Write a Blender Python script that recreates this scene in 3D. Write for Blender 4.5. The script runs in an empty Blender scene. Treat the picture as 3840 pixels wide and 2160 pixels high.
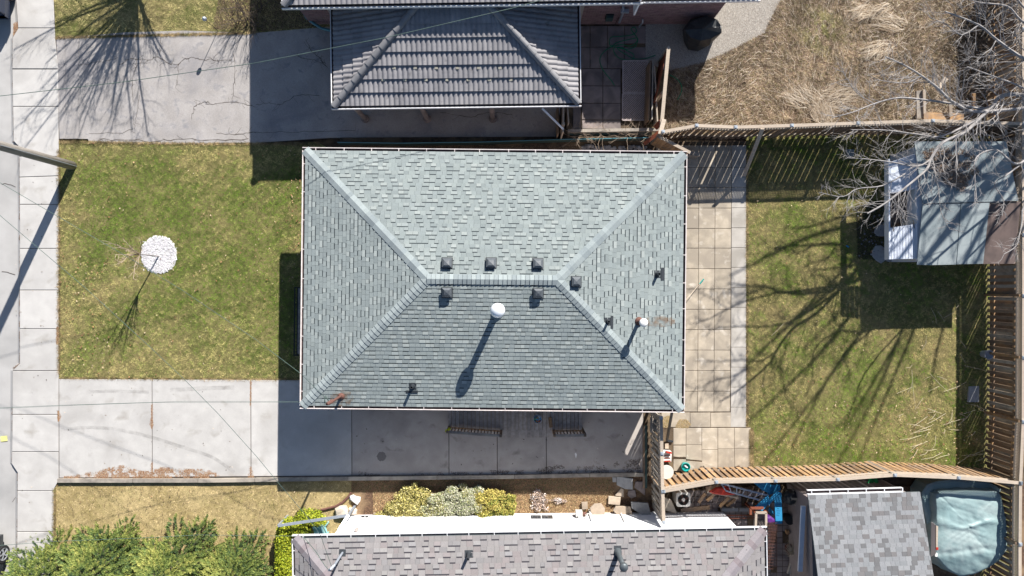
import bpy, math, random
import numpy as np
from mathutils import Vector, Matrix
random.seed(7); RNG = np.random.default_rng(11)
SC = bpy.context.scene
COL = SC.collection
# ------------------------------------------------------------------ camera, sky, sun, exposure
CAMH = 27.0; FPX = 2560.0
cam_d = bpy.data.cameras.new('camera'); cam = bpy.data.objects.new('camera', cam_d); COL.objects.link(cam)
cam.location = (0, 0, CAMH); cam_d.sensor_width = 36; cam_d.lens = 24.0; cam_d.clip_start = .1; cam_d.clip_end = 500
SC.camera = cam
SUN_EL = math.atan(1 / 1.5)
sdir = Vector((.423 * math.cos(SUN_EL), .906 * math.cos(SUN_EL), math.sin(SUN_EL))).normalized()   # towards the sun
world = bpy.data.worlds.new('World'); SC.world = world; world.use_nodes = True
wn = world.node_tree
sky = wn.nodes.new('ShaderNodeTexSky'); sky.sky_type = 'NISHITA'; sky.sun_disc = False
sky.ozone_density = 3.5; sky.air_density = 1.1; sky.sun_elevation = SUN_EL; sky.sun_rotation = math.atan2(.423, .906)
wn.links.new(sky.outputs[0], wn.nodes['Background'].inputs[0]); wn.nodes['Background'].inputs[1].default_value = .05
sun_d = bpy.data.lights.new('sun', 'SUN'); sun_d.energy = 4.6; sun_d.angle = math.radians(.55); sun_d.color = (1, .955, .89)
sun = bpy.data.objects.new('sun', sun_d); COL.objects.link(sun)
sun.rotation_euler = sdir.to_track_quat('Z', 'Y').to_euler(); sun.location = (10, 20, 30)
SC.view_settings.view_transform = 'Standard'; SC.view_settings.look = 'None'
SC.view_settings.exposure = 1.08; SC.view_settings.gamma = 1; SC.view_settings.use_curve_mapping = False
SC.render.engine = 'CYCLES'
SC.cycles.max_bounces = 5; SC.cycles.diffuse_bounces = 3; SC.cycles.use_denoising = True

# ------------------------------------------------------------------ plan helpers
def P(x, y, z=0.0):
    k = (CAMH - z) / FPX
    return Vector(((x - 1920) * k, (1080 - y) * k, z))
def G(x, y, z=0.0):
    p = P(x, y, 0); p.z = z; return p
def K(c, r, x, y):
    return (c * 960 + x / 2.68333, r * 540 + y / 2.68333)
def KP(c, r, x, y, z=0.0): return P(*K(c, r, x, y), z)
def KG(c, r, x, y, z=0.0): return G(*K(c, r, x, y), z)

# ------------------------------------------------------------------ materials
def lin(r, g, b):
    f = lambda c: (c / 255 / 12.92) if c / 255 <= .04045 else ((c / 255 + .055) / 1.055) ** 2.4
    return (f(r), f(g), f(b))
def mat(name, c1, c2=None, scale=6, detail=6, rough=.85, bump=0, bscale=80, bdist=.01, rnd=0, attr=False, metal=0, spec=.3,
        c3=None, scale3=.5, thr=(.45, .62), c4=None, scale4=2.0, thr4=(.5, .65), grain=0, gscale=300, stretch=None, trans=0):
    m = bpy.data.materials.new(name); m.use_nodes = True
    n, l = m.node_tree.nodes, m.node_tree.links
    bs = n['Principled BSDF']; bs.inputs['Roughness'].default_value = rough; bs.inputs['Metallic'].default_value = metal
    bs.inputs['Specular IOR Level'].default_value = spec
    geo = n.new('ShaderNodeNewGeometry'); pos = geo.outputs['Position']
    if stretch:
        mp = n.new('ShaderNodeMapping'); mp.inputs['Scale'].default_value = stretch; l.new(pos, mp.inputs['Vector']); spos = mp.outputs[0]
    else: spos = pos
    def noise(s, d=6, p=None, dist=0):
        t = n.new('ShaderNodeTexNoise'); t.inputs['Scale'].default_value = s; t.inputs['Detail'].default_value = d
        t.inputs['Distortion'].default_value = dist
        l.new(p if p is not None else pos, t.inputs['Vector']); return t.outputs['Fac']
    def ramp(fac, a, b):
        r = n.new('ShaderNodeMapRange'); r.inputs['From Min'].default_value = a; r.inputs['From Max'].default_value = b
        l.new(fac, r.inputs['Value']); return r.outputs[0]
    def mix(fac, a, b, mode='MIX'):
        x = n.new('ShaderNodeMix'); x.data_type = 'RGBA'; x.blend_type = mode; x.clamp_result = False
        if isinstance(fac, (int, float)): x.inputs[0].default_value = fac
        else: l.new(fac, x.inputs[0])
        for s, v in ((6, a), (7, b)):
            if isinstance(v, tuple): x.inputs[s].default_value = (*v, 1)
            else: l.new(v, x.inputs[s])
        return x.outputs[2]
    col = mix(ramp(noise(scale, detail, spos), .32, .68), tuple(c1), tuple(c2 or c1))
    if c3: col = mix(ramp(noise(scale3, 5, dist=.6), *thr), col, tuple(c3))
    if c4: col = mix(ramp(noise(scale4, 6, dist=.4), *thr4), col, tuple(c4))
    if attr:
        a = n.new('ShaderNodeAttribute'); a.attribute_name = 'Col'; col = mix(1.0, col, a.outputs['Color'], 'MULTIPLY')
    def val(c, src, amt):
        ma = n.new('ShaderNodeMath'); ma.operation = 'MULTIPLY_ADD'; ma.inputs[1].default_value = amt; ma.inputs[2].default_value = 1 - amt / 2
        l.new(src, ma.inputs[0])
        h = n.new('ShaderNodeHueSaturation'); l.new(ma.outputs[0], h.inputs['Value']); l.new(c, h.inputs['Color']); return h.outputs[0]
    if rnd:
        oi = n.new('ShaderNodeObjectInfo'); col = val(col, oi.outputs['Random'], rnd)
    if grain:
        col = val(col, ramp(noise(gscale, 2), .3, .7), grain)
    l.new(col, bs.inputs['Base Color'])
    if trans:
        bs.inputs['Transmission Weight'].default_value = trans
    if bump:
        b = n.new('ShaderNodeBump'); b.inputs['Strength'].default_value = bump; b.inputs['Distance'].default_value = bdist
        l.new(noise(bscale, 4, spos), b.inputs['Height']); l.new(b.outputs[0], bs.inputs['Normal'])
    return m

# ------------------------------------------------------------------ mesh builder
class MB:
    def __init__(s): s.v = []; s.f = []; s.c = []; s.smooth = False
    def add(s, vs, fs, col=(1, 1, 1)):
        o = len(s.v); s.v.extend([tuple(v) for v in vs])
        for i, f in enumerate(fs):
            s.f.append(tuple(o + k for k in f)); s.c.append(col[i] if isinstance(col, list) else col)
        return s
    def fr(s, o, ax, ay, az, col=(1, 1, 1)):     # box: centre and three half axes
        o, ax, ay, az = map(Vector, (o, ax, ay, az))
        vs = [o + ax * i + ay * j + az * k for k in (-1, 1) for j in (-1, 1) for i in (-1, 1)]
        return s.add(vs, [(0, 2, 3, 1), (4, 5, 7, 6), (0, 1, 5, 4), (2, 6, 7, 3), (0, 4, 6, 2), (1, 3, 7, 5)], col)
    def box(s, c, d, rz=0, col=(1, 1, 1)):
        ca, sa = math.cos(rz), math.sin(rz)
        return s.fr(c, (ca * d[0] / 2, sa * d[0] / 2, 0), (-sa * d[1] / 2, ca * d[1] / 2, 0), (0, 0, d[2] / 2), col)
    def beam(s, a, b, w, h, col=(1, 1, 1), up=(0, 0, 1)):
        a, b = Vector(a), Vector(b); d = (b - a); L = d.length; d.normalize()
        up = Vector(up)
        if abs(d.dot(up)) > .98: up = Vector((0, 1, 0))
        sx = d.cross(up).normalized(); uz = sx.cross(d).normalized()
        return s.fr((a + b) / 2, d * L / 2, sx * w / 2, uz * h / 2, col)
    def prism(s, poly, z0, z1, col=(1, 1, 1)):
        poly = [tuple(p)[:2] for p in poly]
        if sum(poly[i - 1][0] * p[1] - p[0] * poly[i - 1][1] for i, p in enumerate(poly)) < 0: poly = poly[::-1]
        n = len(poly)
        vs = [(p[0], p[1], z0) for p in poly] + [(p[0], p[1], z1) for p in poly]
        return s.add(vs, [tuple(range(n))[::-1], tuple(range(n, 2 * n))] + [(i, (i + 1) % n, n + (i + 1) % n, n + i) for i in range(n)], col)
    def slab(s, poly, z0, z1, gap=.008, bev=.012, col=(1, 1, 1)):
        poly = [Vector(tuple(p)[:2]) for p in poly]
        if sum(poly[i - 1].x * p.y - p.x * poly[i - 1].y for i, p in enumerate(poly)) < 0: poly = poly[::-1]
        def inset(d):
            out = []
            for i, p in enumerate(poly):
                a = (p - poly[i - 1]).normalized(); b = (poly[(i + 1) % len(poly)] - p).normalized()
                na, nb = Vector((-a.y, a.x)), Vector((-b.y, b.x)); m = (na + nb)
                if m.length < 1e-6: m = na
                m.normalize(); out.append(p + m * d / max(.4, m.dot(na)))
            return out
        n = len(poly); r0, r1 = inset(gap), inset(gap + bev)
        vs = [(p.x, p.y, z0) for p in r0] + [(p.x, p.y, z1 - bev * .6) for p in r0] + [(p.x, p.y, z1) for p in r1]
        fs = [tuple(range(2 * n, 3 * n))]
        for r in (0, n): fs += [(r + i, r + (i + 1) % n, r + n + (i + 1) % n, r + n + i) for i in range(n)]
        return s.add(vs, fs, col)
    def tube(s, pts, rad, n=8, col=(1, 1, 1), cap=True):
        pts = [Vector(p) for p in pts]
        if isinstance(rad, (int, float)): rad = [rad] * len(pts)
        vs = []; prev = None
        for i, p in enumerate(pts):
            d = (pts[min(i + 1, len(pts) - 1)] - pts[max(i - 1, 0)])
            d = d.normalized() if d.length > 1e-9 else Vector((0, 0, 1))
            if prev is None:
                up = Vector((0, 0, 1)) if abs(d.z) < .9 else Vector((1, 0, 0)); x = d.cross(up).normalized()
            else:
                x = (prev - d * prev.dot(d)); x = x.normalized() if x.length > 1e-6 else d.orthogonal().normalized()
            prev = x; y = d.cross(x)
            for k in range(n):
                a = 2 * math.pi * k / n; vs.append(p + (x * math.cos(a) + y * math.sin(a)) * rad[i])
        fs = [(i * n + k, i * n + (k + 1) % n, (i + 1) * n + (k + 1) % n, (i + 1) * n + k) for i in range(len(pts) - 1) for k in range(n)]
        if cap: fs += [tuple(range(n))[::-1], tuple(range((len(pts) - 1) * n, len(pts) * n))]
        return s.add(vs, fs, col)
    def lathe(s, c, prof, n=20, col=(1, 1, 1), ax=None):   # prof: (r, z)
        c = Vector(c); R = Matrix.Identity(3) if ax is None else Vector(ax).normalized().to_track_quat('Z', 'Y').to_matrix()
        vs = [c + R @ Vector((r * math.cos(2 * math.pi * k / n), r * math.sin(2 * math.pi * k / n), z)) for r, z in prof for k in range(n)]
        m = len(prof)
        fs = [(i * n + k, i * n + (k + 1) % n, (i + 1) * n + (k + 1) % n, (i + 1) * n + k) for i in range(m - 1) for k in range(n)]
        fs += [tuple(range((m - 1) * n, m * n))]
        return s.add(vs, fs, col)
    def grid(s, f, nu, nv, col=(1, 1, 1)):
        vs = [f(i / nu, j / nv) for j in range(nv + 1) for i in range(nu + 1)]; w = nu + 1
        return s.add(vs, [(j * w + i, j * w + i + 1, (j + 1) * w + i + 1, (j + 1) * w + i) for j in range(nv) for i in range(nu)], col)
    def mesh(s, name, m, off=(0, 0, 0)):
        me = bpy.data.meshes.new(name)
        ox, oy, oz = off
        me.from_pydata([(v[0] - ox, v[1] - oy, v[2] - oz) for v in s.v], [], s.f)
        if any(c != (1, 1, 1) for c in s.c):
            a = me.attributes.new('Col', 'FLOAT_COLOR', 'CORNER')
            cnt = [len(f) for f in s.f]
            arr = np.repeat(np.array([(*c, 1.) for c in s.c], dtype=np.float32), cnt, axis=0)
            a.data.foreach_set('color', arr.ravel())
        else:
            a = me.attributes.new('Col', 'FLOAT_COLOR', 'CORNER')
            a.data.foreach_set('color', np.ones(len(me.loops) * 4, dtype=np.float32))
        if m: me.materials.append(m)
        if s.smooth: me.polygons.foreach_set('use_smooth', [True] * len(me.polygons))
        me.update(); return me
WLOC = {}
def base_of(o): return WLOC.get(o.name, Vector((0, 0, 0))) if o else Vector((0, 0, 0))
def link_obj(name, me, parent=None, loc=None):
    o = bpy.data.objects.new(name, me); COL.objects.link(o)
    if parent: o.parent = parent
    if loc is not None: o.location = loc
    return o
def part(name, b, m, parent, label=None, kind=None):
    """mesh built in world coordinates, origin at the root thing's base"""
    off = base_of(parent)
    o = link_obj(name, b.mesh(name, m, off), parent); WLOC[o.name] = off
    if label: o['label'] = label
    if kind: o['kind'] = kind
    return o
def part_at(name, me, parent, wp, rz=0, mtx=None):
    """a copy of a shared mesh placed at world point wp"""
    off = base_of(parent); o = link_obj(name, me, parent)
    if mtx is not None: m4 = mtx.to_4x4(); m4.translation = Vector(wp) - off; o.matrix_local = m4
    else: o.location = Vector(wp) - off; o.rotation_euler = (0, 0, rz)
    return o
def thing(name, label, cat, loc, group=None):
    o = bpy.data.objects.new(name, None); COL.objects.link(o); o.location = loc; o.empty_display_size = .3
    WLOC[o.name] = Vector(loc); o['label'] = label; o['category'] = cat
    if group: o['group'] = group
    return o
def single(name, b, m, label, cat, loc, group=None, kind=None):
    o = link_obj(name, b.mesh(name, m, loc), None, loc); WLOC[o.name] = Vector(loc); o['label'] = label; o['category'] = cat
    if group: o['group'] = group
    if kind: o['kind'] = kind
    return o
def struct(name, b, m, kind='structure', parent=None):
    o = link_obj(name, b.mesh(name, m), parent); WLOC[o.name] = Vector((0, 0, 0)); o['kind'] = kind; return o
def scatter(name, xy, mkf, m, kind='stuff', parent=None): pass

def in_poly(pts, poly):
    x, y = pts[:, 0], pts[:, 1]; ins = np.zeros(len(pts), bool); n = len(poly)
    for i in range(n):
        x1, y1 = poly[i][0], poly[i][1]; x2, y2 = poly[i - 1][0], poly[i - 1][1]
        c = ((y1 > y) != (y2 > y)) & (x < (x2 - x1) * (y - y1) / ((y2 - y1) or 1e-9) + x1); ins ^= c
    return ins
def sample_poly(poly, n):
    a = np.array([tuple(p)[:2] for p in poly]); lo, hi = a.min(0), a.max(0); out = []
    t = 0
    while t < n:
        q = RNG.uniform(lo, hi, (n * 2, 2)); q = q[in_poly(q, a)]; out.append(q); t += len(q)
    return np.concatenate(out)[:n]
def np_mesh(name, tri_v, cols, m, kind, parent=None, label=None, off=None):
    """tri_v: (N,k,3) separate polygons of k corners; cols (N,3)"""
    N, k = tri_v.shape[:2]
    off = np.array(base_of(parent)) if off is None else np.array(off)
    me = bpy.data.meshes.new(name)
    me.vertices.add(N * k); me.vertices.foreach_set('co', (tri_v - off).astype(np.float32).ravel())
    me.loops.add(N * k); me.loops.foreach_set('vertex_index', np.arange(N * k, dtype=np.int32))
    me.polygons.add(N); me.polygons.foreach_set('loop_start', np.arange(0, N * k, k, dtype=np.int32))
    me.polygons.foreach_set('loop_total', np.full(N, k, dtype=np.int32))
    me.update(calc_edges=True)
    a = me.attributes.new('Col', 'FLOAT_COLOR', 'CORNER')
    c4 = np.repeat(np.concatenate([cols, np.ones((N, 1))], 1).astype(np.float32), k, axis=0); a.data.foreach_set('color', c4.ravel())
    me.materials.append(m)
    o = link_obj(name, me, parent); WLOC[o.name] = Vector(off)
    if parent is None and np.any(off): o.location = off
    if kind: o['kind'] = kind
    if label: o['label'] = label
    return o
def blades(name, polys, n, L, W, m, colf, z=0, rise=(.2, .9), parent=None, ang=None, curl=0):
    """n thin triangles; L,W ranges in metres; colf(pts)->colours"""
    if isinstance(polys[0], (tuple, Vector)): polys = [polys]
    pts = np.concatenate([sample_poly(p, int(n * w)) for p, w in polys]) if isinstance(polys[0][1], float) else np.concatenate([sample_poly(p, n // len(polys)) for p in polys])
    N = len(pts)
    a = RNG.uniform(0, 2 * np.pi, N) if ang is None else ang(pts)
    ln = RNG.uniform(L[0], L[1], N); w = RNG.uniform(W[0], W[1], N); up = RNG.uniform(rise[0], rise[1], N) * ln
    d = np.stack([np.cos(a), np.sin(a)], 1); s = np.stack([-d[:, 1], d[:, 0]], 1)
    b = pts; hz = np.sqrt(np.maximum(ln ** 2 - up ** 2, 0))
    v = np.zeros((N, 3, 3))
    v[:, 0, :2] = b - s * w[:, None] / 2; v[:, 1, :2] = b + s * w[:, None] / 2; v[:, 2, :2] = b + d * hz[:, None]
    v[:, 0, 2] = v[:, 1, 2] = z; v[:, 2, 2] = z + up
    return np_mesh(name, v, colf(pts), m, 'stuff', parent)
def cellrand(p, size, seed=0, k=1):
    """one random value per jittered clump"""
    w = np.stack([p[:, 0] + .4 * size * np.sin(p[:, 1] * 2.1 / size + seed), p[:, 1] + .4 * size * np.sin(p[:, 0] * 1.7 / size + seed * 2)], 1)
    i = np.floor(w / size).astype(np.int64); h = (i[:, 0] * 73856093) ^ (i[:, 1] * 19349663) ^ (seed * 83492791)
    return np.stack([((h * (2654435761 + 97 * j)) % 1000003) / 1000003. for j in range(k)], 1)
def vnoise(pts, s, seed=0):
    """cheap smooth noise 0..1 from summed sines"""
    r = np.random.default_rng(seed); t = np.zeros(len(pts))
    for i in range(7):
        k = r.normal(size=2) * s * (1 + i * .6); t += np.sin(pts[:, 0] * k[0] + pts[:, 1] * k[1] + r.uniform(0, 6.3)) / (1 + i * .4)
    return np.clip(.5 + t / 5, 0, 1)

# ------------------------------------------------------------------ palette
M = {}
M['soil'] = mat('soil', (.10, .072, .05), (.045, .032, .022), 9, 8, bump=.6, bscale=40, bdist=.03, c3=(.16, .115, .07), scale3=1.3, grain=.6, gscale=140)
M['mulch'] = mat('mulch', (.17, .10, .06), (.05, .03, .02), 16, 8, bump=.8, bscale=50, bdist=.03, c3=(.25, .17, .10), scale3=1.1, grain=.7, gscale=110)
M['lawn_base'] = mat('lawn_base', (.085, .10, .025), (.16, .14, .055), 5, 8, bump=.6, bscale=60, bdist=.03, c3=(.22, .18, .08), scale3=.6, grain=.8, gscale=120)
M['straw_base'] = mat('straw_base', (.20, .155, .085), (.10, .075, .04), 7, 8, bump=.7, bscale=50, bdist=.04, c3=(.13, .085, .05), scale3=.8, grain=.7, gscale=100)
M['tan_base'] = mat('tan_base', (.36, .28, .12), (.26, .20, .09), 7, 8, bump=.7, bscale=50, bdist=.03, c3=(.42, .33, .16), scale3=.7, grain=.6, gscale=110)
M['blade'] = mat('blade', (1, 1, 1), rough=.7, attr=True, spec=.15)
M['concrete'] = mat('concrete', (.43, .415, .40), (.49, .475, .455), 2.2, 8, rough=.9, bump=.15, bscale=120, rnd=.07, c3=(.36, .345, .33), scale3=.45, thr=(.5, .72), c4=(.345, .325, .30), scale4=1.7, thr4=(.58, .75), grain=.14, gscale=70)
M['concrete_warm'] = mat('concrete_warm', (.36, .325, .30), (.41, .375, .345), 2.2, 8, rough=.9, bump=.15, bscale=120, rnd=.07, c3=(.27, .245, .225), scale3=.6, thr=(.5, .75), c4=(.24, .215, .195), scale4=2.1, thr4=(.60, .75), grain=.14, gscale=70)  # darker, warmer tone for the driveway slabs right of the third joint
M['street'] = mat('street', (.36, .35, .34), (.41, .40, .39), 1.6, 8, rough=.9, bump=.2, bscale=150, c3=(.29, .285, .28), scale3=.35, thr=(.5, .7), grain=.16, gscale=120)
M['asphalt'] = mat('asphalt', (.30, .28, .268), (.37, .348, .335), 1.6, 10, rough=.92, bump=.5, bscale=160, bdist=.006, c3=(.22, .212, .22), scale3=.5, thr=(.54, .74), c4=(.23, .225, .235), scale4=3.2, thr4=(.56, .72), grain=.42, gscale=60)
M['crack'] = mat('crack', (.07, .06, .055), (.12, .10, .085), 20)
M['paver_tan'] = mat('paver_tan', (.44, .38, .30), (.33, .285, .225), 3.5, 9, rough=.9, bump=.25, bscale=100, rnd=.22, c3=(.30, .26, .21), scale3=1.2, c4=(.50, .45, .38), scale4=2.6, thr4=(.58, .72), grain=.14, gscale=100)
M['paver_pale'] = mat('paver_pale', (.46, .43, .39), (.38, .355, .32), 3, 9, rough=.9, bump=.25, bscale=100, rnd=.14, c3=(.34, .315, .28), scale3=1.2, grain=.12, gscale=100)
M['paver_dark'] = mat('paver_dark', (.30, .25, .235), (.22, .185, .175), 3, 9, rough=.9, bump=.25, bscale=100, rnd=.15, c3=(.17, .145, .14), scale3=1.5, grain=.14, gscale=100)
M['gravel_bed'] = mat('gravel_bed', (.40, .36, .31), (.27, .24, .205), 40, 4, bump=1, bscale=70, bdist=.02, grain=.5, gscale=150)
M['stone'] = mat('stone', (1, 1, 1), (.8, .8, .8), 12, attr=True, rough=.8, bump=.3)
M['shingle'] = mat('shingle', (1, 1, 1), (.86, .87, .88), 30, 4, rough=.95, attr=True, bump=.5, bscale=350, bdist=.003, grain=.20, gscale=260, spec=.15)
M['gutter_white'] = mat('gutter_white', (.74, .68, .66), (.62, .55, .53), 8, rough=.45, spec=.4)
M['gutter_white2'] = mat('gutter_white2', (.78, .78, .79), (.66, .67, .69), 8, rough=.4, spec=.4)
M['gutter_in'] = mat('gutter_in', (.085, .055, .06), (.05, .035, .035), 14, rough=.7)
M['brick_wall'] = mat('brick_wall', (.30, .195, .19), (.24, .16, .158), 14, rough=.9, attr=True, bump=.3, bscale=140)
M['mortar'] = mat('mortar', (.42, .38, .36), (.34, .31, .29), 20)
M['siding'] = mat('siding', (.80, .80, .81), (.77, .77, .79), 3, rough=.6)
M['soffit'] = mat('soffit', (.35, .3, .28))
M['tile'] = mat('tile', (.235, .228, .24), (.195, .19, .202), 9, rough=.6, rnd=.16, bump=.2, bscale=120, c3=(.265, .255, .262), scale3=1.1, c4=(.15, .145, .15), scale4=5, thr4=(.6, .75), grain=.15)
M['tile_cap'] = mat('tile_cap', (.20, .20, .21), (.17, .17, .18), 8, rough=.45, rnd=.12)
M['vent'] = mat('vent', (.025, .03, .036), (.035, .04, .046), 10, rough=.5, spec=.4)
M['vent_top'] = mat('vent_top', (.10, .112, .125), (.075, .085, .096), 10, rough=.45, spec=.4)
M['black'] = mat('black', (.018, .02, .022), (.028, .03, .032), 10, rough=.6)
M['cover'] = mat('cover', (.022, .025, .028), (.035, .038, .04), 10, rough=.5, spec=.4, bump=.3, bscale=20)
M['galv'] = mat('galv', (.80, .81, .83), (.72, .74, .77), 9, rough=.28, metal=.25, spec=.5)
M['rust'] = mat('rust', (.17, .08, .062), (.11, .055, .045), 20, rough=.8, bump=.3)
M['wood_grey'] = mat('wood_grey', (.30, .27, .235), (.21, .185, .16), 7, rough=.85, rnd=.35, bump=.4, bscale=60, c3=(.36, .32, .27), scale3=1.5)
M['wood_deck'] = mat('wood_deck', (.40, .355, .32), (.28, .25, .225), 9, rough=.85, rnd=.35, bump=.4, bscale=60)
M['wood_tan'] = mat('wood_tan', (.42, .26, .13), (.27, .165, .09), 5, rough=.8, rnd=.55, bump=.4, bscale=60, c3=(.25, .175, .12), scale3=1.8)
M['wood_brown'] = mat('wood_brown', (.215, .155, .115), (.15, .11, .082), 5, rough=.8, rnd=.55, bump=.4, bscale=60, c3=(.26, .175, .11), scale3=1.1)
M['wood_cap'] = mat('wood_cap', (.46, .385, .31), (.36, .30, .24), 7, rough=.85, rnd=.2, bump=.3, bscale=60, stretch=(1, 6, 1))
M['wood_red'] = mat('wood_red', (.24, .075, .035), (.17, .05, .03), 8, rough=.8, rnd=.2)
M['capmetal'] = mat('capmetal', (.42, .46, .5), (.36, .4, .45), 10, rough=.4, metal=.3)
M['pole'] = mat('pole', (.30, .275, .25), (.19, .175, .16), 3, 8, rough=.85, bump=.6, bscale=30, stretch=(9, 9, .7))
M['bark'] = mat('bark', (.36, .34, .33), (.24, .225, .22), 7, rough=.85, bump=.4, bscale=60)
M['bark_dark'] = mat('bark_dark', (.14, .11, .09), (.08, .065, .055), 9, rough=.9)
M['twig_tan'] = mat('twig_tan', (.42, .33, .25), (.30, .23, .17), 9, rough=.85)
M['shed_white'] = mat('shed_white', (.62, .66, .74), (.56, .60, .68), 3, rough=.45, spec=.4)
M['shed_felt'] = mat('shed_felt', (.235, .275, .285), (.18, .215, .23), 2.2, rough=.85, c3=(.29, .325, .33), scale3=.9, grain=.12, rnd=.1)
M['shed_brown'] = mat('shed_brown', (.13, .095, .085), (.10, .075, .068), 3, rough=.85)
M['wall_mauve'] = mat('wall_mauve', (.27, .235, .23), (.23, .20, .195), 4, rough=.8)
M['tarp'] = mat('tarp', (.255, .345, .35), (.20, .295, .305), 1.6, 6, rough=.5, spec=.35, bump=.35, bscale=5, bdist=.05, c3=(.31, .385, .385), scale3=.9)
M['foam_blue'] = mat('foam_blue', (.03, .24, .45), (.025, .2, .4), 4, rough=.6)
M['red'] = mat('red', (.42, .035, .02), (.33, .03, .02), 4, rough=.5)
M['white'] = mat('white', (.78, .78, .76), (.70, .70, .68), 6, rough=.5)
M['turq'] = mat('turq', (.015, .38, .34), (.01, .32, .3), 6, rough=.4)
M['pale_turq'] = mat('pale_turq', (.30, .60, .62), (.28, .55, .58), 6, rough=.5)
M['hose'] = mat('hose', (.01, .17, .08), (.015, .22, .10), 9, rough=.4)
M['wire'] = mat('wire', (.05, .075, .07), (.08, .13, .11), 3, rough=.5)
M['teal_metal'] = mat('teal_metal', (.10, .26, .30), (.08, .2, .24), 3, rough=.4)
M['alu'] = mat('alu', (.42, .46, .52), (.35, .39, .45), 6, rough=.35, metal=.4)
M['ac'] = mat('ac', (.56, .55, .51), (.5, .49, .46), 6, rough=.5)
M['leafy'] = mat('leafy', (1, 1, 1), rough=.6, attr=True, spec=.25)
M['glass'] = mat('glass', (.03, .04, .05), rough=.08, spec=.8)
M['fabric'] = mat('fabric', (.5, .5, .5), (.4, .4, .4), 8)
M['carpaint'] = mat('carpaint', (.025, .03, .035), (.03, .035, .04), 3, rough=.25, spec=.6)
M['navy'] = mat('navy', (.012, .02, .045), (.015, .025, .05), 3, rough=.25, spec=.6)
M['tyre'] = mat('tyre', (.02, .02, .022), rough=.8)
M['rim'] = mat('rim', (.55, .58, .62), (.5, .53, .57), 9, rough=.3, metal=.6)
M['yellow'] = mat('yellow', (.62, .58, .16), (.68, .66, .30), 40, 2, rough=.7)
M['cement_block'] = mat('cement_block', (.34, .34, .34), (.28, .28, .28), 9, rough=.9, rnd=.2)
M['flag'] = mat('flag', (.42, .34, .26), (.34, .275, .215), 7, rough=.9, rnd=.3, bump=.3)
M['lattice'] = mat('lattice', (.48, .41, .40), (.36, .31, .30), 9, rough=.85)
M['purple'] = mat('purple', (.09, .02, .16), rough=.6)
M['plaster_teal'] = mat('plaster_teal', (.05, .09, .085), (.04, .07, .065), 6, rough=.7)
M['rust_stain'] = mat('rust_stain', (.32, .20, .10), (.25, .16, .09), 20, rough=.9)
# ================================================================== GROUND
g = MB(); g.grid(lambda u, v: (-70 + 140 * u, -50 + 100 * v, -.16), 4, 4); struct('ground', g, M['soil'])
# street with its gutter edge
X0 = -60
street_edge = [K(0, 0, 165, -400), (61, 0), (69, 108), (48, 142), (47, 260), (52, 530), (73, 552), (75, 800), (75, 1363), (48, 1390), (47, 1620), (45, 1739), (67, 1772), (64, 2160), (64, 2600)]
walk_r = [(203, -150), (203, 0), (209, 145), (220, 261), (222, 520), (222, 1395), (222, 1800), (205, 1832), (203, 2160), (203, 2600)]
b = MB()
pl = [G(x, y) for x, y in street_edge]
for i in range(len(pl) - 1):
    a, c = pl[i], pl[i + 1]
    b.add([(X0, a.y, -.10), (a.x - .16, a.y, -.10), (c.x - .16, c.y, -.10), (X0, c.y, -.10)], [(0, 3, 2, 1)])
    b.add([(a.x - .16, a.y, -.10), (a.x - .012, a.y, -.03), (c.x - .012, c.y, -.03), (c.x - .16, c.y, -.10)], [(0, 3, 2, 1)])
struct('road', b, M['street'])
b = MB()
for pts, w in (([(0, 690), (12, 686), (24, 690), (36, 692), (52, 700)], .02), ([(0, 1018), (20, 1020), (30, 1024), (50, 1030)], .025), ([(64, 1856), (50, 1870), (40, 1885)], .012)):
    for p, q in zip(pts, pts[1:]):
        A, B_ = G(*p, -.094), G(*q, -.094); b.beam(A, B_, w, .006)
struct('road_crack', b, M['crack'], 'stuff')
# bedding under pavement joints
def side(pts, y):
    for (x1, y1), (x2, y2) in zip(pts, pts[1:]):
        if y1 <= y <= y2: return x1 + (x2 - x1) * (y - y1) / ((y2 - y1) or 1)
    return pts[-1][0]
b = MB()
b.prism([G(x, y) for x, y in street_edge] + [G(x, y) for x, y in walk_r[::-1]], -.12, .012)
pave = struct('pavement', b, M['crack'])
ys = [-150, 106, 259, 400, 587, 665, 767, 932, 1088, 1233, 1390, 1554, 1694, 1840, 1993, 2180, 2330]
for y0, y1 in zip(ys, ys[1:]):
    br = sorted({y0, y1, *[y for _, y in street_edge + walk_r if y0 < y < y1]})
    tilt0 = -5 if y0 == 665 else 0; tilt1 = -5 if y1 == 665 else 0
    L = [(side(street_edge, y), y) for y in br]; R = [(side(walk_r, y), y + (tilt0 if y == y0 else tilt1 if y == y1 else 0)) for y in br[::-1]]
    s = MB(); s.slab([G(*p) for p in L + R], -.05, .03, .012, .012); part('slab', s, M['concrete'], pave)
# front lawn etc.
Lfront = [G(x, y) for x, y in [(222, 530), (330, 536), (700, 541), (1200, 540), (1275, 575), (1275, 1428), (960, 1426), (400, 1421), (287, 1420), (222, 1417)]]
Ltop = [G(x, y) for x, y in [(203, -300), (1300, -300), (1300, 106), (958, 124), (689, 115), (466, 122), (298, 137), (209, 141), (203, 0)]]
Lbot = [G(x, y) for x, y in [(222, 1807), (960, 1806), (1318, 1796), (1318, 2500), (203, 2500), (205, 1832)]]
Lback = [G(x, y) for x, y in [(2798, 505), (3712, 505), (3712, 1765), (2818, 1765), (2815, 1602), (2800, 1600)]]
for nm, pl_, mm in (('front_lawn', Lfront, 'lawn_base'), ('lawn', Ltop, 'lawn_base'), ('lawn', Lbot, 'tan_base'), ('back_lawn', Lback, 'lawn_base')):
    s = MB(); s.prism(pl_, -.12, 0); struct(nm, s, M[mm])
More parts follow.
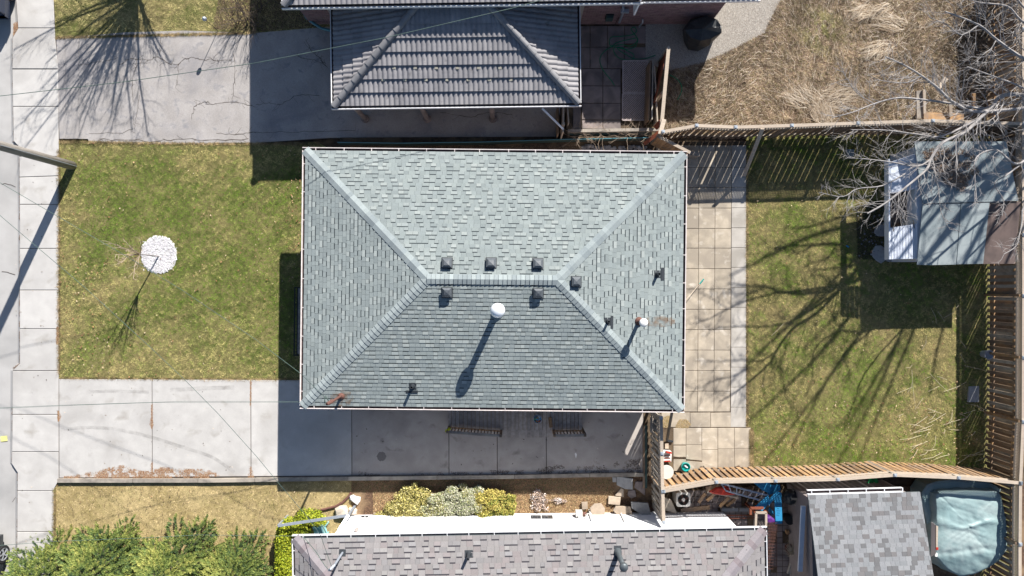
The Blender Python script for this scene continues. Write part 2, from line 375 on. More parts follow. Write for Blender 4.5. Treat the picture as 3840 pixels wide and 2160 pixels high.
s = MB(); s.prism([G(*p) for p in [(2420, -200), (3720, -200), (3720, 505), (2420, 505)]], -.12, -.006); struct('yard_ground', s, M['straw_base'])
s = MB(); s.prism([G(*p) for p in [(1320, 1800), (2445, 1787), (2445, 1945), (1320, 1945)]], -.12, -.004); struct('garden_bed', s, M['mulch'])
s = MB(); s.prism([G(*p) for p in [(1275, 512), (2480, 512), (2480, 640), (1275, 640)]], -.12, -.01); struct('side_strip', s, M['soil'])
# asphalt driveway of the upper house
s = MB(); top = [(297, 137), (466, 122), (689, 115), (958, 124), (1236, 100), (2100, 96), (2100, 512), (1236, 516), (960, 536), (596, 540), (335, 533), (330, 521), (297, 521)]
s.prism([G(*p) for p in top], -.12, .012); ad = struct('asphalt_driveway', s, M['asphalt'])
for xs in ((223, 244), (244, 296)):
    s = MB(); yt = 143 if xs[0] == 223 else 141
    s.slab([G(xs[0] + (-12 if xs[0] == 223 else 0), yt), G(xs[1], yt - 1), G(xs[1] + 1, 521), G(xs[0], 522)], -.05, .016, .006, .01); part('slab', s, M['asphalt'], ad)
def crack(pts, w=.012, jit=3.5, sub=5, br=.35, z=.0155):
    b = crack.b
    for p, q in zip(pts, pts[1:]):
        prev = p
        for i in range(1, sub + 1):
            t = i / sub; x = p[0] + (q[0] - p[0]) * t + (random.uniform(-jit, jit) if i < sub else 0); y = p[1] + (q[1] - p[1]) * t + (random.uniform(-jit, jit) if i < sub else 0)
            A, B_ = G(*prev, z), G(x, y, z)
            d = (B_ - A)
            if d.length > 1e-4:
                n_ = Vector((-d.y, d.x, 0)).normalized() * w * random.uniform(.35, .8); e = d.normalized() * .004
                b.add([A - n_ - e, B_ - n_ + e, B_ + n_ + e, A + n_ - e], [(0, 1, 2, 3)])
                if random.random() < br:
                    C_ = B_ + Vector((random.uniform(-.3, .3), random.uniform(-.3, .3), 0)); m_ = (B_ + C_) / 2 + Vector((random.uniform(-.05, .05), random.uniform(-.05, .05), 0))
                    for u, v in ((B_, m_), (m_, C_)):
                        d2 = v - u; n2 = Vector((-d2.y, d2.x, 0)).normalized() * w * .28; b.add([u - n2, v - n2, v + n2, u + n2], [(0, 1, 2, 3)])
            prev = (x, y)
crack.b = MB()
c0 = lambda *a: [K(0, 0, x, y) for x, y in a]
crack(c0((800, 660), (950, 630), (1100, 610), (1190, 580)), .01); crack(c0((1200, 650), (1320, 590), (1480, 605), (1600, 575), (1700, 640), (1790, 650), (1850, 600), (1930, 575), (2030, 600), (2140, 600), (2200, 620), (2330, 600)), .018)
crack(c0((1340, 640), (1480, 640)), .01); crack(c0((1370, 600), (1370, 690), (1340, 780), (1330, 900), (1345, 1030)), .013); crack(c0((1405, 960), (1380, 1140), (1365, 1240)), .011)
crack(c0((1350, 1170), (1355, 1300)), .009); crack(c0((1800, 650), (1800, 740), (1765, 880)), .012); crack(c0((1620, 400), (1625, 480), (1605, 545)), .009)
crack(c0((2350, 540), (2365, 700), (2350, 900), (2335, 1045)), .014); crack(c0((1930, 1200), (1950, 1090), (2000, 1050), (2090, 1020), (2140, 1055), (2300, 1030), (2440, 1040), (2570, 1080)), .015)
crack(c0((2180, 1345), (2400, 1350), (2576, 1335)), .02); crack(c0((900, 1345), (1200, 1340), (1340, 1300)), .013); crack(c0((1000, 1400), (1300, 1410), (1560, 1425), (1800, 1400), (2100, 1410), (2500, 1395)), .022, 5)
crack([K(1, 0, x, y) for x, y in ((0, 1050), (130, 1035), (270, 1048), (370, 980), (460, 950), (640, 965))], .014)
crack([K(1, 0, x, y) for x, y in ((500, 400), (560, 520), (640, 580), (720, 680))], .016, 4, 5, .9); crack([K(1, 0, x, y) for x, y in ((400, 560), (560, 600), (700, 640))], .013, 5, 5, .9)
crack([K(1, 0, x, y) for x, y in ((0, 1330), (300, 1330), (600, 1325), (1000, 1315))], .012); crack([K(1, 0, x, y) for x, y in ((1850, 1130), (2170, 1180), (2350, 1130), (2576, 1150))], .014)
part('crack', crack.b, M['crack'], ad, kind='stuff')
# concrete driveway of the middle house
s = MB(); s.prism([G(*p) for p in [(222, 1418), (2414, 1430), (2414, 1778), (222, 1794)]], -.12, .012); cd = struct('concrete_driveway', s, M['crack'])
jx = [222, 571, 941, 1319, 1683, 1864, 2048, 2411]
for a, c in zip(jx, jx[1:]):
    yt = lambda x: 1420 + (x - 222) * 10 / 2192; yb = lambda x: 1792 - (x - 222) * 17 / 2192
    s = MB(); s.slab([G(a, yt(a)), G(c, yt(c)), G(c + 1, yb(c)), G(a + 1, yb(a))], -.05, .034, .014, .012); part('slab', s, M['concrete' if a < 1300 else 'concrete_warm'], cd)
crack.b = MB(); crack([K(2, 1, x, y) for x, y in ((740, 1400), (850, 1390), (980, 1395), (1080, 1350), (1300, 1330))], .008, 3, 5, .3, .038); crack([K(2, 1, x, y) for x, y in ((1040, 1265), (1120, 1310), (980, 1395))], .007, 3, 5, .3, .038)
part('crack', crack.b, M['crack'], cd, kind='stuff')
def blotch(parent, c, r, m, z, name='stain', seed=0, ry=None):
    rr = random.Random(seed); b = MB(); n = 28
    b.add([G(c[0] + r * (1 + rr.uniform(-.14, .14)) * math.cos(2 * math.pi * i / n), c[1] + (ry or r) * (1 + rr.uniform(-.14, .14)) * math.sin(2 * math.pi * i / n), z) for i in range(n)], [tuple(range(n))[::-1]])
    return part(name, b, m, parent)
M['oil'] = mat('oil', (.16, .145, .135), (.20, .18, .17), 30, rough=.8)
blotch(cd, K(1, 3, 1265, 243), 17, M['oil'], .038)
# dirt and needle litter along joints & edge
def patchy(polys, thr=.42):
    """split litter into ragged drifts: keep only small cells that win a noisy draw"""
    out = []
    for p in polys:
        a = np.array([tuple(q)[:2] for q in p]); lo, hi = a.min(0), a.max(0); st = .07
        gx, gy = np.meshgrid(np.arange(lo[0], hi[0], st), np.arange(lo[1], hi[1], st)); q = np.stack([gx.ravel(), gy.ravel()], 1) + st / 2
        q = q[in_poly(q, a)] if len(q) else q
        if len(q) < 8: out.append(p); continue
        k = vnoise(q, 5.5, 4) * .7 + cellrand(q, .16, 8)[:, 0] * .5; q = q[k > thr]
        for c in q: r = st * RNG.uniform(.5, .9); out.append([(c[0] - r, c[1] - r), (c[0] + r, c[1] - r * .7), (c[0] + r * .8, c[1] + r), (c[0] - r * .7, c[1] + r)])
    return out
def litter(name, polys, n, cols, L=(.015, .05), W=(.008, .02), z=.02, parent=None, rise=(0, .25), thr=None):
    cols = np.array(cols)
    if thr is not None: polys = patchy(polys, thr)
    return blades(name, polys, n, L, W, M['blade'], lambda p: cols[RNG.integers(0, len(cols), len(p))] * RNG.uniform(.6, 1.25, (len(p), 1)), z, rise, parent)
rusty = [(.30, .145, .075), (.34, .20, .11), (.20, .10, .055), (.46, .34, .22)]
e = [(235, 1790), (300, 1780), (380, 1764), (420, 1750), (470, 1747), (520, 1762), (565, 1768), (600, 1755), (700, 1756), (760, 1762), (800, 1770), (830, 1784), (780, 1792), (500, 1792)]
litter('needle_litter', [[G(*p) for p in e]], 9000, rusty, z=.034, thr=.50); litter('needle_litter', [[G(*p) for p in e]], 1500, rusty, z=.034)
litter('needle_litter', [[G(*p) for p in [(566, 1740), (573, 1730), (580, 1790), (566, 1790)]], [G(*p) for p in [(569, 1520), (574, 1510), (576, 1600), (569, 1600)]], [G(*p) for p in [(566, 1568), (571, 1568), (577, 1590), (571, 1610), (563, 1590)]],
        [G(*p) for p in [(940, 1430), (945, 1430), (943, 1520), (938, 1520)]], [G(*p) for p in [(938, 1750), (944, 1750), (954, 1790), (930, 1790)]], [G(*p) for p in [(218, 1540), (224, 1540), (231, 1560), (226, 1580), (219, 1580)]], [G(*p) for p in [(215, 1225), (222, 1225), (220, 1290), (213, 1290)]]], 4200, rusty, z=.032)
litter('leaf_litter', [[G(*p) for p in [(48, 85), (66, 78), (70, 108), (50, 140), (46, 130)]], [G(*p) for p in [(50, 1385), (56, 1382), (76, 1366), (74, 1374), (52, 1392)]]], 1500, rusty, z=-.04)
dk = [(.05, .035, .025), (.09, .06, .04), (.12, .08, .05)]
litter('leaf_litter', [[G(*p) for p in [(1300, 1778), (1350, 1770), (1440, 1782), (1600, 1778), (1700, 1768), (2000, 1765), (2100, 1740), (2200, 1750), (2400, 1720), (2408, 1776), (1300, 1790)]]], 3500, dk, z=.035, thr=.62)
# timber edging along the driveway
te = thing('timber_edging', 'weathered grey landscape timbers edging the lower side of the concrete driveway', 'edging', G(222, 1800))
xs_ = [(222, 1799.5), (504, 1799.5), (748, 1799.5), (960, 1797), (1305, 1792), (1640, 1788), (1930, 1785), (2210, 1779), (2412, 1777)]
for (a, ya), (c, yc) in zip(xs_, xs_[1:]):
    s = MB(); j = random.uniform(-.01, .01); A = G(a, ya, .07 + j); B_ = G(c, yc, .07 + j); A.x += .01; B_.x -= .01
    s.beam(A, B_, .145, .13); part('timber', s, M['wood_grey'], te)

# grass
def lawncol(green, straw, sc, seed, dry=.35, extra=None):
    green, straw = np.array(green), np.array(straw)
    def f(p):
        n = vnoise(p, sc, seed) * .55 + vnoise(p, sc * 3.7, seed + 1) * .45
        cr = cellrand(p, .11, seed, 2); c2r = cellrand(p, .33, seed + 3, 1)
        t = np.clip((RNG.uniform(0, 1, len(p)) * .4 + cr[:, 0] * .5 + c2r[:, 0] * .25 + n - .75 - (.5 - dry)) * 1.9 + .1, 0, 1)
        if extra is not None: t = np.clip(t + extra(p), 0, 1)
        c = green * (1 - t[:, None]) + straw * t[:, None]
        return c * (RNG.uniform(.6, 1.3, len(p)) * (.5 + 1.0 * cr[:, 1] ** 1.3))[:, None]
    return f
fx0, fx1 = G(222, 0).x, G(1275, 0).x; fy0, fy1 = G(0, 1420).y, G(0, 535).y
def front_edge(p):
    d = np.minimum.reduce([p[:, 0] - fx0, fy1 - p[:, 1], p[:, 1] - fy0]); q1 = G(900, 1150); q2 = G(560, 760); q3 = G(950, 800)
    gr = sum(np.exp(-((p[:, 0] - q.x) ** 2 + (p[:, 1] - q.y) ** 2) / w_) for q, w_ in ((q1, 5.), (q2, 4.), (q3, 3.)))
    return np.clip(.50 - d * .42, 0, .5) - .30 * np.clip(gr, 0, 1)
blades('grass', [Lfront], 230000, (.035, .085), (.005, .011), M['blade'], lawncol((.125, .205, .022), (.46, .39, .16), .9, 1, .31, front_edge), 0, (.1, .8))
blades('grass', [Ltop], 80000, (.04, .09), (.006, .012), M['blade'], lawncol((.17, .19, .05), (.52, .44, .20), 1.2, 5, .55), 0, (.1, .8))
blades('grass', [Lbot], 110000, (.03, .07), (.006, .012), M['blade'], lawncol((.22, .21, .07), (.54, .42, .23), 1.2, 9, .66), 0, (.05, .5))
def bright_patch(p):
    r = np.zeros(len(p))
    for (x, y, s) in ((3180, 1480, 1.0), (3260, 1370, .8), (3120, 1620, 1.3), (3300, 1720, 1.2), (2860, 1560, .5), (2960, 820, .6), (3560, 1700, 1), (3100, 1560, .7), (2900, 1000, .7)):
        q = G(x, y); r += np.exp(-((p[:, 0] - q.x) ** 2 + (p[:, 1] - q.y) ** 2) / (s * s))
    return -np.clip(r, 0, 1) * .55
blades('grass', [Lback], 260000, (.035, .085), (.005, .011), M['blade'], lawncol((.135, .24, .018), (.43, .35, .15), 1.0, 21, .55, bright_patch), 0, (.1, .8))
# tufts overhanging the pavement edge
eg = [[G(*p) for p in q] for q in ([(218, 560), (226, 560), (226, 1400), (218, 1400)], [(225, 1414), (1280, 1422), (1280, 1429), (225, 1421)], [(208, 138), (960, 120), (960, 128), (208, 146)], [(203, 1832), (209, 1832), (208, 2300), (200, 2300)], [(2796, 560), (2804, 560), (2806, 1600), (2798, 1600)], [(2812, 1610), (2822, 1610), (2822, 1765), (2812, 1765)], [(225, 527), (700, 536), (1200, 535), (1200, 545), (225, 537)])]
blades('grass_edge', eg, 30000, (.04, .13), (.006, .013), M['blade'], lawncol((.12, .12, .04), (.34, .25, .13), 1.5, 31, .6), .02, (.1, .6))
# fallen leaves on lawns
lc = np.array([(.30, .15, .08), (.42, .27, .15), (.55, .42, .28), (.22, .11, .06)])
def leaves(name, polys, n, size, m=None, z=.06, parent=None):
    pts = np.concatenate([sample_poly(p, n // len(polys)) for p in polys]); N = len(pts)
    a = RNG.uniform(0, 6.28, N); s = RNG.uniform(size[0], size[1], N); v = np.zeros((N, 4, 3))
    for k, (dx, dy) in enumerate(((-1, 0), (0, -.6), (1, 0), (0, .6))):
        v[:, k, 0] = pts[:, 0] + s * (dx * np.cos(a) - dy * np.sin(a)); v[:, k, 1] = pts[:, 1] + s * (dx * np.sin(a) + dy * np.cos(a)); v[:, k, 2] = z + RNG.uniform(-.5, 1, N) * s * .5
    return np_mesh(name, v, lc[RNG.integers(0, 4, N)] * RNG.uniform(.7, 1.2, (N, 1)), M['blade'], 'stuff', parent)
leaves('fallen_leaves', [Lfront], 420, (.018, .042)); leaves('fallen_leaves', [Lback], 420, (.018, .04)); leaves('fallen_leaves', [Lbot], 500, (.015, .03), z=.05)
leaves('fallen_leaves', [[G(1085, 560), G(1200, 560), G(1200, 1100), G(1085, 1100)], [G(225, 950), G(420, 950), G(420, 1400), G(225, 1400)]], 260, (.02, .045))
leaves('fallen_leaves', [[G(2860, 1500), G(3600, 1500), G(3700, 1745), G(2820, 1745)]], 320, (.02, .04))

# upper yard: tall dry grass
DRY = [G(*p) for p in [(2500, 505), (2480, 330), (2500, 262), (2560, 262), (2640, 248), (2750, 200), (2885, 132), (2895, 90), (2935, 0), (2960, -200), (3712, -200), (3712, 505)]]
def drycol(p):
    n = vnoise(p, 1.6, 77); c = np.array([(.25, .175, .12), (.37, .28, .185), (.14, .09, .068), (.19, .175, .06), (.50, .41, .30)])[RNG.choice(5, len(p), p=[.28, .22, .28, .12, .10])]; gq = G(3080, 110); gg = np.exp(-((p[:, 0] - gq.x) ** 2 + (p[:, 1] - gq.y) ** 2) / .6)[:, None] * .55 * (vnoise(p, 4., 5) > .5)[:, None]; c = c * (1 - gg) + np.array([(.26, .29, .07)]) * gg
    return c * (0.6 + .7 * n)[:, None] * RNG.uniform(.6, 1.3, (len(p), 1)) * (.55 + .95 * cellrand(p, .14, 3)) * 1.12
blades('dry_grass', [DRY], 230000, (.05, .16), (.006, .014), M['blade'], drycol, 0, (.02, .7))
def straw_ang(p): return 2.6 + 1.2 * np.sin(p[:, 0] * .9) + RNG.normal(0, .5, len(p))
def strawcol(p): return np.array([(.60, .50, .38), (.46, .35, .24), (.68, .59, .48)])[RNG.integers(0, 3, len(p))] * RNG.uniform(.55, 1.15, (len(p), 1))
blades('dry_grass', [[G(*p) for p in [(2490, 270), (2560, 275), (2650, 252), (2755, 205), (2890, 135), (2902, 90), (2940, 0), (2930, -5), (2884, 84), (2868, 122), (2740, 190), (2630, 238), (2560, 255)]]], 4500, (.05, .16), (.006, .014), M['blade'], drycol, .01, (.02, .6))
blades('dry_grass', [DRY], 3800, (.2, .5), (.006, .012), M['blade'], strawcol, .05, (.02, .35), ang=straw_ang)
def clump(c, r, n, a0, L=(.35, .8), sp=.35):
    q = G(*c); poly = [q + Vector((r * math.cos(t), r * .6 * math.sin(t), 0)) for t in np.linspace(0, 6.28, 9)[:-1]]
    blades('dry_grass', [poly], n, L, (.008, .018), M['blade'], strawcol, .08, (.05, .35), ang=lambda p: a0 + RNG.normal(0, sp, len(p)))
clump(K(3, 0, 1000, 110), .5, 130, 3.6); clump(K(3, 0, 1180, 70), .3, 60, 3.7); clump(K(3, 0, 1130, 480), .55, 160, 3.75); clump(K(3, 0, 560, 1190), .5, 220, 2.0); clump(K(3, 0, 380, 1000), .7, 200, 2.6); clump(K(3, 0, 640, 1000), .8, 220, .4, sp=.5); clump(K(3, 0, 1250, 250), .6, 140, 2.8)
# broken reed stalks on the back lawn
st = [((1290, 1060, 1440, 990)), ((1395, 1050, 1430, 945)), ((1440, 820, 1470, 1220)), ((1630, 195, 1680, 360)), ((1760, 300, 1900, 170)), ((1540, 620, 1575, 480)), ((1605, 1040, 1710, 980)), ((1620, 860, 1820, 1060)), ((1760, 1040, 1980, 940)), ((1600, 1210, 1730, 1260)), ((1845, 1250, 1840, 1400)), ((1780, 1380, 1830, 1300)), ((1470, 1220, 1545, 1100)), ((1290, 1300, 1350, 1260)), ((1970, 780, 2260, 850)), ((1930, 660, 1970, 750)), ((30, 480, 145, 355)), ((1700, 235, 1760, 340)), ((1565, 920, 1610, 890)), ((1690, 890, 1780, 920)), ((2100, 1190, 2270, 1370)), ((1925, 530, 1975, 610)), ((1380, 800, 1435, 770))]
for i in range(34):
    x, y = random.uniform(1500, 2200), random.uniform(1200, 1700); a = random.gauss(2.6, .5); L_ = random.uniform(80, 260); st.append((x, y, x + L_ * math.cos(a), y + L_ * math.sin(a) * .7))
b = MB()
for s4 in st:
    A, C_ = KG(3, 2, s4[0], s4[1], .05), KG(3, 2, s4[2], s4[3], .12); mid = (A + C_) / 2 + Vector((random.uniform(-.08, .08), random.uniform(-.06, .06), .04)); b.tube([A, mid, C_], [.007, .007, .004], 4)
M['reed'] = mat('reed', (.62, .54, .42), (.48, .40, .28), 9)
struct('reed_stalks', b, M['reed'], 'stuff')

# crushed-stone patio and the pavers behind the upper house
GP = [G(*p) for p in [(2421, 60), (2940, -60), (2935, 0), (2895, 90), (2885, 132), (2750, 200), (2640, 248), (2560, 268), (2500, 265), (2421, 232)]]
s = MB(); s.prism(GP, -.12, .004); struct('gravel_patio', s, M['gravel_bed'])
def gcol(p): return np.array([(.50, .46, .41), (.40, .36, .32), (.56, .52, .47), (.30, .27, .24)])[RNG.integers(0, 4, len(p))] * RNG.uniform(.7, 1.1, (len(p), 1))
blades('gravel', [GP], 60000, (.015, .035), (.012, .03), M['blade'], gcol, .004, (0, .5))
s = MB(); s.prism([G(*p) for p in [(2095, 60), (2421, 60), (2421, 500), (2095, 500)]], -.12, -.004); up = struct('patio', s, M['soil'])
kx = lambda a, c: [K(2, 0, x, 0)[0] for x in (a, c)]
def pv(parent, c, r, x0, y0, x1, y1, m, z=.03, col_=None, gap=.012):
    a, b_ = K(c, r, x0, y0), K(c, r, x1, y1); s = MB(); t = random.uniform(-.004, .004)
    s.slab([G(a[0], a[1]), G(b_[0], a[1] + random.uniform(-.8, .8)), G(b_[0], b_[1]), G(a[0], b_[1] + random.uniform(-.8, .8))], -.03, z + t, gap, .01); return part('paver', s, M[m], parent)
for (x0, x1) in ((440, 785), (785, 960), (960, 1130), (1130, 1345)):
    for (y0, y1) in ((262, 475), (475, 690)): pv(up, 2, 0, x0, y0, x1, y1 if x1 < 1300 else (440 if y0 == 262 else 615), 'paver_dark')
for (y0, y1) in ((692, 866), (866, 1040), (1040, 1208), (1210, 1300)):
    for (x0, x1) in ((700, 913), (913, 1095)): pv(up, 2, 0, x0, y0, x1, y1, 'paver_dark')
pv(up, 2, 0, 610, 1040, 695, 1300, 'paver_dark')
# walkway behind the middle house
s = MB(); s.prism([G(*p) for p in [(2456, 530), (2798, 530), (2802, 1600), (2816, 1602), (2820, 1768), (2524, 1768), (2456, 1640)]], -.12, .008); wk = struct('walkway', s, M['soil'])
cols_ = [(2560 - 100, 2621), (2621, 2682), (2682, 2743)]; ry = [545, 628, 703, 781, 857, 931, 1008, 1084, 1160, 1236, 1313, 1389, 1467, 1544]
def pvs(parent, q, m, z=.03, gap=.007, name='paver'):
    s = MB(); s.slab([G(*p) for p in q], -.03, z + random.uniform(-.004, .004), gap, .01); return part(name, s, M[m], parent)
for x0, x1 in cols_:
    for y0, y1 in zip(ry, ry[1:]):
        o = -(y0 - 545) * .006; o2 = -(y1 - 545) * .006; pvs(wk, [(x0 + o, y0), (x1 + o, y0 + .5), (x1 + o2, y1), (x0 + o2, y1)], 'paver_tan')
ry2 = [545, 628, 703, 780, 855, 929, 1003, 1078, 1153, 1227, 1302, 1377, 1452, 1527, 1602]
for y0, y1 in zip(ry2, ry2[1:]): pvs(wk, [(2743 - (y0 - 545) * .004, y0), (2798, y0), (2798, y1), (2743 - (y1 - 545) * .004, y1)], 'paver_pale')
for x0, x1 in ((2479, 2587), (2587, 2664), (2664, 2740)): pvs(wk, [(x0, 1547), (x1, 1546), (x1, 1602), (x0, 1602)], 'paver_tan')
PX = [2524, 2572, 2631, 2691, 2753, 2815]
for i, (x0, x1) in enumerate(zip(PX, PX[1:])):
    yy = [1604, 1668, 1768] if i < 2 else ([1604, 1686, 1762] if i == 2 else [1604, 1683, 1764] if i == 3 else [1604, 1681, 1755])
    for y0, y1 in zip(yy, yy[1:]):
        if i == 1 and y1 > 1700: pvs(wk, [(x0, y0), (x1, y0), (x1 + 1, 1728), (x0, 1722)], 'paver_tan'); pvs(wk, [(x0, 1727), (x1 + 1, 1732), (2688, 1752), (2688, 1762), (x0, 1766)], 'paver_tan')
        elif i == 0 and y1 > 1700: pvs(wk, [(x0, 1670), (x1, 1670), (x1, 1718), (x0, 1712)], 'paver_tan'); pvs(wk, [(x0, 1720), (x1, 1722), (x1, 1768), (x0, 1766)], 'paver_tan')
        elif i == 2 and y1 > 1700: pvs(wk, [(x0, y0), (x1, y0), (x1, y1), (x0 + 20, y1), (x0, y1 - 22)], 'paver_tan')
        else: pvs(wk, [(x0, y0), (x1, y0), (x1 + (1 if y1 > 1700 else 0), y1), (x0, y1)], 'paver_tan')
litter('leaf_litter', [[KG(2, 2, *p) for p in q] for q in ([(1640, 1400), (1680, 1320), (1760, 1320), (1800, 1370), (1770, 1410)], [(1500, 1400), (1520, 1300), (1590, 1280), (1590, 1400)])], 1800, [(.35, .24, .13), (.5, .38, .22), (.25, .2, .08)], z=.035)
litter('leaf_litter', [[KG(2, 3, *p) for p in q] for q in ([(1620, 255), (1745, 250), (1745, 262), (1620, 268)], [(1890, 345), (1930, 340), (1975, 385), (1960, 430), (1900, 420)], [(2200, 360), (2280, 335), (2330, 380), (2200, 385)])], 1400, dk, z=.036)
# litter in the garden bed
litter('leaf_litter', [[G(*p) for p in [(1400, 1842), (2300, 1842), (2300, 1925), (1400, 1925)]]], 22000, [(.42, .27, .14), (.30, .17, .09), (.5, .36, .2), (.22, .17, .08), (.16, .09, .05)], (.03, .08), (.012, .03), 0)
litter('leaf_litter', [[G(*p) for p in [(1320, 1802), (2300, 1795), (2300, 1845), (1320, 1845)]]], 14000, [(.20, .13, .08), (.12, .08, .05), (.28, .15, .08), (.12, .12, .05)], (.03, .08), (.012, .03), 0)
litter('leaf_litter', [[G(*p) for p in [(1275, 545), (2430, 545), (2430, 600), (1275, 600)]]], 9000, dk + [(.25, .18, .12)], (.02, .06), (.01, .025), -.01)
b = MB()
for i in range(240):
    x, y = random.uniform(2180, 2440), random.uniform(548, 600); r = random.uniform(.03, .10) ; q = G(x, y, r * .2); a = random.uniform(0, 3)
    v = random.uniform(.18, .42); b.lathe(q, [(r * .2, -r * .3), (r, 0), (r * .8, r * .45), (r * .2, r * .6)], 6, (v, v * .96, v * .94))
struct('rubble', b, M['stone'], 'stuff')
# gravel circle round the sapling
b = MB(); cc = G(596, 955); n = 5200
pts = []
while len(pts) < n:
    x, y = random.uniform(-1, 1), random.uniform(-1, 1)
    if x * x + y * y < random.uniform(.80, 1.06) or (random.random() < .004): pts.append((cc.x + x * .715, cc.y + y * .75))
V = np.zeros((n * 4, 3, 3)); C4 = np.zeros((n * 4, 3))
for i, (x, y) in enumerate(pts):
    r = random.uniform(.015, .04); a = random.uniform(0, 6.3); cs = [(x + r * math.cos(a + k * 1.57) * random.uniform(.7, 1.3), y + r * math.sin(a + k * 1.57) * random.uniform(.7, 1.3), .0) for k in range(4)]
    ap = (x + random.uniform(-.4, .4) * r, y + random.uniform(-.4, .4) * r, r * random.uniform(.6, 1.3) + .015); c = random.uniform(.6, .92)
    for k in range(4): V[i * 4 + k] = (cs[k], cs[(k + 1) % 4], ap); C4[i * 4 + k] = (c, c * .98, c * random.uniform(.97, 1.04))
np_mesh('gravel', V, C4, M['stone'], 'stuff')

# darker curved tyre marks and specks on the pavings
M['tyre_mark'] = None
def soft(name, c, s_, lo, hi, amax=.5):
    m = mat(name, c, c, 20, rough=.95); n, l = m.node_tree.nodes, m.node_tree.links
    t = n.new('ShaderNodeTexNoise'); t.inputs['Scale'].default_value = s_; t.inputs['Detail'].default_value = 7
    g2 = n.new('ShaderNodeNewGeometry'); l.new(g2.outputs['Position'], t.inputs['Vector'])
    r = n.new('ShaderNodeMapRange'); r.inputs['From Min'].default_value = lo; r.inputs['From Max'].default_value = hi; r.inputs['To Max'].default_value = amax; l.new(t.outputs['Fac'], r.inputs['Value'])
    l.new(r.outputs[0], n['Principled BSDF'].inputs['Alpha']); return m
M['tyre_mark'] = soft('tyre_mark', (.22, .21, .20), 4, .3, .8, .30)
def ribbon(pts, w, m, z=.039, name='tyre_mark', parent=None):
    q = [G(*p, z) for p in pts]; ps = []
    for i in range(len(q) - 1):
        p0, p1, p2, p3 = q[max(i - 1, 0)], q[i], q[i + 1], q[min(i + 2, len(q) - 1)]
        for k in range(5): t_ = k / 5; ps.append(.5 * ((2 * p1) + (p2 - p0) * t_ + (2 * p0 - 5 * p1 + 4 * p2 - p3) * t_ ** 2 + (3 * p1 - p0 - 3 * p2 + p3) * t_ ** 3))
    ps.append(q[-1]); b = MB(); vs = []
    for i, p in enumerate(ps):
        d = ps[min(i + 1, len(ps) - 1)] - ps[max(i - 1, 0)]; n_ = Vector((-d.y, d.x, 0)).normalized() * w / 2; vs += [p - n_, p + n_]
    b.add(vs, [(2 * i, 2 * i + 2, 2 * i + 3, 2 * i + 1) for i in range(len(ps) - 1)]); return part(name, b, m, parent)
ribbon([(230, 1612), (330, 1602), (440, 1610), (560, 1636), (700, 1680), (800, 1715), (880, 1770)], .13, M['tyre_mark'], parent=cd)
ribbon([(640, 1462), (760, 1456), (880, 1452)], .16, M['tyre_mark'], parent=cd); ribbon([(330, 1470), (420, 1466), (560, 1470)], .12, M['tyre_mark'], parent=cd)
b = MB()
for i in range(150):
    x, y = random.choice(((random.uniform(230, 930), random.uniform(1430, 1770)), (random.uniform(60, 215), random.uniform(580, 2150)), (random.uniform(1320, 2380), random.uniform(1560, 1760)))); r = random.uniform(.008, .028); q = G(x, y, .038); a = random.uniform(0, 3); v = random.choice((.05, .1, .25, .6)); b.fr(q, (r * math.cos(a), r * math.sin(a), 0), (-r * .5 * math.sin(a), r * .5 * math.cos(a), 0), (0, 0, .003), (v, v * .85, v * .7))
struct('debris', b, M['blade'], 'stuff')
# sunken seam under the timber and scattered twigs on the brown lawn
b = MB()
for i in range(260):
    x, y = random.choice(((random.uniform(230, 1250), random.uniform(1815, 1950)), (random.uniform(230, 1100), random.uniform(560, 1400)), (random.uniform(2810, 3690), random.uniform(560, 1750)))); q = G(x, y, .05); a = random.uniform(0, 6.3); L_ = random.uniform(.03, .12); b.beam(q, q + Vector((L_ * math.cos(a), L_ * math.sin(a), .01)), .006, .006, random.choice(((.1, .06, .04), (.3, .22, .14), (.06, .04, .03))))
struct('fallen_twigs', b, M['blade'], 'stuff')

lb = [p for p in Lbot]; dlc = lc.copy(); lc = np.array([(.10, .06, .04), (.16, .10, .06), (.07, .05, .04), (.24, .16, .10)]); leaves('fallen_leaves', [lb], 1500, (.012, .028), z=.05); lc = dlc
seam = []
for (x1, y1), (x2, y2) in zip(street_edge[1:], street_edge[2:]):
    n = max(1, int(abs(y2 - y1) / 40))
    for k in range(n):
        if random.random() < .85:
            ya, yb = y1 + (y2 - y1) * k / n, y1 + (y2 - y1) * (k + random.uniform(.5, 1)) / n; xa, xb = x1 + (x2 - x1) * k / n, x1 + (x2 - x1) * (k + 1) / n; w_ = random.uniform(2, 5); seam.append([G(xa - w_, ya), G(xa + 1.5, ya), G(xb + 1.5, yb + .1), G(xb - w_, yb + .1)])
litter('seam_dirt', seam, 6000, [(.16, .11, .08), (.22, .15, .11), (.10, .08, .06), (.3, .18, .12)], z=-.03)
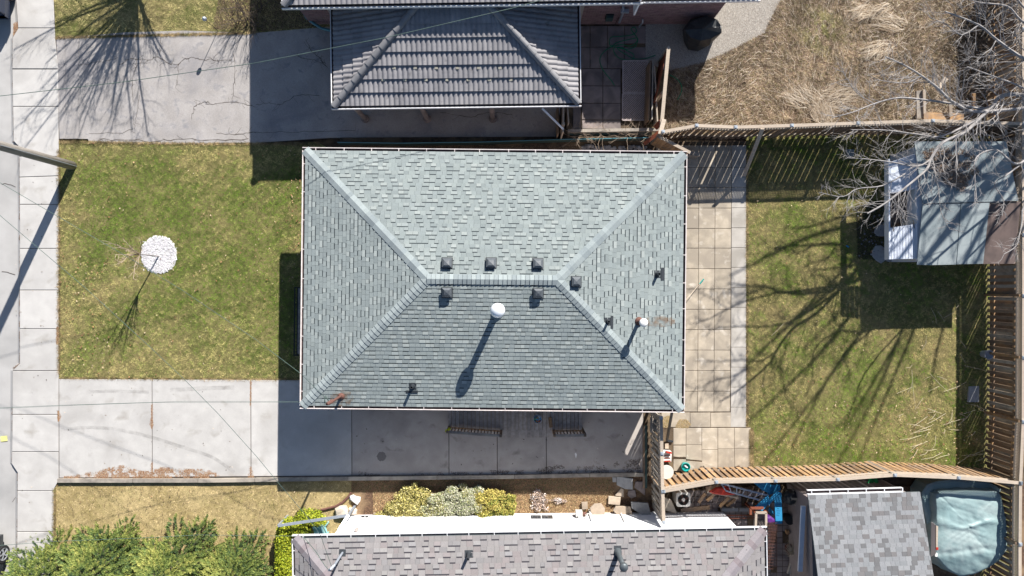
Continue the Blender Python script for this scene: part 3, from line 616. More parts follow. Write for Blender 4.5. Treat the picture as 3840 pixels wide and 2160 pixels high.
# ================================================================== ROOF TOOLS
class Face:
    def __init__(s, A, B, C, D):
        s.A = Vector(A); s.u = (Vector(B) - s.A).normalized(); s.W = (Vector(B) - s.A).length
        w = Vector(C) - s.A; s.v = (w - s.u * w.dot(s.u)).normalized(); s.n = s.u.cross(s.v)
        s.V = w.dot(s.v); s.uc = w.dot(s.u); s.ud = (Vector(D) - s.A).dot(s.u)
        if s.n.z < 0: s.n = -s.n
    def lo(s, v): return s.uc * v / s.V
    def hi(s, v): return s.W + (s.ud - s.W) * v / s.V
    def pt(s, u, v, h=0): return s.A + s.u * u + s.v * v + s.n * h
def deck(roof_name, faces, m, parent, thick=.05):
    b = MB()
    for f in faces:
        c = [f.pt(0, 0), f.pt(f.W, 0), f.pt(f.ud, f.V), f.pt(f.uc, f.V)]
        if (c[2] - c[3]).length < 1e-4: c = c[:3]
        d = [p - Vector((0, 0, thick)) for p in c]; k = len(c)
        b.add(c + d, [tuple(range(k)), tuple(range(k, 2 * k))[::-1]] + [(i, k + i, k + (i + 1) % k, (i + 1) % k) for i in range(k)])
    return part(roof_name, b, m, parent)
def tint(pal, k):
    return {n: ([tuple(a * b for a, b in zip(c, k)) for c in v] if isinstance(v, list) else v) for n, v in pal.items()}
def shingle_roof(roof, faces, expo, wr, pal, near, vmax=None, limit=300, plight=.58, thick=.011, dark=None, band=True, sect=None):
    """courses of laminated shingles; the tabs nearest the camera become parts, the rest one stuff part"""
    tabs = []
    for fi, f in enumerate(faces):
        nv = int((vmax[fi] if vmax and vmax[fi] else f.V) / expo) + 1
        for i in range(nv):
            v0, v1 = i * expo, min((i + 1) * expo + .012, f.V)
            if v0 >= f.V - .02: break
            u = f.lo(v0) - random.uniform(0, wr[1]); last = False
            while u < f.hi(v0):
                w = random.uniform(*wr); light = (random.random() < plight) if not last else random.random() < .22
                last = light
                if sect and not sect(f.pt(u + w / 2, v0)): u += w; continue
                hi_ = .0095 if light else .0035
                q = [(max(u, f.lo(v0)), v0), (min(u + w, f.hi(v0)), v0), (min(u + w, f.hi(v1)), v1), (max(u, f.lo(v1)), v1)]
                g_ = .003
                if q[1][0] - q[0][0] > .02 or q[2][0] - q[3][0] > .02:
                    q = [(q[0][0] + g_, v0), (max(q[1][0] - g_, q[0][0] + g_), v0), (max(q[2][0] - g_, q[3][0]), v1), (min(q[3][0] + g_, q[2][0]), v1)]
                    b = random.choice(pal['light'] if (light and (not band or random.random() < .62)) else pal['mid']); kf = random.uniform(.93, 1.07); b = tuple(x * kf for x in b)
                    tabs.append((f, q, v0, v1, hi_, b, light, fi))
                u += w
    def emit(mb, t):
        f, q, v0, v1, h, c, light, fi = t
        hl = h + thick
        vb = v0 + (v1 - v0) * .69
        def at(v, k0, k1): r = (v - v0) / max(v1 - v0, 1e-6); return q[k0][0] + (q[k1][0] - q[k0][0]) * r
        top = [f.pt(q[0][0], v0, hl), f.pt(q[1][0], v0, hl), f.pt(at(vb, 1, 2), vb, hl * .45), f.pt(at(vb, 0, 3), vb, hl * .45), f.pt(q[2][0], v1, .003), f.pt(q[3][0], v1, .003)]
        low = [f.pt(q[0][0], v0, 0), f.pt(q[1][0], v0, 0), f.pt(q[2][0], v1, -.002), f.pt(q[3][0], v1, -.002)]
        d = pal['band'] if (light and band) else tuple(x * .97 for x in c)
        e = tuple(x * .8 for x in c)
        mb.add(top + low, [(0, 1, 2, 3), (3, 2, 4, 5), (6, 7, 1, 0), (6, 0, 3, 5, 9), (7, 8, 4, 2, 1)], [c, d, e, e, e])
    tabs.sort(key=lambda t: (Vector(t[0].pt((t[1][0][0] + t[1][1][0]) / 2, t[2])) - near).length - 3 * (t[1][1][0] - t[1][0][0]))
    for t in tabs[:limit]:
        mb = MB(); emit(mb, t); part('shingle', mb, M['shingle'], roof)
    if len(tabs) > limit:
        mb = MB()
        for t in tabs[limit:]: emit(mb, t)
        part('shingle', mb, M['shingle'], roof, kind='stuff')
def caps(roof, p0, p1, n1, n2, step, w, pal, h=.03, name='ridge_cap', mm='shingle', start=0, lim=None):
    """folded cap pieces lapping from p0 (low end) to p1 (high end) across two planes whose normals are n1,n2"""
    p0, p1 = Vector(p0), Vector(p1); d = (p1 - p0); L = d.length; d.normalize(); n = max(1, int(round(L / step)))
    s1 = d.cross(n1).normalized(); s2 = d.cross(n2).normalized()
    mid = (n1 + n2).normalized()
    if s1.dot(n2) > 0: s1 = -s1
    if s2.dot(n1) > 0: s2 = -s2
    for i in range(n):
        a = p0 + d * (L * i / n - .02); e = p0 + d * (L * (i + 1) / n)
        c = random.choice(pal); kf = random.uniform(.94, 1.06); c = tuple(x * kf for x in c); c2 = tuple(x * .9 for x in c)
        mb = MB(); hh = h
        A = [a + s1 * w + n1 * (hh + .008), a + mid * (hh + .022), a + s2 * w + n2 * (hh + .008)]
        E = [e + s1 * w + n1 * hh * .55, e + mid * (hh * .55 + .014), e + s2 * w + n2 * hh * .55]
        Lo = [a + s1 * w, a + s2 * w, e + s1 * w, e + s2 * w]
        mb.add(A + E + Lo, [(0, 1, 4, 3), (1, 2, 5, 4), (6, 7, 2, 1, 0), (6, 0, 3, 8), (7, 9, 5, 2)], [c, c, c2, c2, c2])
        part(name, mb, M[mm], roof)
def rect_frame(c, rot):
    ca, sa = math.cos(rot), math.sin(rot)
    return lambda u, v, z=0: Vector((c[0] + ca * u - sa * v, c[1] + sa * u + ca * v, z))
def gutter(house, fr, u0, u1, v0, v1, z, sides, mlip, w=.105, h=.11, strap=.92, name='gutter'):
    """troughs along the eaves of the rectangle (outer edges); sides from 'nesw'"""
    for sd in sides:
        if sd in 'ns': a, c = (u0, u1); o = v1 if sd == 'n' else v0; sg = -1 if sd == 'n' else 1; F = lambda t, d, zz, o=o, sg=sg: fr(t, o + sg * d, zz)
        else: a, c = (v0 + w, v1 - w); o = u1 if sd == 'e' else u0; sg = -1 if sd == 'e' else 1; F = lambda t, d, zz, o=o, sg=sg: fr(o + sg * d, t, zz)
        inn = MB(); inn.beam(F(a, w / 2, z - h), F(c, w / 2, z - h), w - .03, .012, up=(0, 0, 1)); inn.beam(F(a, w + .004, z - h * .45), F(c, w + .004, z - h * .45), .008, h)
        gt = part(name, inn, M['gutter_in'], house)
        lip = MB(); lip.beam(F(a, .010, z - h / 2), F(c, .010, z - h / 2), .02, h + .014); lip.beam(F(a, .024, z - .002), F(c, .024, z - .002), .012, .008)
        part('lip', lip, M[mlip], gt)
        n = int(abs(c - a) / strap)
        for i in range(n):
            t = a + (i + .5 + random.uniform(-.06, .06)) * (c - a) / n; s = MB(); s.beam(F(t, .012, z + .004), F(t, w + .01, z + .012), .022, .008); part('strap', s, M[mlip], gt)
def walls(house, fr, u0, u1, v0, v1, z1, m, t=.2, z0=-.1):
    b = MB(); A = [fr(u0, v0), fr(u1, v0), fr(u1, v1), fr(u0, v1)]; b.prism(A, z0, z1); return part('wall', b, m, house)

def round_caps(roof, p0, p1, step, r, lift, m):
    p0, p1 = Vector(p0), Vector(p1); d = p1 - p0; L = d.length; d.normalize(); n = int(L / step); sx = d.cross(Vector((0, 0, 1))).normalized(); up = sx.cross(d).normalized()
    for i in range(n):
        a = p0 + d * (L * i / n - .03) + up * lift; e = p0 + d * (L * (i + 1) / n) + up * (lift - .012); mb = MB(); vs = []
        for (q, rr) in ((a, r * 1.06), (e, r * .94)): vs += [q + sx * rr * math.cos(t) + up * rr * math.sin(t) for t in (math.pi * k / 8 for k in range(9))]
        for k in range(9): vs.append(a + sx * r * .9 * math.cos(math.pi * k / 8) + up * r * .9 * math.sin(math.pi * k / 8))
        mb.smooth = False; mb.add(vs, [(k, k + 1, 9 + k + 1, 9 + k) for k in range(8)] + [(18 + k, 18 + k + 1, k + 1, k) for k in range(8)]); part('hip_tile', mb, m, roof)

# ================================================================== MIDDLE HOUSE (teal-grey hip roof)
RC = (-.656, .287); ROT = -math.radians(.6)
fr1 = rect_frame(RC, ROT)
H1 = thing('house', 'house with the large teal-grey shingled hip roof in the centre', 'house', fr1(0, 0, 0))
EZ = 2.78; HW, HH = 6.83, 4.64; RI = .115; RZ = 3.98
W1, V1 = HW - RI, HH - RI
ov = .5
walls(H1, fr1, -HW + ov, HW - ov, -HH + ov, HH - ov, EZ - .12, M['wall_mauve'])
b = MB(); b.prism([fr1(-HW + .1, -HH + .1), fr1(HW - .1, -HH + .1), fr1(HW - .1, HH - .1), fr1(-HW + .1, HH - .1)], EZ - .14, EZ - .10); part('soffit', b, M['soffit'], H1)
for (u, v, rz, w_, h_, z_) in ((-6.35, 2, 90, 1.9, 1.2, 1.5), (-6.35, -.3, 90, .95, 2.0, 1.1), (-2, -4.16, 0, 1.4, 1.1, 1.5), (.8, -4.16, 0, .9, 2.0, 1.5), (3.2, -4.16, 0, 1.2, 1.1, 1.5), (6.35, 1, 90, 1.6, 1.1, 1.5), (6.35, -2, 90, .9, 2.0, 1.1)):
    p = fr1(u, v, z_); r = ROT + math.radians(rz)
    w = MB(); w.box(p, (w_, .08, h_), r); nm = 'door' if h_ > 1.5 else 'window'
    wo = part(nm, w, M['white'], H1)
    w = MB(); w.box(p, (w_ - .16, .11, h_ - .16), r); part('pane', w, M['glass'] if nm == 'window' else M['wood_brown'], wo)
e = [fr1(-W1, -V1, EZ), fr1(W1, -V1, EZ), fr1(W1, V1, EZ), fr1(-W1, V1, EZ)]
RL, RR = fr1(-W1 + V1, 0, RZ), fr1(W1 - V1, 0, RZ)
F_s = Face(e[0], e[1], RL, RR); F_e = Face(e[1], e[2], RR, RR); F_n = Face(e[2], e[3], RR, RL); F_w = Face(e[3], e[0], RL, RL)
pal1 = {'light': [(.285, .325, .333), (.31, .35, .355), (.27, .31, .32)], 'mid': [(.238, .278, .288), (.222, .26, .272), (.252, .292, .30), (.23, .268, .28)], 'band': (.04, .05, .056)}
M['roof_under'] = mat('roof_under', (.12, .14, .145), (.10, .12, .125), 20)
roof1 = deck('roof', [F_s, F_e, F_n, F_w], M['roof_under'], H1)
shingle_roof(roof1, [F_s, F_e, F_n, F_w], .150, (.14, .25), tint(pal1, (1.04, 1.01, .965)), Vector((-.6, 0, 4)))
cp = [(.28, .318, .323), (.31, .35, .352), (.265, .30, .307), (.24, .275, .285), (.30, .338, .34)]
for c_, f1, f2, R_ in ((e[0], F_s, F_w, RL), (e[1], F_s, F_e, RR), (e[2], F_n, F_e, RR), (e[3], F_n, F_w, RL)):
    caps(roof1, c_, R_, f1.n, f2.n, .165, .165, cp)
caps(roof1, RL, RR, F_s.n, F_n.n, .15, .165, cp, h=.045)
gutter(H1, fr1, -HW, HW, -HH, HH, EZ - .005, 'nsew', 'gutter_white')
def roof_pt(face_list, x, y):
    """point on the roof under image position x,y"""
    o = Vector((0, 0, CAMH)); d = (P(x, y, 0) - o)
    best = None
    for f in face_list:
        t = (f.A - o).dot(f.n) / d.dot(f.n); p = o + d * t; q = p - f.A; v = q.dot(f.v); u = q.dot(f.u)
        if -.01 <= v <= f.V + .01 and f.lo(v) - .05 <= u <= f.hi(v) + .05: best = (p, f)
    return best
def box_vent(house, x, y, sc=1.0):
    p, f = roof_pt(FACES1, x, y); n, u, v = f.n, f.u, f.v
    b = MB(); b.fr(p + n * .03, u * .19, v * .19, n * .006); root = part('box_vent', b, M['vent'], house)
    r = .15
    b = MB(); z0, z1, z2 = .01, .15, .22
    vs = [p + u * r * .8 * i + v * r * .8 * j + Vector((0, 0, z0)) for i, j in ((-1, -1), (1, -1), (1, 1), (-1, 1))] + [p + u * r * i + v * r * j + Vector((0, 0, z1)) for i, j in ((-1, -1), (1, -1), (1, 1), (-1, 1))]
    b.add(vs, [(i, (i + 1) % 4, 4 + (i + 1) % 4, 4 + i) for i in range(4)]); part('collar', b, M['vent'], root)
    b = MB(); r2 = .165; r3 = .09
    vs = [p + u * r2 * i + v * r2 * j + Vector((0, 0, z1 - .03)) for i, j in ((-1, -1), (1, -1), (1, 1), (-1, 1))] + [p + u * r2 * i + v * r2 * j + Vector((0, 0, z1)) for i, j in ((-1, -1), (1, -1), (1, 1), (-1, 1))] + [p + u * r3 * i + v * r3 * j + Vector((0, 0, z2)) for i, j in ((-1, -1), (1, -1), (1, 1), (-1, 1))] + [p + Vector((0, 0, z2 + .02))]
    b.add(vs, [(i, (i + 1) % 4, 4 + (i + 1) % 4, 4 + i) for i in range(4)] + [(4 + i, 4 + (i + 1) % 4, 8 + (i + 1) % 4, 8 + i) for i in range(4)] + [(8 + i, 8 + (i + 1) % 4, 12) for i in range(4)]); part('vent_lid', b, M['vent_top'], root)
FACES1 = [F_s, F_e, F_n, F_w]
for x, y in ((1677, 986), (1842, 986), (2017, 988), (2160, 1056), (1677, 1097), (2018, 1100)): box_vent(H1, x, y)
def pipe(house, faces, x, y, h, r, name='vent_pipe', m='vent', flash=None, top=True, hole=True):
    p, f = roof_pt(faces, x, y)
    b = MB(); b.fr(p + f.n * .014, f.u * (flash[0] if flash else .13), f.v * (flash[1] if flash else .13), f.n * .005); root = part(name, b, M['vent'], house)
    b = MB(); b.lathe(p, [(r * 2.0, .0), (r * 1.5, .06), (r * 1.15, .11)], 16); part('boot', b, M['vent'], root)
    b = MB(); b.lathe(p, [(r, 0), (r, h), (r * .72, h), (r * .72, h - .12), (.001, h - .12)], 16); part('pipe', b, M[m], root)
    return p, f, root
pipe(H1, FACES1, 2279, 1205, .28, .045); pipe(H1, FACES1, 2465, 1028, .32, .05); pipe(H1, FACES1, 1548, 1448, .34, .05)
def strip_on(roof, faces, x, y, wu, wv, m):
    p, f = roof_pt(faces, x, y); b = MB(); b.fr(p + f.n * .028, f.u * wu, f.v * wv, f.n * .003); part('flashing', b, M[m], roof)
strip_on(roof1, FACES1, 2294, 1208, .22, .045, 'vent'); strip_on(roof1, FACES1, 2484, 1027, .22, .06, 'vent'); strip_on(roof1, FACES1, 1545, 1468, .21, .05, 'vent')
# white domed flue
p, f = roof_pt(FACES1, 1869, 1160)
b = MB(); b.lathe(p, [(.26, -.02), (.22, .05), (.14, .14)], 24); fl = part('flue', b, M['vent'], H1, 'galvanised flue with a big white dome on the lower roof slope')
b = MB(); b.smooth = True; b.lathe(p, [(.115, 0), (.115, 1.15)], 20); part('pipe', b, M['galv'], fl)
b = MB(); b.smooth = True; b.lathe(p + Vector((0, 0, 1.05)), [(.125, -.02), (.16, .03), (.225, .08), (.245, .15), (.24, .22), (.21, .29), (.15, .35), (.08, .385), (.001, .395)], 28)
M['dome'] = mat('dome', (.80, .83, .87), (.76, .79, .84), 5, rough=.3, metal=.15, spec=.5); part('dome', b, M['dome'], fl)
# rusty flue on right slope
p, f = roof_pt(FACES1, 2395, 1205)
b = MB(); b.lathe(p, [(.16, -.02), (.14, .06), (.09, .13)], 18); fl = part('flue', b, M['rust'], H1, 'rusty flue with a white cap on the right roof slope')
b = MB(); b.smooth = True; b.lathe(p, [(.07, 0), (.07, .85)], 16); part('pipe', b, M['rust'], fl)
b = MB(); b.smooth = True; b.lathe(p + Vector((0, 0, .85)), [(.085, -.04), (.14, 0), (.145, .07), (.10, .115), (.001, .125)], 22); part('cap', b, M['white'], fl)
def stain_on(roof, faces, pts, m, h=.030, name='stain'):
    q = [roof_pt(faces, *pt) for pt in pts]; b = MB(); b.add([a.cast if False else a[0] + a[1].n * h for a in q], [tuple(range(len(q)))]); part(name, b, m, roof)
def alpha_mat(name, c, s, lo, hi):
    m = mat(name, c, tuple(x * .8 for x in c), 20, rough=.95); n, l = m.node_tree.nodes, m.node_tree.links
    t = n.new('ShaderNodeTexNoise'); t.inputs['Scale'].default_value = s; t.inputs['Detail'].default_value = 7
    g2 = n.new('ShaderNodeNewGeometry'); l.new(g2.outputs['Position'], t.inputs['Vector'])
    r = n.new('ShaderNodeMapRange'); r.inputs['From Min'].default_value = lo; r.inputs['From Max'].default_value = hi; l.new(t.outputs['Fac'], r.inputs['Value'])
    l.new(r.outputs[0], n['Principled BSDF'].inputs['Alpha']); return m
M['stain_rust'] = alpha_mat('stain_rust', (.24, .14, .075), 6, .38, .95)
def stain_grid(roof, faces, x0, y0, x1, y1, n=8, h=.03, wedge=None, m='stain_rust'):
    b = MB(); V = {}
    def q(i, j):
        x = x0 + (x1 - x0) * i / n; y = y0 + (y1 - y0) * j / n; r = roof_pt(faces, x, y); return r[0] + r[1].n * h if r else None
    for j in range(n):
        for i in range(n):
            u, v = (i + .5) / n - .5, (j + .5) / n - .5
            if u * u + v * v > .25 or (wedge and random.random() < wedge): continue
            c = [q(i, j), q(i, j + 1), q(i + 1, j + 1), q(i + 1, j)]
            if all(k is not None for k in c): b.add(c, [(0, 1, 2, 3)])
    part('rust_stain', b, M[m], roof)
stain_grid(roof1, FACES1, 2415, 1186, 2530, 1226, 10); stain_grid(roof1, FACES1, 1240, 1462, 1325, 1522, 10)
# service mast
p, f = roof_pt(FACES1, 1280, 1484)
b = MB(); b.lathe(p, [(.14, -.02), (.12, .03), (.06, .09)], 16); ms = part('service_mast', b, M['rust'], H1, 'rusty service mast at the lower left roof corner')
top = P(1243, 1498, 4.3)
b = MB(); b.tube([p, p + Vector((0, 0, .95)), p + Vector((0, 0, 1.15)) * 1.0], .045, 12); part('pipe', b, M['rust'], ms)
mt = p + Vector((0, 0, 1.15))
b = MB(); b.tube([mt - Vector((0, 0, .05)), mt + Vector((-.02, -.0, .12)), mt + Vector((-.10, -.05, .16)), mt + Vector((-.18, -.08, .08))], [.05, .07, .065, .05], 12); part('weatherhead', b, M['rust'], ms)
b = MB(); b.tube([mt + Vector((-.02, 0, .02)), mt + Vector((-.12, 0, .03))], .02, 8); part('insulator', b, M['white'], ms)
b = MB()
for k in range(4):
    a = random.uniform(0, 6); b.tube([mt + Vector((-.18, -.07, .08)), mt + Vector((-.30, -.02 + .06 * k - .1, -.02)), mt + Vector((-.26, .1 + .03 * k, -.04)), mt + Vector((-.12, .02, .03))], .007, 5)
part('wire_loop', b, M['wire'], ms)
MAST1 = mt + Vector((-.12, 0, .03))
# downspout at right bottom corner
b = MB(); A = P(2520, 1546, EZ - .1); B0 = KP(2, 3, 1558, 85, .1); b.beam(A, Vector((B0.x, B0.y, .1)), .075, .075); 
b.beam(Vector((B0.x, B0.y, .1)), Vector((B0.x + .25, B0.y - .05, .06)), .075, .06); part('downspout', b, M['vent'], H1)
# front porch with block floor and railing seen beyond the left eave
pc = thing('porch', 'low block-paved porch with dark metal railing under the left eave of the middle house', 'porch', fr1(-6.75, -.9, 0))
b = MB(); b.prism([fr1(-6.34, -2.95), fr1(-7.72, -2.95), fr1(-7.72, -.35), fr1(-6.34, -.1)], -.1, .36); part('base', b, M['cement_block'], pc)
for j in range(13):
    for i in range(2):
        s = MB(); u0_ = -7.71 + i * .4; v0_ = -2.93 + j * .195; s.slab([fr1(u0_, v0_), fr1(u0_ + .39, v0_), fr1(u0_ + .39, v0_ + .187), fr1(u0_, v0_ + .187)], .36, .42, .005, .01); part('paver', s, M['cement_block'], pc)
b = MB()
for vv in (-2.95, -.35): b.beam(fr1(-7.66, vv, .4), fr1(-7.66, vv, .86), .04, .04); b.beam(fr1(-7.66, vv, .85), fr1(-6.4, vv, .85), .03, .03)
b.beam(fr1(-7.66, -2.95, .85), fr1(-7.66, -.35, .85), .04, .04); b.beam(fr1(-7.66, -2.95, .5), fr1(-7.66, -.35, .5), .03, .03)
for k in range(1, 20): b.beam(fr1(-7.66, -2.95 + k * .13, .5), fr1(-7.66, -2.95 + k * .13, .85), .014, .014)
part('railing', b, M['black'], pc)

# deck on the lower side
dk_ = thing('deck', 'weathered grey plank side deck peeking out below the middle house', 'deck', G(1850, 1560))
x = 1683
def dy(x_): return 1604 + (x_ - 1683) * .022 if not 1882 < x_ < 2068 else 1630
zt = .5
while x < 2178:
    s = MB(); A = G(x + .6, 1450, 0); B_ = G(x + 13.6, dy(x), 0); s.prism([(A.x, A.y), (B_.x, A.y), (B_.x, B_.y), (A.x, B_.y)], zt - .04, zt + random.uniform(-.004, .004)); part('deck_board', s, M['wood_deck'], dk_); x += 14.6
b = MB(); q = [G(1685, 1455), G(2180, 1455), G(2180, 1608), G(1685, 1600)]; b.prism(q, -.05, .40); part('frame', b, M['wood_brown'], dk_)
def railing(x0, x1, y0, y1, lab):
    r = thing('deck_railing', lab, 'railing', G(x0, y0)); z0_, z1_ = .5, 1.38
    a, c = G(x0, y0, 0), G(x1, y1, 0); a2, c2 = a + Vector((0, -.05, 0)), c + Vector((0, -.05, 0))
    v = lambda p, z: Vector((p.x, p.y, z))
    for p in (a, c): s = MB(); s.beam(v(p, .0), v(p, z1_ + .05), .09, .09); part('post', s, M['wood_brown'], r)
    s = MB(); s.beam(v(a, z1_), v(c, z1_), .10, .035); part('top_rail', s, M['wood_grey'], r)
    s = MB(); s.beam(v(a, z0_ + .08), v(c, z0_ + .08), .04, .09); part('bottom_rail', s, M['wood_tan'], r)
    n = int((c - a).length / .125)
    for i in range(1, n): p = a.lerp(c, i / n); s = MB(); s.beam(v(p, z0_ + .12), v(p, z1_ - .02), .035, .035); part('baluster', s, M['wood_brown'], r)
railing(1690, 1880, 1592, 1606, 'long deck railing at the left end of the side deck')
railing(2072, 2180, 1605, 1604, 'short deck railing at the right end of the side deck')
# things on the deck
p = KP(2, 2, 258, 1320, .8); p.z = .5
t = thing('planter_bowl', 'round glass bowl of colourful odds and ends standing on the side deck', 'bowl', p)
b = MB(); b.lathe(p, [(.10, 0), (.15, .14), (.165, .28), (.15, .28), (.13, .12)], 20); part('bowl', b, M['alu'], t)
for i in range(16):
    c = random.choice([(.5, .1, .05), (.1, .35, .6), (.6, .5, .1), (.1, .4, .2), (.6, .6, .6), (.4, .1, .3)]); a = random.uniform(0, 6.3); r = random.uniform(0, .11)
    s = MB(); s.box(p + Vector((r * math.cos(a), r * math.sin(a), .25 + random.uniform(-.02, .05))), (random.uniform(.03, .09), random.uniform(.02, .05), .03), random.uniform(0, 3), c); part('trinket', s, M['blade'], t)
s = MB(); p = KP(2, 2, 386, 1350, .5); s.box(p + Vector((0, 0, .05)), (.13, .38, .09), .12); single('wood_block', s, M['wood_tan'], 'short pinkish timber offcut lying on the side deck', 'timber offcut', p)
s = MB(); p = KP(1, 2, 1935, 1430, 1.3); q = KP(1, 3, 1935, 15, 1.25)
for k in range(7): s.box(p + Vector((random.uniform(-.07, .05), random.uniform(-.1, .06), random.uniform(-.05, .08))), (random.uniform(.06, .12), random.uniform(.03, .06), .03), random.uniform(0, 3))
M['tape'] = mat('tape', (.62, .62, .03), (.5, .5, .02), 5); single('yellow_ribbon', s, M['tape'], 'bright yellow ribbon tied to the left post of the long deck railing', 'ribbon', p)

# ================================================================== UPPER HOUSE
ROTU = math.radians(.86)
EZu = 3.86
P0 = P(1056, 33, EZu)
fru = rect_frame(P0, ROTU)          # u right, v up (away from camera centre)
HU = thing('house', 'upper neighbour brick house edge with dark corrugated tile roof and white eaves', 'house', P(1900, 20, 0))
uwid = (P(2852, 2, EZu) - P0).length; usplit = (P(2400, 12, EZu) - P0).length
EZr = 2.7; Pr = P(2852, 3, EZr); PrL = P(2400, 10, EZr)
# walls
b = MB(); y = G(0, 92).y; wl, wr_ = G(1165, 0).x, G(2662, 0).x; b.prism([(wl, y + .02), (wr_, y + .02), (wr_, y + 8), (wl, y + 8)], -.1, EZr - .1); b2 = b
part('wall', b, M['mortar'], HU)
b = MB(); r_ = G(2330, 0).x; b.prism([(wl, y + .021), (r_, y + .021), (r_, y + 8), (wl, y + 8)], EZr - .1, EZu - .05); part('wall', b, M['mortar'], HU)
# bricks of visible walls
b = MB()
for (xa, xb, zt) in ((G(2175, 0).x, wr_, EZr - .12), (wl, G(1262, 0).x, EZu - .1)):
    k = 0; z = -.05
    while z < zt:
        x = xa - (k % 2) * .1
        while x < xb:
            x2 = min(x + .195, xb); x1 = max(x, xa)
            if x2 - x1 > .02: v = random.uniform(.75, 1.15); b.fr(((x1 + x2) / 2, y + .016, z + .03), ((x2 - x1) / 2, 0, 0), (0, .008, 0), (0, 0, .028), (v, v * random.uniform(.92, 1.05), v))
            x += .205
        z += .068; k += 1
part('brick', b, M['brick_wall'], HU, kind='stuff')
# main roof: plane rising away from the eave, beyond the frame
def tile_face(roof, f, tw, expo, m, limit_rows=None, rowstuff=None, waves=2, hgt=.032, u_off=0.0, name='tile'):
    nv = int(f.V / expo) + 1; nw = 5
    st = MB()
    for i in range(nv):
        v0, v1 = i * expo, min((i + 1) * expo + .03, f.V)
        if limit_rows and i >= limit_rows: break
        if v0 >= f.V - .05: break
        k = math.floor((min(0, f.lo(v1)) - u_off) / tw) - 1
        while k * tw + u_off < f.hi(v0):
            mb = MB(); ua = k * tw + u_off; any_ = False; xs = [ua + tw * j / (waves * nw * 1.0) for j in range(waves * nw + 1)]
            prof = []
            for j in range(len(xs)):
                ph = (j % nw) / nw; prof.append(hgt * (math.sin(math.pi * min(1, ph / .84)) ** .8 if ph < .84 else 0))
            V0 = []; V1 = []; ok = []
            for x_, h_ in zip(xs, prof):
                a = min(max(x_, f.lo(v0)), f.hi(v0)); c = min(max(x_, f.lo(v1)), f.hi(v1)); V0.append((a, h_)); V1.append((c, h_))
            vs = []; fs = []
            for j in range(len(xs)):
                vs += [f.pt(V0[j][0], v0, V0[j][1] + .065), f.pt(V0[j][0], v0, .004), f.pt(V1[j][0], v1, V1[j][1] + .008)]
            for j in range(len(xs) - 1):
                if V0[j + 1][0] - V0[j][0] > 1e-4 or V1[j + 1][0] - V1[j][0] > 1e-4:
                    a, c = 3 * j, 3 * j + 3
                    if V0[j + 1][0] - V0[j][0] > 1e-4: fs += [(a + 1, c + 1, c, a), (a, c, c + 2, a + 2)]
                    else: fs += [(a, c, c + 2, a + 2)]
            if fs:
                mb.add(vs, fs)
                if rowstuff is not None and i >= rowstuff: st.add(vs, fs)
                else: part(name, mb, m, roof)
            k += 1
    if st.v: part(name, st, m, roof, kind='stuff')
uu, vv = Vector((math.cos(ROTU), math.sin(ROTU), 0)), Vector((-math.sin(ROTU), math.cos(ROTU), 0))
sl = .34
def eave_roof(A, wid, depth, nm, left_hip):
    a0 = A + vv * .12 + uu * .12; b0 = A + uu * wid + vv * .12 - uu * .05
    c0_ = a0 + vv * depth + Vector((0, 0, depth * sl)) + (uu * depth if left_hip else uu * 0); d0 = b0 + vv * depth + Vector((0, 0, depth * sl))
    f = Face(a0, b0, c0_, d0); fs = [f]
    if left_hip: e0 = a0 + vv * (depth * 2); fs.append(Face(e0, a0, c0_, c0_))
    r = deck('roof', fs, M['tile_cap'], HU); tile_face(r, f, .36, .40, M['tile'], 3, 1, u_off=.1)
    if left_hip: tile_face(r, fs[1], .36, .40, M['tile'], 2, 0)
    return r, fs
ru, fu = eave_roof(P0, usplit, 4.5, 'roof', True)
round_caps(ru, fu[0].pt(0, 0), fu[0].pt(fu[0].uc, fu[0].V), .38, .13, .06, M['tile_cap'])
rr_, fr_ = eave_roof(PrL, (Pr - PrL).length, 4.0, 'roof', False)
b = MB(); b.prism([P0 + uu * usplit + vv * .1, P0 + uu * (usplit + .06) + vv * .1, P0 + uu * (usplit + .06) + vv * 5, P0 + uu * usplit + vv * 5], EZr - .1, EZu + .3); part('step_wall', b, M['siding'], HU)
gutter(HU, fru, 0, usplit + .1, 0, 9, EZu, 'sw', 'gutter_white2', strap=99)
frr = rect_frame(PrL, ROTU); gutter(HU, frr, 0, (Pr - PrL).length, 0, 9, EZr, 'se', 'gutter_white2', strap=99)
for (A, wd, z_) in ((P0, usplit, EZu), (PrL, (Pr - PrL).length, EZr)):
    b = MB(); q = [A + vv * .1 + uu * .1, A + uu * wd + vv * .1, A + uu * wd + vv * 1.5, A + uu * .1 + vv * 1.5]; b.prism(q, z_ - .16, z_ - .12); part('soffit', b, M['white'], HU)
# wall fittings
yw = y - .02
def wallp(c, r, px, py):
    """point on the brick wall plane seen at image position"""
    X, Y = K(c, r, px, py); k = yw / (1080 - Y); return Vector(((X - 1920) * k, yw, CAMH - k * FPX))
t = thing('wall_hood', 'dark green vent hood on the brick wall of the upper house', 'vent hood', wallp(2, 0, 980, 165)); b = MB(); b.box(wallp(2, 0, 980, 165) + Vector((0, -.06, 0)), (.26, .14, .34)); part('hood', b, M['plaster_teal'], t); b = MB(); b.box(wallp(2, 0, 980, 165) + Vector((0, -.01, 0)), (.3, .03, .42)); part('flange', b, M['black'], t)
t = thing('gas_vent', 'grey jointed metal vent pipe standing off the brick wall of the upper house', 'vent pipe', wallp(2, 0, 1110, 150))
b = MB(); b.tube([wallp(2, 0, 1118, 40) + Vector((0, -.05, 0)), wallp(2, 0, 1120, 90) + Vector((0, -.1, 0)), wallp(2, 0, 1080, 205) + Vector((0, -.08, 0))], .045, 10); part('pipe', b, M['alu'], t)
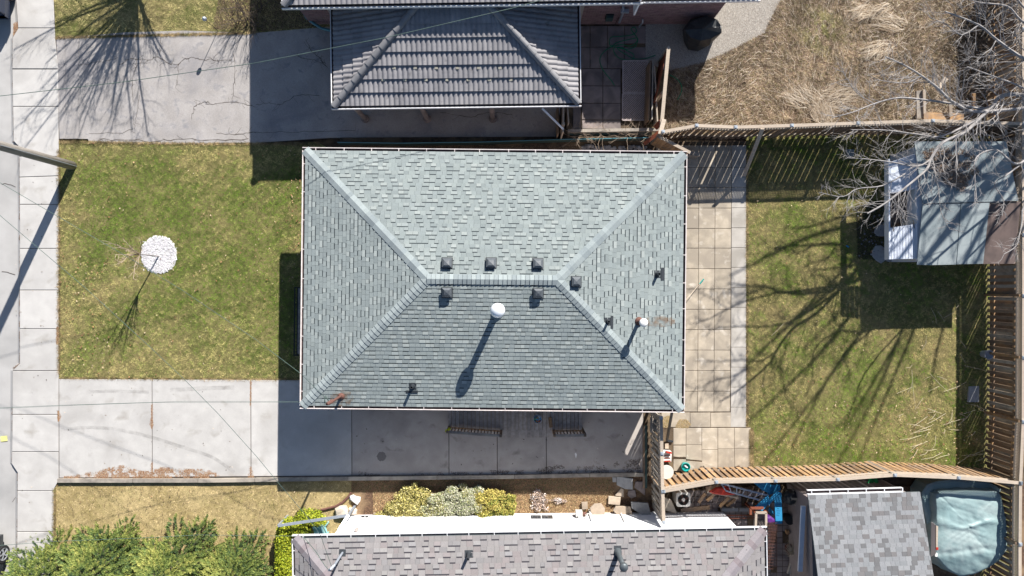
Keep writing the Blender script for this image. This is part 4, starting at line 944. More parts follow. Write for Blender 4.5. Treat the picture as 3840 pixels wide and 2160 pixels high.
b = MB(); b.box(wallp(2, 0, 1135, 85) + Vector((0, -.1, 0)), (.3, .12, .14)); part('box', b, M['alu'], t)
b = MB(); b.tube([wallp(2, 0, 1315, 185) + Vector((0, -.03, 0)), wallp(2, 0, 1315, 195) + Vector((0, -.12, 0)), KP(2, 0, 1280, 268, .05) ], .035, 10); single('drain_pipe', b, M['alu'], 'short grey drain pipe low on the brick wall beside the coiled hose', 'pipe', wallp(2, 0, 1315, 190))
b = MB(); b.tube([wallp(2, 0, 1075, 165) + Vector((0, -.03, 0)), KP(2, 0, 1030, 262, .02)], .012, 6); single('wall_cable', b, M['black'], 'thin dark cable hanging from the grey vent to the patio', 'cable', wallp(2, 0, 1075, 165))

# ---- carport hip roof (lower roof) of the upper house
CZ = 2.5; A_ = P(1243, 411, CZ); B_ = P(2180, 399, CZ)
CP = thing('carport', 'lower hip roof of dark grey corrugated tiles projecting from the upper house', 'carport', (A_ + B_) / 2 * 1.0)
rc = math.atan2(B_.y - A_.y, B_.x - A_.x); frc = rect_frame(A_, rc); cw = (B_ - A_).length; depth = G(0, 92).y - A_.y - .05
a_ = frc(.13, .13, CZ); b_ = frc(cw - .13, .13, CZ); dd = depth - .13; ins = 3.95; rise = ins * .333
ap_l = frc(.13 + ins, .13 + ins, CZ + rise); ap_r = frc(cw - .13 - ins, .13 + ins, CZ + rise)
fS = Face(a_, b_, ap_l, ap_r)
fW = Face(frc(.13, .13 + 2 * ins, CZ), a_, ap_l, ap_l); fE = Face(b_, frc(cw - .13, .13 + 2 * ins, CZ), ap_r, ap_r)
cr = deck('roof', [fS, fW, fE], M['tile_cap'], CP)
tile_face(cr, fS, .355, .452, M['tile'], name='tile')
class Cut(Face): pass
for f in (fW, fE): tile_face(cr, f, .36, .40, M['tile'], name='tile')
round_caps(cr, fS.pt(0, 0), fS.pt(fS.uc, fS.V), .37, .125, .06, M['tile_cap']); round_caps(cr, fS.pt(fS.W, 0), fS.pt(fS.ud, fS.V), .37, .125, .06, M['tile_cap'])
gutter(CP, frc, 0, cw, 0, depth + .0, CZ + .03, 'swe', 'gutter_white2', strap=99, w=.12)
b = MB(); b.prism([frc(.1, .1), frc(cw - .1, .1), frc(cw - .1, depth - .1), frc(.1, depth - .1)], CZ - .15, CZ - .11); part('soffit', b, M['white'], CP)
for x_ in (1078, 1712, 2380):
    q = KP(1, 0, x_, 1118, 0); b = MB(); q = Vector((P(K(1, 0, x_, 0)[0], 418, .4).x, frc(0, .28).y, 0)); 
    b.lathe(q, [(.10, 0), (.10, CZ - .12)], 14); co = part('column', b, M['paver_dark'], CP); b = MB(); b.lathe(q, [(.16, 0), (.16, .12), (.12, .16)], 14); part('base', b, M['paver_dark'], co)
# downspout brace by the right corner
b = MB(); b.beam(KP(2, 0, 305, 1092, CZ - .15), KP(2, 0, 515, 1300, 1.75), .06, .06); part('downspout', b, M['gutter_white2'], CP)
M['clip'] = mat('clip', (.45, .42, .33), (.36, .34, .28), 9)
for (yy, x0, dx_, n) in ((685, 1390, 213, 5), (805, 1285, 213, 6)):
    for k in range(n + 1):
        r = roof_pt([fS], *K(1, 0, x0 + dx_ * k, yy))
        if r: b = MB(); b.fr(r[0] + r[1].n * .06, r[1].u * .06, r[1].v * .035, r[1].n * .006); part('tile_clip', b, M['clip'], cr)

# ================================================================== LOWER HOUSE
LZ = 2.78; A2 = P(1094, 2008, LZ); B2 = P(2876, 1976, LZ); rl = math.atan2(B2.y - A2.y, B2.x - A2.x)
frl = rect_frame(A2, rl)  # v negative going down the picture
lw = (B2 - A2).length; ld = 9.0
HL = thing('house', 'lower neighbour house with a mauve-grey shingle roof and bright white siding wall', 'house', frl(lw / 2, -4, 0))
yl = G(0, 1931).y
wp = [Vector((G(1307, 0).x, yl, 0)), Vector((G(2708, 0).x, yl + .13, 0)), Vector((G(2708, 0).x, yl - 8, 0)), Vector((G(1190, 0).x, yl - 8, 0)), Vector((G(1215, 0).x, G(0, 2003).y, 0)), Vector((G(1290, 0).x, G(0, 2003).y, 0))]
b = MB(); b.prism([wp[0], wp[1], wp[2], wp[3]], -.1, LZ - .12); part('wall', b, M['siding'], HL)
b = MB(); n_ = 24
d = (wp[1] - wp[0]).normalized(); nn = Vector((-d.y, d.x, 0))
for i in range(n_):
    z0 = .15 + i * (LZ - .3) / n_; z1 = z0 + (LZ - .3) / n_
    b.add([wp[0] + nn * .022 + Vector((0, 0, z0)), wp[1] + nn * .022 + Vector((0, 0, z0)), wp[1] + nn * .006 + Vector((0, 0, z1)), wp[0] + nn * .006 + Vector((0, 0, z1)), wp[0] + nn * .004 + Vector((0, 0, z0)), wp[1] + nn * .004 + Vector((0, 0, z0))], [(1, 0, 3, 2), (4, 0, 1, 5)])
part('siding_board', b, M['siding'], HL, kind='stuff')
iu = .11; a3, b3 = frl(iu, -iu, LZ), frl(lw - iu, -iu, LZ); ins2 = ld / 2 - iu; rz2 = LZ + ins2 * .30
c3_, d3_ = frl(iu + ins2, -iu - ins2, rz2), frl(lw - iu - ins2, -iu - ins2, rz2); e3, f3 = frl(iu, -ld + iu, LZ), frl(lw - iu, -ld + iu, LZ)
gN = Face(b3, a3, d3_, c3_); gW = Face(a3, e3, c3_, c3_); gE = Face(f3, b3, d3_, d3_); gS = Face(e3, f3, c3_, d3_)
rf2 = deck('roof', [gN, gW, gE, gS], M['roof_under'], HL)
pal2 = {'light': [(.275, .262, .272), (.295, .28, .285), (.28, .25, .26), (.265, .255, .27)], 'mid': [(.238, .222, .232), (.24, .214, .222), (.225, .215, .226), (.234, .22, .226), (.25, .234, .242)], 'band': (.055, .052, .06)}
shingle_roof(rf2, [gN, gW, gE], .186, (.15, .29), tint(pal2, (1.03, 1.03, .985)), Vector((.5, -9, 3)), vmax=[3.2, 3.4, 3.4], sect=lambda p: p.y > -12.4)
cp2 = [(.27, .245, .255), (.235, .20, .21), (.29, .27, .28), (.25, .225, .24)]
caps(rf2, a3, c3_, gN.n, gW.n, .2, .19, cp2); caps(rf2, b3, d3_, gN.n, gE.n, .2, .19, cp2); caps(rf2, c3_, d3_, gN.n, gS.n, .2, .19, cp2)
gutter(HL, frl, 0, lw, -ld, 0, LZ - .005, 'nwe', 'gutter_white2', strap=.82, w=.12)
b = MB(); b.prism([frl(.1, -.1), frl(lw - .1, -.1), frl(lw - .1, -ld + .1), frl(.1, -ld + .1)], LZ - .15, LZ - .11); part('soffit', b, M['white'], HL)
FL = [gN, gW, gE]
# vents
p, f = roof_pt(FL, *K(1, 3, 2140, 1225)); b = MB(); b.fr(p + f.n * .014, f.u * .14, f.v * .12, f.n * .005); t = part('vent_pipe', b, M['vent'], HL); b = MB(); b.lathe(p, [(.1, 0), (.06, .1), (.05, .5), (.036, .5), (.036, .4), (.001, .4)], 14); part('pipe', b, M['vent'], t)
p, f = roof_pt(FL, *K(2, 3, 1065, 1210)); b = MB(); b.fr(p + f.n * .014, f.u * .13, f.v * .22, f.n * .005); t = part('flue', b, M['vent'], HL, 'tall dark flue with a round cap on the mauve-grey roof')
M['flue_grey'] = mat('flue_grey', (.10, .115, .125), (.085, .10, .11), 8, rough=.45, metal=.3)
b = MB(); b.smooth = True; b.lathe(p, [(.15, -.02), (.12, .1), (.085, .16), (.085, 1.25)], 18); part('pipe', b, M['flue_grey'], t)
b = MB(); b.smooth = True; b.lathe(p + Vector((0, 0, 1.25)), [(.10, -.06), (.145, -.02), (.145, .06), (.12, .10), (.02, .115), (.001, .12)], 22); part('cap', b, M['flue_grey'], t)
p, f = roof_pt(FL, *K(1, 3, 870, 1215)); b = MB(); b.fr(p + f.n * .014, f.u * .12, f.v * .12, f.n * .005); t = part('service_mast', b, M['vent'], HL, 'grey service mast near the left hip of the mauve-grey roof')
b = MB(); b.tube([p, p + Vector((0, 0, 1.1)), p + Vector((-.1, -.08, 1.2)), p + Vector((-.18, -.15, 1.12))], .04, 12); part('pipe', b, M['alu'], t); MAST2 = p + Vector((-.1, -.08, 1.05))
# wall fittings of the lower house
def wp2(c, r, px, py, off=.03):
    X, Y = K(c, r, px, py); yy = yl + .05 + off; k = yy / (1080 - Y); return Vector(((X - 1920) * k, yy, max(.05, CAMH - k * FPX)))
p = wp2(1, 3, 1085, 885); t = part('meter_box', MB().box(p, (.32, .16, .4)), M['siding'], HL); part('meter', MB().box(p + Vector((-.06, .09, -.1)), (.12, .04, .12)), M['black'], t); part('meter', MB().box(p + Vector((.09, .09, -.1)), (.1, .04, .12)), M['black'], t)
p = wp2(1, 3, 1010, 985); part('wall_lamp', MB().lathe(p, [(.05, -.12), (.07, 0), (.05, .1), (.01, .12)], 12), M['soffit'], HL)
p = wp2(2, 3, 295, 866); t = part('window', MB().box(p, (1.0, .07, .5)), M['white'], HL); part('pane', MB().box(p + Vector((-.21, .02, 0)), (.39, .06, .38)), M['glass'], t); part('pane', MB().box(p + Vector((.23, .02, 0)), (.42, .06, .38)), M['glass'], t)
b = MB(); b.tube([wp2(1, 3, 1130, 893), wp2(1, 3, 2300, 880)], .012, 6); part('conduit', b, M['gutter_white2'], HL)
g0 = wp2(2, 3, 665, 800, .15); t = thing('gas_meter', 'grey gas meter with valve pipes against the white siding wall', 'gas meter', (g0.x, g0.y, 0))
part('body', MB().box((g0.x, g0.y + .05, .55), (.26, .2, .3)), M['ac'], t); part('regulator', MB().lathe((g0.x + .22, g0.y, .5), [(.07, -.03), (.09, 0), (.07, .04), (.01, .06)], 14), M['rust'], t)
part('pipe', MB().tube([(g0.x - .05, g0.y, .7), (g0.x - .05, g0.y, .85), (g0.x + .25, g0.y - .02, .85), (g0.x + .25, g0.y, .45), (g0.x + .5, g0.y, .45)], .022, 8), M['ac'], t)
part('pipe', MB().tube([(g0.x + .45, g0.y, .0), (g0.x + .45, g0.y, 1.1)], .03, 8), M['white'], t)
q = wp2(2, 3, 1120, 870, .1); b = MB(); b.tube([(q.x, q.y, .05), (q.x, q.y, 1.2), (q.x + .1, q.y, 1.2)], .035, 10); single('vent_stub', b, M['white'], 'white plastic pipe rising up the siding wall behind leaning flagstones', 'pipe', (q.x, q.y, 0))
# front porch rail of the lower house
t = thing('porch_rail', 'grey painted porch rail running over the clipped yellow-green hedge', 'railing', G(1150, 1955))
zr = 1.15; a = KP(1, 3, 222, 943, zr); c = KP(1, 3, 928, 838, zr); d_ = KP(1, 3, 815, 1018, zr + .5)
part('rail', MB().beam(a, c, .10, .05), M['alu'], t)
part('rail', MB().beam(c, d_, .10, .05), M['alu'], t)
for p in (a, c): part('post', MB().beam((p.x, p.y, 0), (p.x, p.y, zr - .03), .07, .07), M['alu'], t)
# turquoise chair at the porch
p = KP(1, 3, 640, 1000, .5); t = thing('plastic_chair', 'pale turquoise plastic armchair on the porch beside the clipped hedge', 'chair', (p.x, p.y, 0))
part('seat', MB().box((p.x, p.y, .42), (.5, .45, .03), .3), M['pale_turq'], t)
part('backrest', MB().fr((p.x + .22, p.y + .1, .68), (.03, .012, .02), (-.07, .24, 0), (.04, .01, .26)), M['pale_turq'], t)
for i, j in ((-.22, -.2), (.22, -.2), (-.22, .2), (.22, .2)): part('leg', MB().beam((p.x + i, p.y + j, 0), (p.x + i * .9, p.y + j * .9, .42), .04, .04), M['pale_turq'], t)
for j in (-.25, .25): part('armrest', MB().box((p.x - .02, p.y + j, .64), (.45, .05, .03), .3), M['pale_turq'], t)
# ================================================================== FENCES
def fence(label, nodes, ztop, side, mb, mcap, mpost, lattice=True, pitch=.24, bw=.145, post_face=0, skip_posts=(), mboards2=None, zb=.06, group=None):
    """shadow-box fence along world points (plan); side = +1/-1 chooses the face of the front boards"""
    t = thing('fence', label, 'fence', (nodes[0].x, nodes[0].y, 0), group)
    zl = ztop - (.34 if lattice else .06)
    bm = MB(); bm.box((0, 0, (zl + zb) / 2), (bw, .018, zl - zb)); me = bm.mesh('board', mb)
    bm = MB(); bm.box((0, 0, (zl + zb) / 2), (bw, .018, zl - zb)); me2 = bm.mesh('board', mboards2 or mb)
    lat = MB(); carry = 0
    for si, (a, c) in enumerate(zip(nodes, nodes[1:])):
        a = Vector((a.x, a.y, 0)); c = Vector((c.x, c.y, 0)); d = (c - a); L = d.length; d.normalize(); n = Vector((-d.y, d.x, 0)) * side; rz = math.atan2(d.y, d.x)
        u = carry
        while u < L - .05:
            j = random.uniform(-.008, .008)
            part_at('board', random.choice((me, me, me2)), t, a + d * u + n * (.045 + j), rz)
            if u + pitch / 2 < L - .05: part_at('board', random.choice((me, me, me2)), t, a + d * (u + pitch / 2) - n * (.045 + j), rz)
            u += pitch
        carry = u - L
        for z_ in ((.35, zl - .12) if lattice else (.3, zl - .2)):
            s = MB(); s.beam(a + Vector((0, 0, z_)), c + Vector((0, 0, z_)), .06, .075); part('rail', s, mpost, t)
        if lattice:
            s = MB(); s.beam(a + Vector((0, 0, zl + .02)), c + Vector((0, 0, zl + .02)), .085, .04); part('rail', s, mcap, t)
            h = ztop - .03 - (zl + .04); k = 0; st_ = .105
            for sg in (1, -1):
                x = -h
                while x < L:
                    p0_, p1_ = (x, 0), (x + h, h)
                    if sg < 0: p0_, p1_ = (x, h), (x + h, 0)
                    xa, za = p0_; xb, zb_ = p1_
                    if xa < 0: za += (0 - xa) * (zb_ - za) / (xb - xa); xa = 0
                    if xb > L: zb_ = za + (L - xa) * (zb_ - za) / (xb - xa); xb = L
                    if xb > xa + .01: lat.beam(a + d * xa + Vector((0, 0, zl + .04 + za)) + n * .006 * sg, a + d * xb + Vector((0, 0, zl + .04 + zb_)) + n * .006 * sg, .008, .034)
                    x += st_
        s = MB(); s.beam(a + Vector((0, 0, ztop)), c + Vector((0, 0, ztop)), .115, .04); part('top_cap', s, mcap, t)
    if lattice: part('lattice', lat, mcap, t, kind='stuff')
    pm = MB(); pm.box((0, 0, ztop / 2 - .02), (.09, .09, ztop - .02)); pme = pm.mesh('post', mpost); cm = MB(); cm.box((0, 0, ztop + .035), (.12, .12, .03)); cm.box((0, 0, ztop + .06), (.07, .07, .02)); cme = cm.mesh('post_cap', M['capmetal'])
    for i, nd in enumerate(nodes):
        if i in skip_posts: continue
        d = (nodes[min(i + 1, len(nodes) - 1)] - nodes[max(i - 1, 0)]); d.z = 0; d.normalize(); n = Vector((-d.y, d.x, 0)) * side
        p = Vector((nd.x, nd.y, 0)) + n * post_face; rz = math.atan2(d.y, d.x)
        part_at('post', pme, t, p, rz); part_at('post_cap', cme, t, p if not post_face else Vector((nd.x, nd.y, 0)) , rz)
    return t
ZF = 1.88
A_n = [P(x, y, ZF) for x, y in ((2486, 494), (2612, 471), (2758, 477), (2969, 471), (3217, 462), (3497, 453), (3838, 464))]
fence('north backyard fence of shadow-box boards with lattice along the dry grass yard', A_n, ZF, -1, M['wood_brown'], M['wood_cap'], M['wood_grey'])
B_n = [P(x, y, ZF) for x, y in ((3838, -150), (3838, 110), (3838, 370), (3838, 630), (3838, 880), (3838, 1108), (3837, 1340), (3836, 1580), (3826, 1810), (3824, 2040), (3824, 2300))]
fence('tall brown east fence along the right edge with lattice strip on top', B_n, ZF, -1, M['wood_brown'], M['wood_cap'], M['wood_tan'], post_face=.09, mboards2=M['wood_grey'], bw=.122)
C_n = [P(x, y, ZF) for x, y in ((2488, 1842), (2686, 1807), (2908, 1803), (3141, 1797), (3355, 1781), (3594, 1791), (3826, 1811))]
fence('sunlit orange-tan south backyard fence with pale cap rail above the neighbour shed', C_n, ZF, 1, M['wood_tan'], M['wood_cap'], M['wood_grey'])
D_n = [P(x, y, ZF) for x, y in ((2479, 1566), (2482, 1700), (2485, 1842), (2489, 1958))]
fence('grey weathered cross fence closing the end of the concrete driveway', D_n, ZF, 1, M['wood_grey'], M['wood_cap'], M['wood_grey'])
# short gate between house corner and north fence
def panel_gate(name, label, cat, a, c, z0, z1, m, n=9, capm=None, t_=.02, gap=.01):
    t = thing(name, label, cat, (a.x, a.y, 0)); a = Vector((a.x, a.y, 0)); c = Vector((c.x, c.y, 0)); d = c - a; L = d.length; d.normalize(); w = L / n
    for i in range(n): s = MB(); s.beam(a + d * (w * i + gap / 2) + Vector((0, 0, (z0 + z1) / 2)), a + d * (w * (i + 1) - gap / 2) + Vector((0, 0, (z0 + z1) / 2)), t_, z1 - z0); part('board', s, m, t)
    s = MB(); s.beam(a + Vector((0, 0, z1 + .02)), c + Vector((0, 0, z1 + .02)), .11, .04); part('top_rail', s, capm or m, t)
    nrm = Vector((-d.y, d.x, 0))
    for z in (z0 + .2, z1 - .25): s = MB(); s.beam(a + nrm * .035 + Vector((0, 0, z)), c + nrm * .035 + Vector((0, 0, z)), .04, .09); part('rail', s, m, t)
    return t
panel_gate('gate', 'tan board gate angled between the roof corner and the north fence', 'gate', P(2470, 512, 1.5), P(2588, 573, 1.5), .1, 1.5, M['wood_tan'], 10, M['wood_cap'])
b = MB(); q = KP(2, 1, 1815, 108, .3); b.box((q.x, q.y, .28), (.44, .16, .5), -.12); single('timber_block', b, M['wood_grey'], 'short grey timber block at the corner beside the angled tan gate', 'timber block', (q.x, q.y, 0))
b = MB(); b.beam(P(2859, 483, ZF + .08), P(2790, 660, .1), .14, .04); single('leaning_plank', b, M['wood_cap'], 'long pale plank leaning from the north fence down to the lawn edge', 'plank', P(2790, 660, 0))
# rusty painted fence and tall rail between the two backyards
E0, E1 = P(2507, 178, 1.7), P(2478, 500, 1.7)
t = thing('fence', 'short rust-red board fence with a long pale top rail beside the dark patio', 'fence', (E0.x, E0.y, 0))
b = MB(); b.beam(E0, E1, .13, .06); part('top_rail', b, M['wood_cap'], t)
a = KP(2, 0, 1560, 500, 1.4); c = KP(2, 0, 1450, 1005, 1.4); d = (c - a); n = 20
for i in range(n):
    p = a + d * (i + .5) / n; q = MB(); L = d.length / n - .008; dn = d.normalized(); q.beam(Vector((p.x, p.y, .75)) - dn * L / 2, Vector((p.x, p.y, .75)) + dn * L / 2, .02, 1.3); part('board', q, M['wood_red'], t)
for p in (E0, (E0 + E1) / 2, E1): q = MB(); q.beam((p.x, p.y, 0), (p.x, p.y, 1.72), .1, .1); part('post', q, M['wood_grey'], t)
b = MB(); b.beam(KP(2, 0, 1530, 1200, 1.75), KP(2, 0, 1490, 1350, 1.8), .16, .05); part('splice', b, M['wood_cap'], t)
t = thing('lumber', 'upright weathered boards leaning along the red fence beside the lattice sheets', 'boards', KP(2, 0, 1390, 900, 0))
for (x0, y0, x1, y1, m_) in ((1372, 650, 1352, 1240, 'wood_brown'), (1410, 700, 1440, 1250, 'wood_cap'), (1395, 640, 1385, 1230, 'wood_grey')):
    b = MB(); b.beam(KP(2, 0, x0, y0, .5), KP(2, 0, x1, y1, .5), .05, .9); part('board', b, M[m_], t)
def lattice_panel(label, c0, c1, z):
    a, e_ = KG(2, 0, *c0), KG(2, 0, *c1); x0, x1, y0, y1 = a.x, e_.x, e_.y, a.y
    t = thing('lattice_panel', label, 'lattice panel', (x0, y0, 0), 'lattice sheets lying on the dark patio')
    b = MB()
    for p, q in (((x0, y0), (x1, y0)), ((x0, y1), (x1, y1)), ((x0, y0), (x0, y1)), ((x1, y0), (x1, y1))): b.beam((*p, z), (*q, z), .05, .03)
    part('frame', b, M['lattice'], t)
    b = MB(); st_ = .088; k = -(y1 - y0)
    while k < (x1 - x0):      # slats rising to the right
        pa, pb = [x0 + k, y0], [x0 + k + (y1 - y0), y1]
        if pa[0] < x0: pa[1] += x0 - pa[0]; pa[0] = x0
        if pb[0] > x1: pb[1] -= pb[0] - x1; pb[0] = x1
        if pb[0] - pa[0] > .03: b.beam((*pa, z + .01), (*pb, z + .01), .04, .012)
        k += st_
    part('slat', b, M['lattice'], t, kind='stuff')
    b = MB(); k = 0
    while k < (x1 - x0) + (y1 - y0):
        pa, pb = [x0 + k, y0], [x0 + k - (y1 - y0), y1]
        if pa[0] > x1: pa[1] += pa[0] - x1; pa[0] = x1
        if pb[0] < x0: pb[1] -= x0 - pb[0]; pb[0] = x0
        if pa[0] - pb[0] > .03: b.beam((*pa, z - .008), (*pb, z - .008), .04, .012)
        k += .13
    part('slat', b, M['wood_brown'], t, kind='stuff')
lattice_panel('upper diagonal lattice sheet lying on the dark patio', (1112, 620), (1358, 938), .10)
lattice_panel('lower diagonal lattice sheet, nearer the dry vines', (1108, 950), (1352, 1215), .10)
# gate post wall by the carport corner
t = thing('gate_wall', 'narrow wooden gate wall at the lower right corner of the carport', 'gate', KP(2, 0, 480, 1200, 0))
for (x0, x1, m_, z) in ((455, 455, 'wood_brown', 1.1), (505, 500, 'wood_cap', 1.6), (548, 560, 'wood_grey', 1.0)):
    b = MB(); b.beam(KP(2, 0, x0, 1092, z / 2), KP(2, 0, x1, 1375 if z > 1 else 1270, z / 2), .05, z); part('board', b, M[m_], t)
b = MB(); p = KP(2, 0, 500, 1300, .85); b.beam((p.x, p.y, 0), (p.x, p.y, 1.75), .1, .1); part('post', b, M['wood_cap'], t)
# low divider between the lots: greenish plank wall with a teal rail
t = thing('divider_wall', 'low dark green plank divider with a thin teal top edge between the two lots', 'low wall', G(1300, 545))
pl_ = [(1265, 534), (1500, 537), (1800, 533), (2110, 523), (2434, 516)]
for (p, q) in zip(pl_, pl_[1:]):
    b = MB(); b.beam(P(*p, .45), P(*q, .45), .03, .03); part('edge_rail', b, M['teal_metal'], t); A, B_ = P(*p, .45), P(*q, .45); b = MB(); b.beam((A.x, A.y, .2), (B_.x, B_.y, .2), .02, .45); part('panel', b, M['plaster_teal'], t)
t = thing('retaining_wall', 'mossy grey retaining sleepers under the dry vine stems', 'retaining wall', KP(2, 0, 900, 1330, 0))
for (a, c, z, m_) in (((560, 1325), (1470, 1310), .45, 'wood_grey'), ((560, 1350), (1400, 1345), .25, 'plaster_teal')): b = MB(); b.beam(KP(2, 0, *a, z), KP(2, 0, *c, z), .12, .3); part('sleeper', b, M[m_], t)
b = MB(); b.beam(KP(2, 0, 1330, 1449, .9), KP(2, 0, 1480, 1330, 1.2), .14, .05); b.beam(KP(2, 0, 1440, 1290, 1.0), KP(2, 0, 1500, 1225, 1.2), .2, .06); single('fence_offcut', b, M['wood_red'], 'red-brown board end where the vine wall meets the pale rail', 'board', KP(2, 0, 1400, 1400, 0))
# dark plank wall (fence foot) at driveway end
t = thing('side_gate', 'grey slatted side gate standing ajar at the lower right roof corner', 'gate', KP(2, 2, 1440, 1370, 0))
for (x0, y0, x1, y1, w_) in ((1395, 1310, 1510, 1385, .12), (1400, 1335, 1400, 1449, .08), (1395, 1365, 1480, 1420, .10), (1505, 1380, 1505, 1449, .08), (1410, 1400, 1480, 1449, .1)): b = MB(); b.beam(KP(2, 2, x0, y0, 1.3), KP(2, 2, x1, y1, 1.25), w_, .03); part('board', b, M['wood_grey'], t)
t = thing('plank_walk', 'dark weathered planks lying along the foot of the cross fence', 'planks', KG(2, 3, 1340, 200))
for k, x_ in enumerate((1322, 1345)):
    b = MB(); b.prism([KG(2, 3, x_ - 10, -70), KG(2, 3, x_ + 11, -70), KG(2, 3, x_ + 11, 560), KG(2, 3, x_ - 10, 560)], .04, .09 + k * .01); part('plank', b, M['plaster_teal' if k else 'wood_brown'], t)

# ================================================================== SHED with white front and felt roof
t = thing('shed', 'backyard shed with pale blue-grey felt roof and white metal front under the bare tree', 'shed', P(3600, 780, 0))
def sheet(name, q, th, m, parent, col=(1, 1, 1)):
    q = [Vector(p) for p in q]; b = MB(); k = len(q); d = [p - Vector((0, 0, th)) for p in q]
    nrm = (q[1] - q[0]).cross(q[2] - q[0])
    if nrm.z < 0: q, d = q[::-1], d[::-1]
    b.add(q + d, [tuple(range(k)), tuple(range(k, 2 * k))[::-1]] + [(i, k + i, k + (i + 1) % k, (i + 1) % k) for i in range(k)], col); return part(name, b, m, parent)
zs = 1.95
sheet('roof_sheet', [P(3429, 530, zs + .22), P(3774, 530, zs + .22), P(3819, 753, zs + .05), P(3461, 763, zs + .10)], .03, M['shed_felt'], t)
sheet('roof_sheet', [P(3461, 766, zs + .06), P(3603, 763, zs + .05), P(3586, 992, zs - .12), P(3484, 994, zs - .1), P(3439, 993, zs - .12)], .03, M['shed_felt'], t)
sheet('roof_sheet', [P(3605, 763, zs + .07), P(3711, 760, zs + .05), P(3687, 989, zs - .1), P(3588, 991, zs - .1)], .03, M['shed_felt'], t)
sheet('roof_sheet', [P(3708, 761, zs), P(3828, 757, zs), P(3806, 989, zs - .12), P(3684, 990, zs - .12)], .03, M['shed_brown'], t)
bx = [P(3448, 545, zs), P(3760, 545, zs), P(3790, 975, zs), P(3452, 975, zs)]; b = MB(); b.prism(bx, -.05, zs - .2); part('wall', b, M['shed_white'], t)
# front lean-to
sheet('panel', [KP(3, 1, 1218, 185, 1.62), KP(3, 1, 1480, 96, 1.72), KP(3, 1, 1500, 450, 1.70), KP(3, 1, 1256, 497, 1.60), KP(3, 1, 1216, 497, 1.6)], .03, M['shed_white'], t)
pz = lambda u, v: (1216 + (300 - 0) * u + 12 * u, 845 - 47 * u + (315 + 40 * u) * v)
for k in range(11):
    u0, u1 = k / 11, (k + 1) / 11 - .012; q = [pz(u0, 0), pz(u1, 0), pz(u1, 1), pz(u0, 1)]; q = [(x, min(y, 1162 - 4 * (x - 1216) / 300)) for x, y in q]
    sheet('panel', [KP(3, 1, *a, 1.62 + .10 * (a[0] - 1216) / 300 + (.012 if k % 2 else 0)) for a in q], .03, M['shed_white'], t)
sheet('trim', [KP(3, 1, 1492, 90, 1.78), KP(3, 1, 1508, 90, 1.78), KP(3, 1, 1560, 560, 1.78), KP(3, 1, 1560, 800, 1.78), KP(3, 1, 1500, 800, 1.76)], .04, M['shed_white'], t)
sheet('trim', [KP(3, 1, 1214, 150, 1.62), KP(3, 1, 1226, 150, 1.62), KP(3, 1, 1232, 1160, 1.60), KP(3, 1, 1216, 1160, 1.60)], .3, M['shed_white'], t)
b = MB(); b.prism([KP(3, 1, 1430, 250, 1.5), KP(3, 1, 1550, 230, 1.5), KP(3, 1, 1530, 1080, 1.5), KP(3, 1, 1430, 1080, 1.5)], -.05, .80); part('floor_box', b, M['shed_brown'], t)
for k in range(6): b = MB(); b.beam(KP(3, 1, 1222, 520 + k * 52, 1.05), KP(3, 1, 1492, 470 + k * 55, 1.15), .17, .03); part('board', b, M['shed_brown'], t)
for x_ in (1250, 1460): b = MB(); b.beam(KP(3, 1, x_, 760, 1.8), KP(3, 1, x_ + 12, 880 - (x_ - 1250) * .15, 1.82), .03, .02); part('hinge', b, M['black'], t)
# leaf drift on the roof
q0 = [KP(3, 1, *a, zs + .2) for a in ((1560, 60), (1700, 20), (1900, 20), (2080, 130), (2120, 300), (1960, 470), (1850, 430), (1700, 340), (1600, 200))]
litter('leaf_litter', [q0], 3400, [(.15, .10, .07), (.24, .16, .11), (.09, .06, .045), (.33, .25, .19)], (.04, .12), (.012, .03), zs + .20, rise=(0, .5), thr=.45)
# stepping stones and bits before the shed
def flagstone(label, c, r, asp=1, m='cement_block', z=.05, seed=1, n=9, grp=None, nm='stepping_stone', cat='stepping stone'):
    rr = random.Random(seed); q = G(*c); b = MB(); b.slab([(q.x + r * math.cos(6.283 * i / n) * rr.uniform(.85, 1.1), q.y + r * asp * math.sin(6.283 * i / n) * rr.uniform(.85, 1.1)) for i in range(n)], -.02, z, 0, .02); return single(nm, b, M[m], label, cat, (q.x, q.y, 0), grp)
flagstone('upper dark stepping stone before the white shed front', K(3, 1, 1140, 870), .30, .9, seed=3); flagstone('lower dark stepping stone before the white shed front', K(3, 1, 1120, 1105), .31, 1.15, seed=4); flagstone('small grey stone at the bottom corner of the white shed front', K(3, 1, 1215, 1140), .18, 1.1, seed=5)
b = MB()
for i in range(60):
    q = KG(3, 1, random.uniform(900, 1200), random.uniform(640, 1180), .02); v = random.uniform(.12, .3); r = random.uniform(.015, .05); b.lathe(q, [(r * .5, 0), (r, r * .4), (r * .4, r * .8)], 5, (v, v, v * 1.05))
struct('rubble', b, M['stone'], 'stuff')
blades('leaf_litter', [[KG(3, 1, *a) for a in ((880, 620), (1215, 560), (1215, 1190), (900, 1150))]], 9000, (.03, .07), (.01, .02), M['blade'], lambda p: np.array([(.05, .045, .03), (.09, .07, .05), (.04, .05, .02)])[RNG.integers(0, 3, len(p))], .02, (0, .5))
b = MB(); b.prism([KG(3, 1, 775, 60), KG(3, 1, 855, 60), KG(3, 1, 850, 125), KG(3, 1, 800, 150)], 0, .12); single('plastic_sheet', b, M['shed_felt'], 'small crumpled grey plastic sheet in the fence shade left of the shed', 'plastic sheet', KG(3, 1, 820, 100))
b = MB(); b.box(KP(3, 1, 800, 1030, .06), (.11, .04, .06), -.6); single('blue_toy', b, M['foam_blue'], 'tiny blue toy lying on the back lawn', 'toy', KP(3, 1, 800, 1030, 0))
